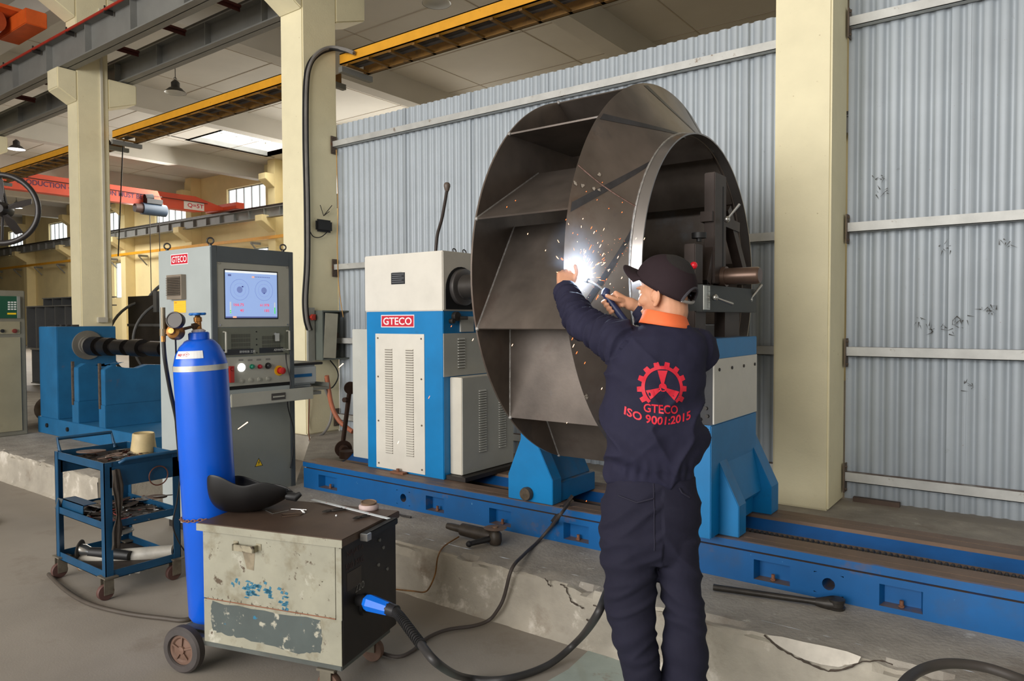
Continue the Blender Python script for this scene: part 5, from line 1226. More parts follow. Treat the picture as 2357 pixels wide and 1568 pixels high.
MB().prism([(-4.545, .385), (-4.50, .455), (-4.25, .455), (-4.255, .385)], (0, tya + .02, 0), (1, 0, 0), (0, 0, 1), (0, .004, 0)).box(-4.52, -4.25, tya + .02, tya + .09, .451, .455).build('web', TRB, t, world=True)
MB().add([(-4.545, tya + .018, .385), (-4.50, tya + .018, .455), (-4.515, tya - .004, .465), (-4.56, tya - .004, .395)], [(0, 1, 2, 3)]).build('flange', mat('offcut_grey', (116, 120, 120), .5, .3, var=.08), t, world=True)
# bottom shelf: white roll, grinder, disc
ra, rb = at(183, 1292, y=tya + .10), at(405, 1262, x=tx1 + .02)
ra = V((-4.36, 1.70, .19)); rb = V((-3.93, 2.10, .175))
ra = at(188, 1295, d=4.13); rb = at(400, 1268, d=4.15)
d = (rb - ra).normalized()
t = thing('foil_roll', 'long dirty white film roll lying across the bottom shelf of the blue trolley', 'roll', ra)
rl = mat('dirty_white_film', (176, 170, 158), .5, var=.08, vs_=14, dirt=((134, 116, 96), .3, 10, .3))
MB().lathe(ra, d, [(.003, .030), (0, .046), (.03, .048), ((rb - ra).length * .5, .046), ((rb - ra).length, .034), ((rb - ra).length, .014)], 28).build('film', rl, t, world=True, smooth=50)
MB().lathe(ra - d * .006, d, [(0, .022), (0, .046), (.008, .046), (.008, .022), (0, .022)], 26).build('cardboard_core', mat('core_brown', (146, 116, 88), .8, var=.1), t, world=True, smooth=50)
b = MB(); n = 16; vs_ = []
for k in range(n + 1):
    p = ra + d * (.16 + .28 * k / n); s_ = .045 * sin(pi * k / n) + .012 * sin(k * 2.1) + .012
    vs_ += [p - V((0, 0, .034)) + CR * .0 + V((-CF.x, -CF.y, 0)) * .03, p - V((0, 0, .036 + s_)) + V((-CF.x, -CF.y, 0)) * (.03 + .008 * sin(k * 1.7))]
b.add(vs_, [(2 * k, 2 * k + 2, 2 * k + 3, 2 * k + 1) for k in range(n)]); b.build('torn_film_flap', rl, t, world=True, smooth=True)
g = at(178, 1258, z=.15)
t = thing('angle_grinder', 'chrome headed angle grinder at the left end of the bottom trolley shelf', 'grinder', (g.x, g.y, .11))
gx, gy = -4.38, 1.84
MB().lathe((gx, gy, .15), (-.5, -.6, .35), [(0, 0), (0, .028), (.03, .034), (.06, .030), (.062, 0)], 20).build('gear_head', CHR, t, world=True, smooth=40)
MB().lathe((gx - .03, gy - .035, .17), (-.6, -.5, .1), [(0, 0), (0, .05), (.004, .054), (.006, .02), (.006, 0)], 28).build('flap_disc', DSG, t, world=True, smooth=40)
MB().tube([(gx, gy, .15), (gx + .10, gy + .06, .145), (gx + .22, gy + .12, .14)], [.028, .033, .026], 14).build('motor_body', BLK, t, world=True, smooth=40)
disc(272, 1226, .085, 'silver-rimmed large flange disc on the bottom trolley shelf', .20, mat('flange_silver', (150, 146, 138), .4, .6, var=.1, vs_=30), tilt=(-.05, -.03, 1), th=.008, hole=.02, name='flange_disc')
p = at(272, 1215, z=.22); o = MB().lathe((p.x, p.y, .209), (0, 0, 1), [(0, 0), (0, .04), (.03, .04), (.04, .03), (.045, 0)], 24).build('steel_cup', DST, smooth=40); tag(o, 'dark steel cup standing on the silver-rimmed disc under the trolley shelf', 'cup')
p = MB(); o = p.box(-4.5, -3.98, 1.78, 2.1, .108, .112).build('tray_sheet', TRD); tag(o, 'dark dirty sheet lining the bottom shelf of the blue trolley', 'sheet')
# ring and rag hanging on the apron
rc = at(365, 1095, x=tx1 + .01)
o = MB().ring(rc, (1, 0, 0), .052, .0035, 40, 8).build('copper_ring', mat('dull_copper', (112, 70, 58), .45, .5, var=.1), smooth=True); tag(o, 'dull copper coloured ring hanging on the trolley apron', 'ring')
b = MB(); n = 14; vs_ = []; x_ = tx1 + .006
for k in range(n + 1):
    f_ = k / n; zc_ = .69 - .42 * f_; w_ = .020 + .006 * sin(f_ * 9) + .008 * noise.noise(V((f_ * 6, 1, 2)))
    for j in range(7):
        u_ = j / 6 - .5
        vs_.append((x_ + .006 + .010 * abs(sin(j * 2.2 + f_ * 3)), tya + .055 + u_ * w_ * 2 + .01 * sin(f_ * 4), zc_ - .01 * abs(u_)))
b.add(vs_, [(7 * k + j, 7 * k + j + 1, 7 * k + 8 + j, 7 * k + 7 + j) for k in range(n) for j in range(6)])
o = b.build('rag', mat('oily_rag', (62, 54, 46), .85, var=.15, vs_=14), smooth=True); tag(o, 'long dark oily rag hanging down the near leg of the blue trolley', 'rag')
md = o.modifiers.new('t', 'SOLIDIFY'); md.thickness = .003
# hose on the floor
fh = [at(112, 1322, z=.012), at(150, 1358, z=.012), at(205, 1390, z=.012), at(290, 1412, z=.012), at(380, 1424, z=.012), at(420, 1428, z=.012), at(448, 1420, z=.012), at(475, 1400, z=.012)]
o = MB().tube(smooth_path(fh, 8), .011, 10).build('floor_hose', mat('grey_brown_hose', (74, 66, 58), .6, var=.1), smooth=True); tag(o, 'grey-brown hose curving over the floor in front of the blue trolley', 'hose')

# ================================================================ things on the plinth
g0, g1, g2 = at(1032, 1212, z=ZP + .055), at(1080, 1222, z=ZP + .06), at(1140, 1228, z=ZP + .055)
t = thing('angle_grinder', 'worn dark angle grinder lying on the concrete plinth in front of the blue bed', 'grinder', (g1.x, g1.y, ZP))
GRD = mat('grimy_grinder', (58, 50, 42), .5, .1, var=.18, vs_=20, dirt=((104, 84, 60), .3, 24, .2))
d = (g2 - g0).normalized()
g0, g2 = at(1030, 1208, d=4.05), at(1140, 1232, d=3.86)
g0.z = ZP + .05; g2.z = ZP + .042
d = (g2 - g0).normalized(); L_ = (g2 - g0).length
MB().tube([g0, g0 + d * .03, g0 + d * .10, g0 + d * .105, g0 + d * (L_ - .05), g0 + d * (L_ - .02)], [.017, .020, .021, .034, .037, .033], 18).build('motor_body', GRD, t, world=True, smooth=40)
MB().lathe(g2 - V((0, 0, .036)), (0, 0, 1), [(0, 0), (0, .03), (.02, .036), (.055, .034), (.07, .022), (.078, .018), (.078, 0)], 24).build('gear_head', GRD, t, world=True, smooth=40)
MB().lathe(g2 + V((0, 0, .047)), (0, 0, 1), [(0, 0), (0, .055), (.004, .062), (.006, .03), (.006, .016), (.014, .016), (.014, 0)], 36).build('grinding_disc', mat('rusty_disc', (118, 94, 76), .6, .2, var=.15, vs_=20), t, world=True, smooth=40)
sh = d.cross(V((0, 0, 1))).normalized()
MB().tube([g2, g2 + sh * .05 - d * .03 - V((0, 0, .008)), g2 + sh * .13 - d * .075 - V((0, 0, .018))], [.012, .016, .013], 12).sph(g2 + sh * .13 - d * .075 - V((0, 0, .018)), .017).build('side_handle', BLK, t, world=True, smooth=True)
yc_ = [at(1056, 1236, z=ZP + .012), at(1022, 1258, z=ZP + .01), at(1008, 1282, y=2.72), at(1002, 1320, y=2.72), at(990, 1350, y=2.71), at(977, 1363, y=2.70), at(950, 1361, y=2.69), at(905, 1356, y=2.69), at(880, 1350, y=2.69)]
o = MB().tube(smooth_path(yc_, 8), .004, 8).build('grinder_cord', mat('orange_cord', (134, 92, 44), .5, var=.25, vs_=20), smooth=True); tag(o, 'thin orange-brown power cord dropping over the plinth from the grinder', 'cord')
a, c = at(1642, 1352, z=ZP + .018), at(1925, 1392, z=ZP + .018)
d = (c - a).normalized()
t = thing('ratchet_wrench', 'long dark ratchet wrench lying on the plinth right of the worker', 'wrench', (a + c) / 2)
MB().tube([a, a + d * ((c - a).length * .62), a + d * ((c - a).length * .78), c - d * .06], [.014, .013, .012, .015], 12).build('shaft', mat('wrench_steel', (58, 54, 50), .45, .5, var=.12, vs_=20), t, world=True, smooth=40)
MB().tube([c - d * .08, c - d * .03, c], [.016, .030, .028], 14).build('neck', MATS['wrench_steel'], t, world=True, smooth=40)
MB().lathe(c - V((0, 0, .017)), (0, 0, 1), [(0, 0), (0, .033), (.010, .035), (.012, .030), (.030, .030), (.032, .034), (.042, .034), (.044, .02), (.044, 0)], 26).build('ratchet_head', MATS['wrench_steel'], t, world=True, smooth=40)
hz = [at(2060, 1620, z=ZP + .03), at(2085, 1568, z=ZP + .05), at(2120, 1540, z=ZP + .06), at(2180, 1525, z=ZP + .06), at(2260, 1530, z=ZP + .05), at(2357, 1562, z=ZP + .03), at(2420, 1600, z=ZP + .03)]
q_ = at(2050, 1640, d=1.95)
hz = [V((q_.x - .25, q_.y - .30, .018)), V((q_.x - .06, q_.y - .10, .03)), q_, at(2080, 1575, d=2.1), at(2120, 1543, d=2.25), at(2180, 1528, d=2.3), at(2260, 1535, d=2.3), at(2345, 1562, d=2.25), at(2440, 1600, z=ZP + .02), at(2600, 1640, z=ZP + .018)]
o = MB().tube(smooth_path(hz, 10), .016, 12).build('rubber_hose', mat('dusty_hose', (62, 56, 52), .6, var=.1), smooth=True); tag(o, 'thick dark rubber hose arching over the plinth edge in the bottom right corner', 'hose')
o = MB().box(at(1955, 1162, z=ZP).x, at(2065, 1176, z=ZP).x, 5.12, 5.16, ZP, ZP + .03).build('steel_bar', mat('brown_bar', (92, 76, 66), .6, .3, var=.1)); tag(o, 'short brown steel bar lying at the foot of the sheet wall', 'bar')
# dark pump rod assembly leaning left of the headstock
t = thing('valve_rod', 'rusty rod with two round flanges leaning behind the headstock left cover', 'rod assembly', at(785, 1045, y=4.2))
RR = mat('rusty_rod', (84, 62, 52), .6, .3, var=.15)
a, c = at(786, 1045, y=4.2), at(806, 890, y=4.2)
MB().tube([a, c], .020, 10).tube([at(800, 920, y=4.2), at(792, 921, y=4.15)], .022, 10).build('rod', RR, t, world=True, smooth=40)
MB().lathe(at(790, 1033, y=4.2), (1, -.6, 0), [(0, 0), (0, .075), (.02, .075), (.02, .04), (.10, .035), (.10, 0)], 24).build('lower_flange', RR, t, world=True, smooth=40)
MB().lathe(at(806, 893, y=4.2), (1, -.6, 0), [(0, 0), (0, .055), (.02, .055), (.02, 0)], 24).build('upper_flange', RR, t, world=True, smooth=40)
o = MB().lathe(at(800, 1046, y=4.1), (0, 0, 1), [(-.03, 0), (-.03, .07), (.03, .07), (.03, 0)], 20).build('rusty_block', RR, smooth=40)
tag(o, 'small rusty round block on the floor behind the bed end', 'block')

# ================================================================ pillar fittings
XP2 = -6.215
def pp2(px, py_): return at(px, py_, x=XP2 + .028)
CND = mat('grey_conduit', (128, 124, 120), .5, var=.08)
for k, (dx, r_) in enumerate(((0, .022), (-5, .010), (6, .008))):
    pts = [at(815, 122, y=5.2), at(790, 113 + k * 3, y=5.18), pp2(760 + dx, 110 + k * 3), pp2(732 + dx, 122 + k * 2), pp2(712 + dx, 150), pp2(704 + dx, 200), pp2(703 + dx, 320), pp2(706 + dx, 460), pp2(707 + dx, 560), pp2(706 + dx, 620), pp2(702 + dx, 690), pp2(705 + dx, 735), pp2(712 + dx, 760)]
    o = MB().tube(smooth_path(pts, 6), r_, 8).build('cable_bundle', CND if k == 0 else BLK, smooth=True)
    tag(o, ('thick grey wrapped cable looping over and down the cable pillar', 'black cable running left of the thick grey one on the pillar', 'thin black cable running right of the thick grey one on the pillar')[k], 'cable')
p = pp2(745, 519)
t = thing('wifi_router', 'small black router with three aerials on the cable pillar', 'router', (XP2, p.y, p.z))
MB().box(XP2, XP2 + .05, p.y - .10, p.y + .11, p.z - .07, p.z + .06).build('case', BLK, t, world=True, bevel=.02)
for (qx, qy) in ((737, 472), (764, 473), (758, 487)): MB().cyl(pp2(745, 497), pp2(qx, qy), .004, n=6).build('aerial', DST, t, world=True)
o = MB().tube(smooth_path([pp2(757, 530), pp2(740, 545), pp2(722, 545), pp2(712, 530)], 6), .005, 6).build('router_cord', BLK, smooth=True); tag(o, 'thin black cord looping below the router', 'cord')
t = thing('junction_box', 'open grey electrical junction box on the cable pillar behind the printer', 'electrical box', (XP2, 5.0, 1.05))
JG = mat('box_grey_green', (104, 110, 102), .45, .1, var=.05)
xa = XP2; xb_ = XP2 + .14
MB().box(xa, xb_, 4.86, 4.875, 1.05, 1.57).box(xa, xb_, 5.22, 5.235, 1.05, 1.57).box(xa, xb_, 4.875, 5.22, 1.05, 1.065).box(xa, xb_, 4.875, 5.22, 1.555, 1.57).box(xa, xa + .01, 4.875, 5.22, 1.065, 1.555).build('case', JG, t, world=True)
MB().bar((xb_, 4.885, 1.31), (xb_ + .02, 5.03, 1.30), .008, .47).build('cover', mat('box_door_cream', (176, 172, 154), .5, var=.05), t, world=True)
MB().box(xa + .01, xa + .05, 5.06, 5.12, 1.22, 1.32).box(xa + .05, xa + .055, 5.08, 5.10, 1.25, 1.29).build('breaker', WHT2, t, world=True)
MB().box(XP2, XP2 + .03, 4.765, 4.85, 1.04, 1.60).build('mounting_plate', mat('plate_grey', (150, 150, 142), .5, var=.06), t, world=True)
MB().cyl((XP2 + .03, 4.80, 1.50), (XP2 + .07, 4.80, 1.50), .022, n=12).box(XP2 + .03, XP2 + .06, 4.80, 4.84, 1.47, 1.53).build('red_socket', mat('socket_red', (190, 60, 46), .45, var=0), t, world=True)
o = MB().tube(smooth_path([at(752, 865, x=-6.1), at(757, 900, x=-6.1), at(764, 935, x=-6.0), at(778, 965, x=-5.9), at(795, 982, x=-5.8), at(812, 994, x=-5.7)], 6), .024, 10).build('orange_hose', mat('dull_orange_hose', (176, 104, 76), .55, var=.06), smooth=True); tag(o, 'dull orange hose hanging from the side shelf down to the floor', 'hose')
for (pts, lb, r_, m_) in (([pp2(760, 830), pp2(775, 850), pp2(778, 870), pp2(765, 892), pp2(752, 890), pp2(748, 870)], 'black cable loop under the junction box', .007, BLK),
                          ([at(742, 880, x=-6.1), at(752, 905, x=-6.1), at(763, 930, x=-6.1), at(760, 970, x=-6.1), at(742, 1000, x=-6.1), at(712, 1014, x=-6.05)], 'grey-brown cable curving down beside the orange hose', .014, CND),
                          ([pp2(713, 880), pp2(712, 930), pp2(710, 990), at(714, 1020, x=-5.9), at(712, 1045, x=-5.7)], 'thin brown cable running down the cable pillar edge to the floor', .006, RUSTB)):
    o = MB().tube(smooth_path(pts, 6), r_, 8).build('loose_cable', m_, smooth=True); tag(o, lb, 'cable')
p = [at(774, 345, y=5.13), at(778, 480, y=5.13), at(776, 560, y=5.12), at(780, 660, y=5.12), at(790, 730, y=5.12)]
o = MB().tube(smooth_path(p, 5), .005, 6).build('yellow_wire', mat('wire_yellow', (190, 140, 60), .5, var=0), smooth=True); tag(o, 'thin yellow wire down the right edge of the cable pillar', 'wire')
# conduit on the bracketed pillar
XP1 = -11.42
t = thing('wall_conduit', 'white conduit with a small socket box on the bracketed left pillar', 'conduit', (XP1, 5.0, 1.5))
a, c = at(236, 300, x=XP1), at(236, 735, x=XP1)
WCN = mat('conduit_white', (206, 200, 184), .5, var=.03)
MB().box(XP1 - .01, XP1 + .02, a.y - .02, a.y + .01, c.z, at(229, 20, x=XP1).z).build('pipe', WCN, t, world=True)
MB().box(XP1 - .01, XP1 + .05, c.y - .08, c.y + .06, c.z - .05, c.z + .03).build('socket_box', WCN, t, world=True, bevel=.005)
o = MB().tube(smooth_path([at(283, 330, y=5.5), at(280, 400, y=5.5), at(276, 500, y=5.5), at(272, 590, y=5.5)], 4), .010, 6).build('hanging_cable', BLK, smooth=True); tag(o, 'dark cable hanging from the yellow gantry right of the bracketed pillar', 'cable')

# ================================================================ old blue machine on the left plinth
OLB = mat('old_machine_blue', (26, 98, 144), .5, var=.08, vs_=4, dirt=[((104, 84, 84), .15, 6, .2), ((30, 60, 84), .2, 2, .3)])
t = thing('old_balancing_machine', 'old blue machine with a headstock block and saddles on the left plinth', 'machine', (-7.8, 3.5, ZP))
MB().box(-8.80, -6.3, 3.2, 3.86, ZP + .001, .44).build('base', OLB, t, world=True, bevel=.004)
for x in (-8.55, -8.05): MB().cyl((x, 3.2, .36), (x, 3.185, .36), .022, n=14).build('base_hole', DKGAP, t, world=True)
MB().box(-8.74, -8.29, 3.205, 3.80, .44, 1.41).build('headstock', OLB, t, world=True, bevel=.006)
a = at(201, 790, x=-8.29)
MB().lathe((-8.29, a.y, a.z - .02), (1, 0, 0), [(0, 0), (0, .155), (.02, .155), (.02, .10), (.05, .10), (.05, .085), (.12, .085), (.12, 0)], 32).build('face_plate', mat('plate_grey_brown', (120, 116, 108), .5, .3, var=.08), t, world=True, smooth=40)
b = MB(); xx = -8.17
for (l, r) in ((.18, .14), (.10, .09), (.16, .13), (.10, .07), (.22, .11), (.12, .06), (.20, .12), (.15, .07), (.25, .10), (.4, .07)):
    r *= .72; b.lathe((xx, a.y, a.z - .03), (1, 0, 0), [(0, 0), (0, r), (l, r), (l, 0)], 20); xx += l
b.build('workpiece_shaft', mat('black_workpiece', (32, 28, 27), .4, .5, var=.1), t, world=True, smooth=40)
for (xs, xe, ye) in ((-7.96, -7.81, 3.42), (-7.37, -7.235, 3.68)):
    MB().box(xs, xe, 3.205, ye + .1, .44, .66).build('saddle_foot', OLB, t, world=True, bevel=.004)
    MB().prism([(3.21, .66), (3.21, 1.0), (3.28, 1.04), (3.40, 1.01), (3.52, 1.0), (3.62, 1.03), (ye + .1, 1.02), (ye + .1, .66)], (xs + .03, 0, 0), (0, 1, 0), (0, 0, 1), (xe - xs - .03, 0, 0)).build('saddle', OLB, t, world=True, bevel=.004)
    MB().box(xs + .02, xs + .05, 3.195, 3.215, .62, 1.06).build('slide_screw', mat('slide_brown', (96, 84, 74), .5, .3, var=.2, vs_=40), t, world=True)
for k in range(4):
    o_ = MB().box(-8.6 + k * .09, -8.55 + k * .09, 3.3 + .02 * k, 3.36 + .02 * k, 1.411, 1.43).build('loose_tool', DST); tag(o_, ('small dark tool on top of the old blue headstock, %s' % ('leftmost', 'second from left', 'third from left', 'rightmost')[k]), 'tool', 'tools on the old headstock')
# left control cabinet
t = thing('old_control_cabinet', 'old cream cabinet with a green keypad panel at the left edge', 'control cabinet', (-9.1, 2.78, ZP))
OC = mat('old_cabinet_cream', (150, 142, 116), .5, var=.05, vs_=3, dirt=((110, 96, 76), .2, 5, .2))
XC = -8.72
MB().box(-9.45, XC, 2.52 + .01, 3.075, ZP, 1.79).build('body', mat('old_cabinet_frame', (122, 118, 104), .5, var=.05), t, world=True, bevel=.008)
MB().box(XC, XC + .01, 2.56, 3.02, ZP + .05, 1.30).build('door', OC, t, world=True)
MB().box(XC, XC + .01, 2.56, 3.02, 1.335, 1.465).build('button_panel', OC, t, world=True)
MB().box(XC, XC + .012, 2.56, 3.0, 1.50, 1.73).build('keypad_panel', mat('keypad_green', (16, 74, 52), .4, var=.03), t, world=True, label='dark green keypad panel')
b = MB()
for r in range(4):
    for q in range(3): yy = at(18 + q * 7.0, 696 + r * 5.3, x=XC + .012).y; zz = at(18 + q * 7, 696 + r * 5.3, x=XC + .012).z; b.box(XC + .012, XC + .016, yy, yy + .020, zz - .007, zz + .007)
b.build('keys', WTX, t, world=True)
p = at(27, 722, x=XC + .012); MB().box(XC + .012, XC + .014, p.y - .04, p.y + .04, p.z - .01, p.z + .008).build('yellow_strip', MATS['hazard_yellow'], t, world=True)
MB().box(XC + .012, XC + .03, 2.995, 3.02, 1.50, 1.73).build('handle', mat('alu_handle', (150, 150, 144), .4, .5, var=.05), t, world=True)
p = at(33, 762, x=XC + .01); MB().lathe(p, (1, 0, 0), [(0, 0), (0, .022), (.02, .022), (.024, 0)], 18).build('stop_button', mat('dull_red', (110, 42, 34), .5, var=0), t, world=True, smooth=40)
p = at(5, 762, x=XC + .01); MB().lathe(p, (1, 0, 0), [(0, 0), (0, .018), (.015, .018), (.018, 0)], 18).build('push_button', BLK, t, world=True, smooth=40)
# grey fabrications behind
FAB = mat('bare_grey_steel', (98, 98, 98), .5, .4, var=.08, vs_=2)
t = thing('steel_fabrication', 'stack of grey ribbed steel beams in the background left of the bracketed pillar', 'steelwork', (-14.3, 5.9, ZP))
for k, (xa, xb_, z0, z1, y0) in enumerate(((-15.6, -13.3, .95, 1.75, 5.5), (-15.9, -13.9, 1.75, 1.92, 5.9), (-15.4, -13.3, .30, .95, 5.5))):
    b = MB().box(xa, xb_, y0, y0 + .5, z1 - .02, z1).box(xa, xb_, y0, y0 + .5, z0, z0 + .02).box(xa, xb_, y0 + .24, y0 + .26, z0, z1); x = xa
    while x < xb_: b.box(x, x + .02, y0 + .02, y0 + .24, z0, z1); x += .42
    b.build('beam', FAB, t, world=True)
t = thing('steel_drum_frame', 'dark round steel housing with hoops behind the control cabinet', 'steelwork', (-11, 5.9, ZP))
DK = mat('dark_housing', (50, 45, 42), .45, .5, var=.12, vs_=3)
MB().box(-12.0, -10.0, 5.7, 6.5, ZP, 1.86).build('housing', DK, t, world=True)
for x in (-11.75, -10.95): MB().ring((x + .1, 5.95, 1.15), (.9, -.45, 0), .66, .022, 48, 8).build('hoop', FAB, t, world=True, smooth=True)
MB().box(-12.0, -10.0, 5.68, 5.70, 1.38, 1.42).box(-11.0, -10.9, 5.6, 5.7, 1.6, 1.92).build('rib', FAB, t, world=True)
o = MB().ring((-12.5, 7.2, 1.35), (.8, -.6, 0), .98, .03, 56, 8).build('steel_hoop', FAB, smooth=True); tag(o, 'large thin grey steel hoop standing behind the dark housing', 'hoop')
o = MB().cyl((-9.6, 3.6, .42), (-9.1, 3.6, .42), .15, n=20).build('metal_drum', mat('drum_brown', (104, 92, 84), .5, .3, var=.1, vs_=5, dirt=((200, 120, 40), .1, 8)), smooth=40); tag(o, 'brown metal drum lying between the old cabinet and the blue headstock', 'drum')

# ================================================================ cranes
RED = mat('crane_red', (206, 74, 42), .5, var=.05, vs_=1.5)
t = thing('overhead_crane', 'long orange-red overhead crane beam with lettering spanning the far bay', 'crane', (-23.2, 9.8, 5.12))
XK = -23.0
MB().prism([(5.6, 5.62), (13.2, 5.62), (14.0, 5.42), (14.2, 5.38), (14.2, 5.28), (13.3, 5.12), (5.6, 5.12)], (XK, 0, 0), (0, 1, 0), (0, 0, 1), (-.32, 0, 0)).build('beam', RED, t, world=True)
MB().box(XK - 1.1, XK + .8, 14.2, 14.5, 5.27, 5.48).build('end_carriage', RED, t, world=True)
MB().box(XK - 1.1, XK + .8, 5.28, 5.56, 5.60, 5.80).build('end_carriage', RED, t, world=True)
b = MB(); ya_, yb_ = at(40, 415, x=XK).y, at(328, 455, x=XK).y
add_text(b, 'PRODUCTION - PRODUCTION MUST BE', (XK, ya_, 5.29), (0, 1, 0), (0, 0, 1), yb_ - ya_, .15, bold=.02, off=.004)
b.build('lettering', mat('letter_violet', (84, 40, 74), .6, var=0), t, world=True, label='dull violet lettering')
pa_, pb_ = at(423, 480, x=XK), at(469, 466, x=XK)
sg = MB().box(XK, XK + .02, pa_.y, pb_.y, 5.16, 5.42).build('capacity_sign', mat('sign_offwhite', (226, 216, 208), .5, var=0), t, world=True)
b = MB(); add_text(b, 'Q=5T', (XK + .02, pa_.y + .12, 5.21), (0, 1, 0), (0, 0, 1), (pb_.y - pa_.y) * .8, .16, bold=.02, off=.003); b.build('sign_lettering', MATS['sign_red'], sg, world=True)
b = MB().cyl((XK + .06, 5.4, 5.50), (XK + .06, 13.6, 5.42), .012, n=6); b.build('festoon_wire', BLK, t, world=True)
HST = mat('hoist_blue_grey', (48, 62, 78), .5, var=.05)
hy = at(330, 480, x=XK).y; hz_ = at(335, 482, x=XK).z
t = thing('electric_hoist', 'blue-grey electric hoist hanging under the far red crane beam', 'hoist', (XK + .1, hy + .3, hz_))
MB().lathe((XK + .1, hy - .1, hz_), (0, 1, 0), [(0, 0), (0, .19), (.75, .19), (.75, 0)], 24).build('drum', HST, t, world=True, smooth=40)
MB().lathe((XK + .1, hy - .32, hz_ + .0), (0, 1, 0), [(0, 0), (0, .13), (.22, .15), (.22, 0)], 18).build('motor', mat('hoist_brown', (84, 64, 60), .5, var=.1), t, world=True, smooth=40)
MB().box(XK - .35, XK + .25, hy, hy + .5, hz_ + .17, hz_ + .32).cyl((XK + .1, hy - .0, hz_ + .36), (XK + .1, hy + .25, hz_ + .40), .1, n=14).build('trolley', BLK, t, world=True)
for q in (.15, .45): MB().cyl((XK + .1, hy + q, hz_ - .15), (XK + .1, hy + q, 1.2 if q < .3 else 2.2), .014, n=6).build('chain_line', DST, t, world=True)
OR_ = mat('hoist_orange', (214, 92, 30), .5, var=.05)
t = thing('crane_trolley', 'bright orange crane trolley on the near girders in the top left corner', 'crane', (-12.6, 4.4, 5.7))
a = at(0, 130, y=4.35)
MB().box(-12.75, -11.72, 4.22, 4.50, 5.70, 5.92).build('end_carriage', OR_, t, world=True, bevel=.01)
MB().cyl((-12.9, 3.95, 5.74), (-12.2, 3.95, 5.80), .20, n=24).build('drum', mat('drum_dull_orange', (160, 70, 34), .5, var=.1), t, world=True, smooth=40)
MB().box(-13.4, -12.0, 3.7, 4.3, 5.93, 5.98).box(-12.7, -12.6, 4.0, 4.05, 5.7, 6.08).build('frame_plate', OR_, t, world=True)

# ================================================================ lamps and the fan
LSH = mat('lamp_shade_dark', (58, 58, 56), .5, .2, var=.05)
LIN = mat('lamp_inner_white', (214, 214, 210), .4, var=0)
def lamp(px, py_, y, lit, lab):
    p = at(px, py_, y=y)
    t = thing('pendant_lamp', lab, 'lamp', p, group='pendant lamps under the ceiling')
    R_ = .215
    MB().lathe((0, 0, 0), (0, 0, 1), [(0, R_), (.015, R_ - .01), (.09, .13), (.11, .09), (.12, .085), (.21, .085), (.25, .05), (.26, 0)], 28).build('shade', LSH, t, smooth=40)
    MB().lathe((0, 0, 0), (0, 0, 1), [(.002, R_ - .004), (.05, .15), (.08, .0)], 28).build('reflector', glow('lamp_lit', (250, 252, 255), 3.0) if lit else LIN, t, smooth=True)
    MB().cyl((0, 0, .26), (0, 0, 6.8 - p.z), .008, n=6).ring((0, 0, .29), (1, 0, 0), .03, .006, 14, 5).build('cord', BLK, t)
lamp(404, 214, 8.0, False, 'dark unlit pendant lamp beside the middle of the two left pillars')
lamp(38, 344, 8.0, True, 'lit pendant lamp at the far left above the fan ring')
lamp(38, 479, 12.0, True, 'small lit pendant lamp seen through the fan ring')
lamp(1005, 8, 8.0, False, 'dark pendant lamp cut by the top edge above the yellow gantry')
FANM = mat('fan_black', (38, 33, 32), .4, .1, var=.04)
hub = at(1, 481, d=5.0)
ux = V((CR.x, CR.y, 0)).normalized(); un = V((-CF.x, -CF.y, 0)).normalized(); un = (un * .97 + ux * .2).normalized(); ux = V((0, 0, 1)).cross(un).normalized()
fb = hub - un * .12 - ux * .42
t = thing('pedestal_fan', 'black ring-guard pedestal fan cut by the left edge of the photo', 'fan', (fb.x, fb.y, 0))
RF = .236
MB().tube([hub + (ux * cos(a) + V((0, 0, 1)) * sin(a)) * RF for a in [2 * pi * k / 56 for k in range(56)]], .019, 10, closed=True).build('ring_guard', FANM, t, world=True, smooth=True)
MB().lathe(hub - un * .09, un, [(0, 0), (0, .05), (.09, .05), (.12, .03), (.125, 0)], 24).build('motor_hub', FANM, t, world=True, smooth=40)
for k in range(5):
    a = 2 * pi * k / 5 + .30; d = ux * cos(a) + V((0, 0, 1)) * sin(a); s_ = -ux * sin(a) + V((0, 0, 1)) * cos(a)
    q = [hub + d * .035 - s_ * .012 + un * .004, hub + d * .11 - s_ * .028 + un * .014, hub + d * .20 - s_ * .024 + un * .014, hub + d * .206 + s_ * .018 - un * .010, hub + d * .11 + s_ * .022 - un * .012, hub + d * .035 + s_ * .012 - un * .004]
    MB().add(q + [v - un * .003 for v in q], [(0, 1, 4, 5), (1, 2, 3, 4), (6, 11, 10, 7), (7, 10, 9, 8), (0, 6, 7, 1), (1, 7, 8, 2), (2, 8, 9, 3), (3, 9, 10, 4), (4, 10, 11, 5), (5, 11, 6, 0)]).build('blade', FANM, t, world=True)
for sg in (1, -1): MB().tube([hub + V((0, 0, sg * .04)) - un * .03, hub + V((0, 0, sg * RF)) - un * .01], .009, 8).build('guard_spoke', FANM, t, world=True)
MB().tube([hub - un * .08, fb + V((0, 0, hub.z)), fb + V((0, 0, .04))], .020, 10).build('pole', FANM, t, world=True)
MB().lathe((fb.x, fb.y, 0), (0, 0, 1), [(0, 0), (0, .26), (.03, .25), (.05, .05), (.05, 0)], 30).build('base', FANM, t, world=True, smooth=40)
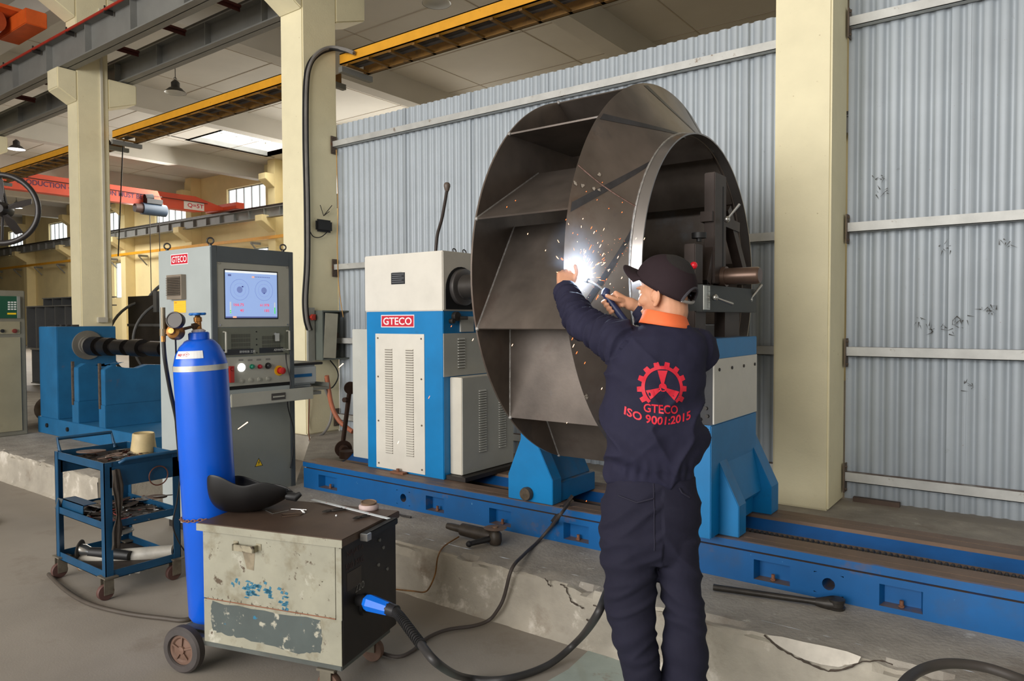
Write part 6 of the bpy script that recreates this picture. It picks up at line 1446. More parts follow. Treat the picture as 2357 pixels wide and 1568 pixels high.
# ================================================================ the worker
NAVY = mat('navy_cloth', (36, 35, 55), .82, var=.07, vs_=7, bump=.12, bs=420, spec=.25)
NAVY2 = mat('navy_trouser_cloth', (31, 30, 46), .84, var=.08, vs_=5, dirt=[((44, 38, 38), .22, 5, .3)], bump=.12, bs=420, spec=.25)
SKIN = mat('skin', (206, 150, 118), .5, var=.05, vs_=18, spec=.35)
CAPM = mat('cap_cloth', (44, 33, 37), .85, var=.05, vs_=10, bump=.1, bs=300, spec=.2)
HAIR = mat('short_hair', (30, 24, 22), .8, var=.15, vs_=120, bump=.6, bs=500)
ORG = mat('orange_cloth', (236, 112, 62), .75, var=.04, vs_=10, bump=.08, bs=300)
UX = V((CR.x, CR.y, 0)).normalized(); UA = V((-UX.y, UX.x, 0)); UZ = V((0, 0, 1))       # right / away / up of the worker's stance
WD = 2.47
def ev_mesh(mb, voxel, smooth_it=4, name='tmp', adapt=0):
    me = mb.mesh(name, [], recalc=True); o = bpy.data.objects.new(name, me); COL.objects.link(o)
    md = o.modifiers.new('r', 'REMESH'); md.mode = 'VOXEL'; md.voxel_size = voxel; md.adaptivity = adapt
    if smooth_it: md = o.modifiers.new('s', 'SMOOTH'); md.iterations = smooth_it; md.factor = .5
    dg = bpy.context.evaluated_depsgraph_get(); dg.update()
    m2 = bpy.data.meshes.new_from_object(o.evaluated_get(dg)); bpy.data.objects.remove(o); bpy.data.meshes.remove(me)
    return m2
def put(me, name, mats, parent, shift, disp=None, sm=True, label=None):
    if disp:
        ns = [v.normal.copy() for v in me.vertices]
        for v, n in zip(me.vertices, ns): v.co += n * disp(v.co, n)
    inv = root_matrix(parent).inverted()
    for v in me.vertices: v.co = inv @ v.co
    me.materials.clear()
    for M in mats: me.materials.append(M)
    if sm: me.polygons.foreach_set('use_smooth', [True] * len(me.polygons))
    o = bpy.data.objects.new(name, me); o.parent = parent; COL.objects.link(o)
    if label: o['label'] = label
    return o
def ell_loft(mb, rows, n=28, dflt=WD):
    """rows: (centre point, half width along UX, half depth along UA[, roundness])"""
    vs_ = []
    for r in rows:
        c, a, b_ = r[0], r[1], r[2]; e = r[3] if len(r) > 3 else 1.0
        for k in range(n):
            th = 2 * pi * k / n; cc, ss = cos(th), sin(th)
            vs_.append(c + UX * (a * math.copysign(abs(cc) ** e, cc)) + UA * (b_ * math.copysign(abs(ss) ** e, ss)))
    m_ = len(rows); fs = [(i * n + k, i * n + (k + 1) % n, (i + 1) * n + (k + 1) % n, (i + 1) * n + k) for i in range(m_ - 1) for k in range(n)]
    fs += [tuple(range(n))[::-1], tuple(range((m_ - 1) * n, m_ * n))]
    mb.add(vs_, fs)
def W_(px, py_, d=WD): return at(px, py_, d=d)
SCL = WD / FPX
feet = V((W_(1530, 1700).x, W_(1530, 1700).y, 0))
worker = thing('person', 'person in navy suit, dark cap and orange collar welding with both arms raised', 'person', feet)
# joints
SH_L, EL_L, WR_L = W_(1430, 792, 2.50), W_(1336, 737, 2.74), W_(1300, 668, 2.93)
SH_R, EL_R, WR_R = W_(1602, 806, 2.52), W_(1560, 818, 2.78), W_(1466, 706, 2.86)
HC = W_(1530, 668, 2.50)
NK = W_(1537, 748, 2.49)
# ---------------------------------------------------------------- hands
fd = radians(50)
def finger(mb, pts, r):
    n = len(pts); rr = [r * (1 - .18 * i / (n - 1)) for i in range(n)]
    sp__ = smooth_path(pts, 4); R2 = [r * (1.02 - .22 * i / (len(sp__) - 1)) for i in range(len(sp__))]
    mb.tube(sp__, R2, 10); mb.sph(sp__[-1], R2[-1] * 1.0, 10, 8); mb.sph(sp__[0], r * 1.05, 10, 8)
hb = MB()
# left hand: back of the hand towards the camera, fingers hooked over the rim, thumb up
Hd = 2.955
pw, pk0, pk1 = WR_L, W_(1289, 633, 2.965), W_(1316, 634, 2.955)
for f_ in (0, .25, .5, .75, 1):
    k_ = pk0.lerp(pk1, f_); w0 = WR_L + UX * (f_ - .5) * .030
    hb.tube([w0 - UZ * .03, w0, w0.lerp(k_, .5) - UA * .004, k_], [.019, .018, .0165, .0125], 12); hb.sph(k_, .0128, 10, 8)
for i, (kx, ky, L_) in enumerate(((1287, 634, .9), (1296, 630, 1.0), (1306, 629, 1.0), (1315, 632, .95))):
    k_ = W_(kx, ky, 2.962); a = k_ + UA * .030 * L_ + UZ * .010; b_ = a + UA * .022 - UZ * .012; c_ = b_ - UZ * .022 + UA * .002
    finger(hb, [k_, a, b_, c_], .0093)
tb = W_(1317, 655, 2.945)
finger(hb, [tb, W_(1324, 641, 2.94), W_(1328, 628, 2.94), W_(1324, 613, 2.945)], .0108)
hb.tube([WR_L + UX * .012, tb, W_(1322, 645, 2.945)], [.018, .016, .011], 12)
# right hand: closed on the torch handle, thumb along the top
T0, T1 = W_(1394, 679, 2.87), W_(1444, 748, 2.84)       # torch handle axis
td = (T1 - T0).normalized()
tn = td.cross(CF).normalized()                            # across the handle, towards upper right
if tn.dot(CR) < 0: tn = -tn
palm = [W_(1437, 694, 2.855), W_(1428, 705, 2.85), W_(1421, 697, 2.855)]
hb.tube([WR_R + (WR_R - palm[0]).normalized() * .02, WR_R, WR_R.lerp(palm[0], .5), palm[0]], [.024, .023, .026, .022], 14)
for i, s in enumerate((.018, .036, .054, .071)):
    c = T0 + td * s; kn = c + tn * (.034 - .001 * i) - CF * .012; hb.tube([palm[0].lerp(WR_R, .3), kn], [.020, .0115], 12); hb.sph(kn, .0118, 10, 8)
    a = c + tn * .012 - CF * -.026; b_ = c - tn * .018 + CF * .022; e = c - tn * .026 - CF * .002; e2 = c - tn * .016 - CF * .014
    finger(hb, [kn, kn + CF * .022, a, b_, e, e2], .0088)
finger(hb, [W_(1433, 693, 2.84), W_(1421, 690, 2.83), W_(1409, 686, 2.83), W_(1397, 681, 2.835)], .0108)
# forearms, arms, torso, legs under the clothes
for (s_, e_, w__) in ((SH_L, EL_L, WR_L), (SH_R, EL_R, WR_R)):
    hb.tube([s_, s_.lerp(e_, .5), e_, e_.lerp(w__, .4), w__], [.042, .038, .033, .031, .022], 14); hb.sph(e_, .033, 12, 8); hb.sph(s_, .043, 12, 8)
ell_loft(hb, [(W_(1500, 1170), .12, .09), (W_(1503, 1060), .12, .085), (W_(1512, 900), .125, .085), (W_(1518, 820), .13, .075), (W_(1530, 775), .09, .06), (NK, .055, .05)])
for s_, x0, x1 in ((-1, 1452, 1480), (1, 1558, 1575)):
    k0, k1 = W_(x0, 1170, 2.47), W_(x1 - 8, 1430, 2.47); k2 = V((W_(x1, 1600).x, W_(x1, 1600).y, .07))
    hb.tube([k0, k1, k2], [.066, .040, .028], 14); hb.sph(k1, .040, 12, 8)
# head
hf = (-UX * sin(fd) + UA * cos(fd)).normalized(); hl = UZ.cross(hf).normalized(); hu = UZ
tilt = radians(-4); hf, hu = (hf * cos(tilt) + hu * sin(tilt)), (hu * cos(tilt) - hf * sin(tilt))
HM = Matrix(((hf.x, hl.x, hu.x), (hf.y, hl.y, hu.y), (hf.z, hl.z, hu.z))).to_4x4(); HM.translation = HC
def hp_(f, l, u): return HM @ V((f, l, u))
hm2 = MB()
def hsph(c, r, sc, n=20, m_=14):
    hb.X = HM; hb.sph(c, r, n, m_, sc); hb.X = None
hsph((-.012, 0, .035), 1, (.096, .077, .085)); hsph((.022, 0, -.018), 1, (.070, .064, .082)); hsph((.030, 0, -.070), 1, (.052, .046, .040))
hsph((.072, 0, -.098), 1, (.016, .020, .014)); hsph((.088, 0, -.030), 1, (.016, .012, .016)); hsph((.098, 0, -.040), 1, (.010, .013, .009))
hsph((.083, 0, -.066), 1, (.010, .024, .006)); hsph((.080, 0, -.076), 1, (.011, .021, .006))
for s_ in (-1, 1):
    hsph((.076, s_ * .030, .014), 1, (.014, .024, .006)); hsph((.050, s_ * .045, -.030), 1, (.030, .018, .022))
hb.tube([hp_(-.018, 0, -.02), hp_(-.022, 0, -.075), NK, NK - UZ * .06], [.060, .056, .060, .075], 20)
bme = ev_mesh(hb, .0036, 5)
body = put(bme, 'body', [SKIN], worker, feet)
# ears
for s_ in (-1, 1):
    e = MB(); c = V((-.004, s_ * .074, -.012)); vs_ = []
    rim = []
    for k in range(15):
        a = radians(-75 + 250 * k / 14); rim.append(c + V((-.018 * sin(a) - .002 * 0 - .006, s_ * (.010 + .004 * sin(a)), .034 * -cos(a) * -1 * (-1) if False else .032 * sin(a - pi / 2) * -1)))
    pts = [V((x_, s_ * y_, z_ - .020)) for x_, y_, z_ in ((.012, .068, -.018), (.013, .073, .004), (.006, .077, .018), (-.006, .080, .024), (-.018, .083, .017), (-.022, .083, .002), (-.018, .080, -.014), (-.008, .075, -.028), (.002, .070, -.034), (.010, .066, -.028))]
    e.X = HM; e.tube(smooth_path(pts, 4), .0048, 8); e.sph((-.005, s_ * .073, -.024), 1, 14, 10, (.017, .006, .024)); e.sph((.002, s_ * .070, -.052), .008, 10, 8); e.sph((.004, s_ * .075, -.026), 1, 10, 8, (.006, .004, .012)); e.X = None
    eme = ev_mesh(e, .0022, 2); put(eme, 'ear', [SKIN], body, feet)
for s_ in (-1, 1):
    e = MB(); e.X = HM; e.sph((.071, s_ * .031, .0), .0125, 14, 10); e.X = None; e.build('eye', mat('eye_white', (220, 214, 206), .2, var=0), body, world=True, smooth=True)
# hair
h = MB(); N1, N2 = 48, 24; vs_ = []; keep = []
for i in range(N2 + 1):
    for k in range(N1):
        th = pi * i / N2; ph = 2 * pi * k / N1
        p = V((-.012 + .0985 * sin(th) * cos(ph), .0792 * sin(th) * sin(ph), .035 + .0865 * cos(th))); vs_.append(HM @ p); keep.append(p)
def hk(p): return p.z > -.052 + (.10 if p.x > .015 else 0) + max(0, p.x + .01) * 2.2 and not (abs(p.y) > .06 and -.022 < p.x < .02 and p.z < .0)
fs = []
for i in range(N2):
    for k in range(N1):
        q = (i * N1 + k, i * N1 + (k + 1) % N1, (i + 1) * N1 + (k + 1) % N1, (i + 1) * N1 + k)
        if all(hk(keep[j]) for j in q): fs.append(q)
h.add(vs_, fs); h.build('hair', HAIR, body, world=True, smooth=True, label='short dark hair')
# cap
ct = radians(33)
CM = HM @ Matrix.Translation((-.008, 0, .024)) @ Matrix.Rotation(-ct, 4, 'Y')
cap = MB(); vs_ = []; loc = []
for i in range(N2 // 2 + 3):
    for k in range(N1 * 2):
        th = min(pi / 2 + .12, (pi / 2 + .12) * i / (N2 // 2 + 2)); ph = 2 * pi * k / (N1 * 2)
        sq = .93 + .07 * cos(2 * ph)
        p = V((.112 * sin(th) * cos(ph), .0905 * sin(th) * sin(ph), -.010 + .106 * (cos(th) ** .88 if cos(th) > 0 else cos(th))))
        loc.append(p); vs_.append(CM @ p)
fs = []; M2 = N1 * 2
def opening(p): return p.x < 0 and (p.y / .040) ** 2 + ((p.z + .020) / .052) ** 2 < 1
for i in range(N2 // 2 + 2):
    for k in range(M2):
        q = (i * M2 + k, i * M2 + (k + 1) % M2, (i + 1) * M2 + (k + 1) % M2, (i + 1) * M2 + k)
        if not all(opening(loc[j]) for j in q): fs.append(q)
cap.add(vs_, fs)
co = cap.build('cap', CAPM, worker, world=True, smooth=60, label='dark brown-black baseball cap')
md = co.modifiers.new('t', 'SOLIDIFY'); md.thickness = .0025
v = MB(); vs_ = []; nn_ = 20
for i in range(nn_ + 1):
    a = radians(-62 + 124 * i / nn_)
    for j in range(7):
        s = j / 6; r_ = .104 + .002 - .004 * 0; ex_ = .066 * s * max(.0, cos(a * 1.32)) ** .5
        x = .108 * cos(a) + ex_; y = .0885 * sin(a) * (1 + .02 * s)
        z = -.012 - .006 * s - 3.2 * abs(y) ** 2 * s
        vs_.append(CM @ V((x, y, z)))
v.add(vs_, [(7 * i + j, 7 * i + 7 + j, 7 * i + 8 + j, 7 * i + j + 1) for i in range(nn_) for j in range(6)])
vo = v.build('visor', CAPM, co, world=True, smooth=True); md = vo.modifiers.new('t', 'SOLIDIFY'); md.thickness = .004; md.offset = 0
s_ = MB()
s_.tube([CM @ V((-.112 * cos(a) * 1.01 , .0905 * sin(a) * 1.01, -.017)) for a in [radians(-28 + 56 * k / 10) for k in range(11)]], .0055, 8)
s_.build('strap', mat('strap_grey', (150, 146, 142), .5, var=.1, vs_=60), co, world=True, smooth=True, label='grey adjusting strap')
s_ = MB(); ring = []
for k in range(17):
    a = pi * k / 16; y = .041 * cos(a); z = -.018 + .052 * sin(a)
    cz = max(0, min(1, (z + .010) / .106)); rr = sqrt(max(0, 1 - (y / .0905) ** 2 - cz ** 2)); ring.append(CM @ V((-.1135 * rr, y * 1.02, z)))
s_.tube(ring, .005, 6).build('opening_trim', mat('cap_trim', (58, 56, 62), .7, var=.05), co, world=True, smooth=True)
s_ = MB(); s_.X = CM; s_.sph((0, 0, .097), 1, 12, 8, (.008, .008, .004)); s_.X = None; s_.build('cap_button', CAPM, co, world=True, smooth=True)

# ---------------------------------------------------------------- jacket
jb = MB()
def edge(xl, xr, py_, hd, dd=WD, e=.9): c = W_((xl + xr) / 2, py_, dd); return (c, (xr - xl) / 2 * dd / FPX, hd, e)
ell_loft(jb, [edge(1402, 1600, 1108, .100), edge(1396, 1602, 1095, .106), edge(1394, 1600, 1078, .108), edge(1400, 1612, 1062, .116), edge(1394, 1622, 1040, .126), edge(1390, 1624, 1005, .130), edge(1389, 1618, 965, .126),
              edge(1390, 1612, 920, .120), edge(1392, 1616, 880, .116), edge(1398, 1626, 840, .110), edge(1412, 1628, 800, .100), edge(1432, 1618, 772, .086), edge(1462, 1596, 756, .070), edge(1486, 1584, 745, .060)], 36)
jb.tube(smooth_path([SH_L + (SH_L - EL_L).normalized() * .03, SH_L, SH_L.lerp(EL_L, .5) - UZ * .004, EL_L, EL_L.lerp(WR_L, .45), WR_L.lerp(EL_L, .18), WR_L.lerp(EL_L, .02)], 5), [.080, .078, .077, .076, .075, .073, .071, .069, .067, .065, .064, .062, .061, .060, .060, .059, .058, .057, .056, .054, .053, .050, .049, .047, .046, .045, .044, .043, .042, .042, .041], 22)
jb.tube(smooth_path([SH_R - UX * .03, SH_R, SH_R.lerp(EL_R, .5), EL_R, EL_R.lerp(WR_R, .45), WR_R.lerp(EL_R, .16), WR_R.lerp(EL_R, .02)], 5), [.080] * 5 + [.076, .074, .072, .070, .068, .066, .064, .062, .060, .059, .058, .058, .056, .055, .054, .052, .050, .049, .047, .046, .045, .044, .043, .042, .041, .041], 22)
jb.sph(SH_L, .078, 18, 12); jb.sph(SH_R, .079, 18, 12)
jme = ev_mesh(jb, .0055, 10)
def ridg(p, s): return 1 - abs(noise.noise(p * s)) * 2
cback = W_(1512, 900)
def seg_dist(p, a, b):
    ab = b - a; t_ = max(0, min(1, (p - a).dot(ab) / ab.dot(ab))); return (p - a - ab * t_).length, t_
def jdisp(p, n):
    x = (p - cback).dot(UX); y = (p - cback).dot(UA); z = p.z - cback.z
    dl, tl = seg_dist(p, SH_L, EL_L); dl2, tl2 = seg_dist(p, EL_L, WR_L)
    dr2, _t = seg_dist(p, EL_R, WR_R)
    d = .0
    if min(dl, dl2) < .085 and x < -.09 or dr2 < .075 and y > .12:       # sleeve folds run round the arm
        ax = (EL_L - SH_L).normalized() if dl < dl2 else (WR_L - EL_L).normalized()
        if dr2 < .075 and y > .12: ax = (WR_R - EL_R).normalized()
        s = p.dot(ax); q = p - ax * s
        v_ = V((q.x * 5, q.y * 5, q.z * 5)) + ax * s * 26
        d += .016 * (max(0, 1 - abs(noise.noise(v_)) * 3.0) - .3) + .004 * noise.noise(p * 22)
    else:
        # long diagonal drapes on the back
        a1 = x * .80 + z * .60; a2 = -x * .60 + z * .80
        w1 = ridg(V((a1 * 3.0, a2 * 12.0, y * 3)), 1); b1 = -x * .75 + z * .6; b2 = x * .6 + z * .75
        w2 = ridg(V((b1 * 3.0 + 5, b2 * 11.0, y * 3)), 1)
        k_ = 1 / (1 + math.exp((x) * 22))
        d += .022 * ((max(0, w1) ** 3 - .4) * (1 - k_) + (max(0, w2) ** 3 - .4) * k_) * min(1, max(.25, (1.42 - p.z) / .2))
        d += .0045 * noise.noise(p * 9) + .0015 * noise.noise(p * 30)
        # blouse over the hem band, gathers in the band
        if z < -.20: d += .0035 * sin(x * 190 + 3 * noise.noise(p * 8)) * max(0, 1 - abs(z + .255) / .05) * (1 if abs(x) > .05 else .4)
    return d
jk = put(jme, 'jacket', [NAVY], worker, feet, jdisp, label='navy work jacket')
# seams: yoke and armhole
# collar
cl = MB(); cN = W_(1528, 746, 2.48); n = 36; vs_ = []
for k in range(n + 1):
    a = radians(-250 + 320 * k / n)      # open at the front (away from the camera)
    ca, sa = cos(a), sin(a)
    for j, (rr, hz__) in enumerate(((.062, -.02), (.060, .012), (.061, .030), (.064, .035), (.071, .030), (.080, .006), (.088, -.010))):
        back = max(0, -sa)
        vs_.append(cN + UX * (ca * rr * 1.02 + .004) + UA * (sa * rr * .93) + UZ * (hz__ + .002 * back - .012 * (ca) + .004 * ca * ca))
cl.add(vs_, [(7 * k + j, 7 * k + 7 + j, 7 * k + 8 + j, 7 * k + j + 1) for k in range(n) for j in range(6)])
co2 = cl.build('collar', ORG, jk, world=True, smooth=True, label='bright orange collar')
md = co2.modifiers.new('t', 'SOLIDIFY'); md.thickness = .0025
JB = BVHTree.FromObject(jk, bpy.context.evaluated_depsgraph_get()) if False else None
jinv = root_matrix(worker)
JB = BVHTree.FromPolygons([jinv @ v.co for v in jk.data.vertices], [tuple(p.vertices) for p in jk.data.polygons])
LC = W_(1528, 893, 2.33)
def onback(u_, v__, off=.0016):
    o_ = LC + UX * u_ + UZ * v__ - UA * .35
    h_ = JB.ray_cast(o_, UA)
    return (h_[0] - UA * off) if h_[0] else LC + UX * u_ + UZ * v__
lg = MB(); PXm = 2.36 / FPX
def poly(pts, sub=1):
    lg.add([onback(a * PXm, b * PXm) for a, b in pts], [tuple(range(len(pts)))])
R0, R1 = 41, 48.5; n = 66; A0, A1 = radians(-48), radians(228)
for k in range(n):
    a, b_ = A0 + (A1 - A0) * k / n, A0 + (A1 - A0) * (k + 1) / n
    poly([(R0 * cos(a), R0 * sin(a)), (R1 * cos(a), R1 * sin(a)), (R1 * cos(b_), R1 * sin(b_)), (R0 * cos(b_), R0 * sin(b_))])
for k in range(10):
    a = A0 + radians(16) + (A1 - A0 - radians(32)) * k / 9; w0, w1 = .135, .10
    poly([(48 * cos(a - w0), 48 * sin(a - w0)), (58 * cos(a - w1), 58 * sin(a - w1)), (58 * cos(a + w1), 58 * sin(a + w1)), (48 * cos(a + w0), 48 * sin(a + w0))])
for a in (88, 207, -32):
    a = radians(a); c_, s__ = cos(a), sin(a)
    def rt(x, y): return (x * c_ - y * s__, x * s__ + y * c_)
    for i in range(4):
        x0_, x1_ = 6 + 8 * i, 14 + 8 * i; h0_, h1_ = 2.6 + (x0_ - 6) * .28, 2.6 + (x1_ - 6) * .28
        poly([rt(x0_, -h0_), rt(x1_, -h1_), rt(x1_, h1_), rt(x0_, h0_)])
poly([(9.5 * cos(2 * pi * k / 20), 9.5 * sin(2 * pi * k / 20)) for k in range(20)])
tvs, tfs = text_polys('GTECO', .02)
def warp(a, b_, x0_, x1_, y0_, h_, bow=0, sl=0, ital=0):
    x = x0_ + (x1_ - x0_) * a + ital * b_ * h_; return (x, y0_ + h_ * b_ - bow * (4 * (a - .5) ** 2) * -1 + sl * a)
lg.add([onback(*[q * PXm for q in warp(a, b_, -43, 36, -57, 20, bow=0, sl=-5)]) for a, b_ in tvs], tfs)
tvs, tfs = text_polys('ISO 9001:2015', .025)
lg.add([onback(*[q * PXm for q in warp(a, b_, -86, 66, -80, 19, bow=16, sl=-10, ital=.12)]) for a, b_ in tvs], tfs)
lo_ = lg.build('back_print', mat('print_red', (206, 26, 50), .6, var=.03), jk, world=True, recalc=False, label='red gear and fan emblem with GTECO ISO 9001:2015')
# orange shoulder piping on the right front
p0_ = W_(1598, 762, 2.47); MB().tube([p0_ + UA * .03, p0_ + UX * .02 + UA * .02 - UZ * .002, p0_ + UX * .03 + UA * .05 - UZ * .01], [.006, .009, .006], 8).build('front_yoke', ORG, jk, world=True, smooth=True)

# ---------------------------------------------------------------- trousers
tb_ = MB()
ell_loft(tb_, [edge(1404, 1600, 1094, .098), edge(1398, 1602, 1120, .104), edge(1388, 1608, 1150, .110), edge(1384, 1609, 1190, .115), edge(1383, 1608, 1230, .112), edge(1383, 1607, 1262, .105), edge(1392, 1600, 1285, .09)], 36)
def leg(pts, hds):
    rows = []
    for (xl, xr, py_), hd in zip(pts, hds): rows.append(edge(xl, xr, py_, hd, 2.47, .95))
    xl, xr, py_ = pts[-1]; c = W_((xl + xr) / 2, py_, 2.47); rows.append((V((c.x, c.y, .03)), (xr - xl) / 2 * SCL, hds[-1], .95))
    ell_loft(tb_, rows, 26)
leg([(1383, 1500, 1230), (1384, 1508, 1280), (1392, 1511, 1330), (1395, 1503, 1392), (1403, 1505, 1440), (1420, 1512, 1500), (1434, 1519, 1568), (1436, 1526, 1640)], [.10, .098, .092, .086, .082, .078, .076, .08])
leg([(1508, 1607, 1230), (1512, 1608, 1280), (1514, 1611, 1330), (1531, 1617, 1400), (1529, 1625, 1470), (1526, 1625, 1540), (1525, 1624, 1600), (1526, 1622, 1640)], [.10, .098, .092, .086, .082, .078, .078, .08])
tme = ev_mesh(tb_, .0065, 6)
cleft = W_(1511, 1230)
def tdisp(p, n):
    x = (p - cleft).dot(UX); d = .004 * noise.noise(p * 10)
    s = -1 if x < 0 else 1
    a = V((x * 5 + s * 2, (p - cleft).dot(UA) * 4, (p.z + s * x * .55) * 15))
    d += .010 * (max(0, 1 - abs(noise.noise(a)) * 3.0) - .25) * (1 if p.z < .85 else .5)
    return d
tr = put(tme, 'trousers', [NAVY2], worker, feet, tdisp, label='dark navy trousers')
TB = BVHTree.FromPolygons([jinv @ v.co for v in tr.data.vertices], [tuple(p.vertices) for p in tr.data.polygons])
def onseat(px, py_, off=.003):
    p = W_(px, py_, 2.3); h_ = TB.ray_cast(p - UA * .3, UA); return h_[0] - UA * off if h_[0] else p
for pts in (((1434, 1158), (1474, 1169), (1512, 1159)), ((1576, 1136), (1583, 1148), (1602, 1160))):
    q = []
    for (a, c) in zip(pts, pts[1:]): q += [onseat(a[0] + (c[0] - a[0]) * k / 6, a[1] + (c[1] - a[1]) * k / 6) for k in range(6)]
    q.append(onseat(*pts[-1]))
    MB().tube(q, .003, 6).build('pocket_flap', mat('navy_seam', (30, 28, 46), .85, var=0), tr, world=True, smooth=True)
q = [onseat(1514, py_, .001) for py_ in range(1125, 1290, 12)]
MB().tube(q, .0022, 6).build('seat_seam', MATS['navy_seam'], tr, world=True, smooth=True)
for px in (1481, 1576):
    c = W_(px, 1640, 2.47); c = V((c.x, c.y, 0)); b = MB()
    rows = [(-.10, .030, .06), (-.09, .040, .085), (-.03, .042, .10), (.05, .046, .075), (.11, .048, .05), (.155, .042, .04), (.18, .022, .028)]
    n = 16; vs_ = []
    dr = (UA * .9 - UX * .3).normalized(); dx = dr.cross(UZ).normalized()
    for (a, w__, hh__) in rows:
        for k in range(n):
            th = 2 * pi * k / n; vs_.append(c + dr * a + dx * (w__ * cos(th)) + UZ * max(.002, hh__ * .5 + hh__ * .5 * sin(th)))
    m_ = len(rows)
    b.add(vs_, [(i * n + k, i * n + (k + 1) % n, (i + 1) * n + (k + 1) % n, (i + 1) * n + k) for i in range(m_ - 1) for k in range(n)] + [tuple(range(n))[::-1], tuple(range((m_ - 1) * n, m_ * n))])
    b.build('work_shoe', mat('shoe_black', (28, 26, 26), .5, var=.05), worker, world=True, smooth=50)

# ================================================================ welding torch, arc, sparks, smoke
t = thing('welding_torch', 'welding torch with dark blue grip and curved silver neck in the worker\'s right hand', 'welding torch', T0)
GRP = mat('torch_blue', (34, 44, 82), .45, var=.05)
MB().tube(smooth_path([T0 - td * .010, T0 + td * .05, T1, T1 + td * .07 - UZ * .02], 5), [.013] * 6 + [.0145] * 5 + [.013] * 5, 14).build('grip', GRP, t, world=True, smooth=50)
e0 = T0 - td * .006
MB().lathe(e0 + tn * .004, (tn * .9 - td * .6), [(-.012, 0), (-.012, .015), (.004, .018), (.018, .013), (.020, 0)], 16).build('head', GRP, t, world=True, smooth=40)
nk_ = smooth_path([e0, W_(1388, 667, 2.885), W_(1374, 656, 2.91), W_(1362, 650, 2.94), W_(1351, 646, 2.96)], 6)
MB().tube(nk_, .0062, 12).build('swan_neck', mat('neck_silver', (196, 198, 200), .22, .85, var=.03), t, world=True, smooth=60)
nz0, nz1 = W_(1352, 646, 2.958), W_(1341, 644, 2.985)
MB().tube([nz0 + (nz0 - nz1).normalized() * .006, nz0, nz1], [.0105, .0105, .008], 16).build('nozzle', mat('nozzle_bronze', (116, 104, 92), .3, .8, var=.1), t, world=True, smooth=40)
MB().cyl(nz1, nz1 + (nz1 - nz0).normalized() * .012, .0012, n=6).build('wire', CHR, t, world=True)
cb2 = [T1 + td * .065 - UZ * .018, W_(1470, 800, 2.80), W_(1492, 880, 2.72), W_(1500, 980, 2.68), W_(1485, 1120, 2.70), W_(1450, 1225, 2.71), W_(1443, 1246, 2.70)]
o = MB().tube(smooth_path(cb2, 8), .011, 10).build('torch_cable', CBL, smooth=True); tag(o, 'black torch cable running down in front of the worker\'s body', 'cable')
arc = at(1336, 640, d=3.0)
ao = MB().sph(arc, .010, 14, 10).build('welding_arc', glow('arc_glow', (236, 244, 255), 70), smooth=True); tag(ao, 'blinding white welding arc between the hand and torch nozzle', 'welding arc')
l = bpy.data.lights.new('arc_light', 'POINT'); l.energy = 9; l.color = (.62, .80, 1.0); l.shadow_soft_size = .02
lo2 = bpy.data.objects.new('arc_light', l); COL.objects.link(lo2); lo2.location = arc - CF * .035 + CR * .008
rnd = random.Random(11)
sb = MB(); hot = 0
def spark(p, d, L_, r):
    d = d.normalized(); sb.tube([p, p + d * L_ * .5, p + d * L_], [r * .5, r, r * .45], 5)
for k in range(85):
    a = rnd.gauss(radians(70), .75); L_ = abs(rnd.gauss(0, .085)) + .018; d = CR * cos(a) + UZ * sin(a) - CF * rnd.uniform(.0, .35)
    sb.cur = 0 if rnd.random() < .55 else 1; spark(arc + d * L_ - CF * .01, d, rnd.uniform(.004, .017) * (1.3 if L_ < .08 else .8), rnd.uniform(.0004, .0009))
for k in range(60):
    p = at(rnd.uniform(1345, 1475), rnd.uniform(540, 700), d=rnd.uniform(2.75, 2.95)); sb.cur = 0 if k % 3 else 1
    a = rnd.uniform(0, 6.28); spark(p, CR * cos(a) + UZ * sin(a), rnd.uniform(.0005, .0016), rnd.uniform(.0003, .0006))
fix = [(1304, 975, 3), (1345, 838, 5), (1318, 800, 8), (1326, 815, 6), (1316, 783, 9), (1344, 790, 4), (1372, 690, 12), (1430, 642, 5), (1421, 595, 6), (1455, 628, 5), (1482, 552, 5), (1463, 551, 4), (1214, 540, 3), (1255, 578, 3), (1166, 478, 3), (1186, 463, 2),
       (1386, 421, 2), (1349, 442, 2), (1374, 461, 2), (1401, 481, 2), (1432, 467, 2), (1302, 507, 3), (1341, 505, 3), (1360, 527, 6), (1366, 538, 6), (1372, 533, 3), (1386, 557, 4), (1318, 538, 3), (1329, 541, 2), (1431, 490, 3), (1038, 753, 4), (1087, 785, 6), (1178, 797, 5), (986, 918, 7), (915, 1022, 7),
       (1384, 897, 5), (1402, 1156, 3), (1349, 1155, 3), (1356, 575, 12), (1380, 570, 8), (1386, 590, 8), (1344, 585, 10), (1400, 625, 6), (1395, 645, 4), (1404, 655, 3)]
for (px, py_, L_) in fix:
    dd_ = 3.0 if px > 1290 else 2.9
    if px < 1150: dd_ = 3.1
    p = at(px, py_, d=dd_ - .1 if 1290 < px < 1480 and py_ < 700 else dd_ - .25); sb.cur = rnd.choice((0, 1)); spark(p, CR * .45 + UZ * .9, L_ * .0018, .0011)
for (px, py_, L_) in ((548, 988, 20), (780, 846, 9)):
    sb.cur = 1; p = at(px, py_, d=2.3); q = at(px + 22 if L_ > 10 else px + 10, py_ - 16 if L_ > 10 else py_ - 9, d=2.3); sb.tube([p, q], [.0009, .0017], 6)
so = sb.build('welding_sparks', [glow('spark_orange', (255, 104, 40), 4), glow('spark_white', (255, 196, 140), 7)]); tag(so, 'scatter of glowing orange and white welding sparks', 'sparks', kind='stuff')
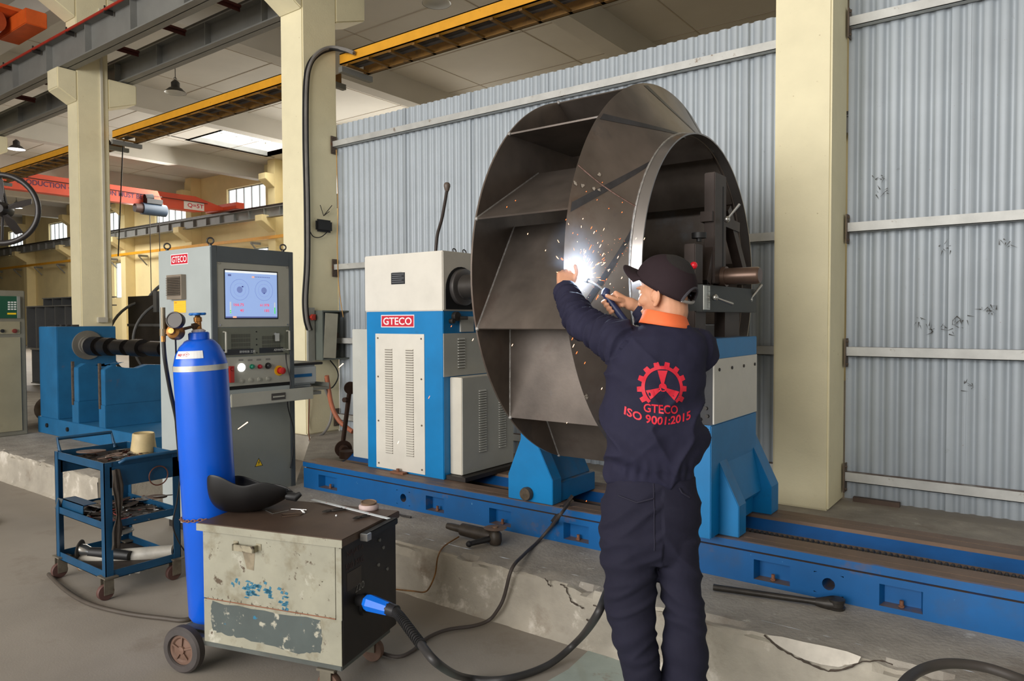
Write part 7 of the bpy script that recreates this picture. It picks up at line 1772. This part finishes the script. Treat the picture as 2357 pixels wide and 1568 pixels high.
# smoke lit by the arc
sv = bpy.data.materials.new('welding_smoke'); sv.use_nodes = True; nt = sv.node_tree; nt.nodes.remove(nt.nodes['Principled BSDF'])
vo_ = nt.nodes.new('ShaderNodeVolumePrincipled'); nt.links.new(vo_.outputs[0], nt.nodes['Material Output'].inputs['Volume'])
vo_.inputs['Color'].default_value = (.80, .88, 1, 1); vo_.inputs['Anisotropy'].default_value = .2
tc = nt.nodes.new('ShaderNodeTexCoord'); nz = nt.nodes.new('ShaderNodeTexNoise'); nz.inputs['Scale'].default_value = 11; nz.inputs['Detail'].default_value = 3
nt.links.new(tc.outputs['Object'], nz.inputs['Vector'])
ln_ = nt.nodes.new('ShaderNodeVectorMath'); ln_.operation = 'LENGTH'
mp = nt.nodes.new('ShaderNodeMapping'); nt.links.new(tc.outputs['Object'], mp.inputs[0]); mp.inputs['Location'].default_value = (0, 0, -1.15); mp.inputs['Scale'].default_value = (7.6, 7.6, 5.6)
nt.links.new(mp.outputs[0], ln_.inputs[0])
fal = nt.nodes.new('ShaderNodeMapRange'); fal.inputs['From Min'].default_value = .15; fal.inputs['From Max'].default_value = 1.0; fal.inputs['To Min'].default_value = 1; fal.inputs['To Max'].default_value = 0
nt.links.new(ln_.outputs['Value'], fal.inputs['Value'])
nr = nt.nodes.new('ShaderNodeMapRange'); nr.inputs['From Min'].default_value = .36; nr.inputs['From Max'].default_value = .66; nr.inputs['To Max'].default_value = 1.7; nt.links.new(nz.outputs[0], nr.inputs['Value'])
mm = nt.nodes.new('ShaderNodeMath'); mm.operation = 'MULTIPLY'; nt.links.new(fal.outputs[0], mm.inputs[0]); nt.links.new(nr.outputs[0], mm.inputs[1]); nt.links.new(mm.outputs[0], vo_.inputs['Density'])
smk = MB().sph((0, 0, 0), 1, 20, 14, (.135, .135, .20)); sc_ = arc + V((-.01, -.03, .075)) - CF * .04
smk.v = [p + sc_ for p in smk.v]
so2 = smk.build('welding_smoke', sv, smooth=True); tag(so2, 'thin bluish welding smoke drifting up from the arc', 'smoke', kind='stuff')
mp.inputs['Location'].default_value = (0, 0, -.20 * 5.6)
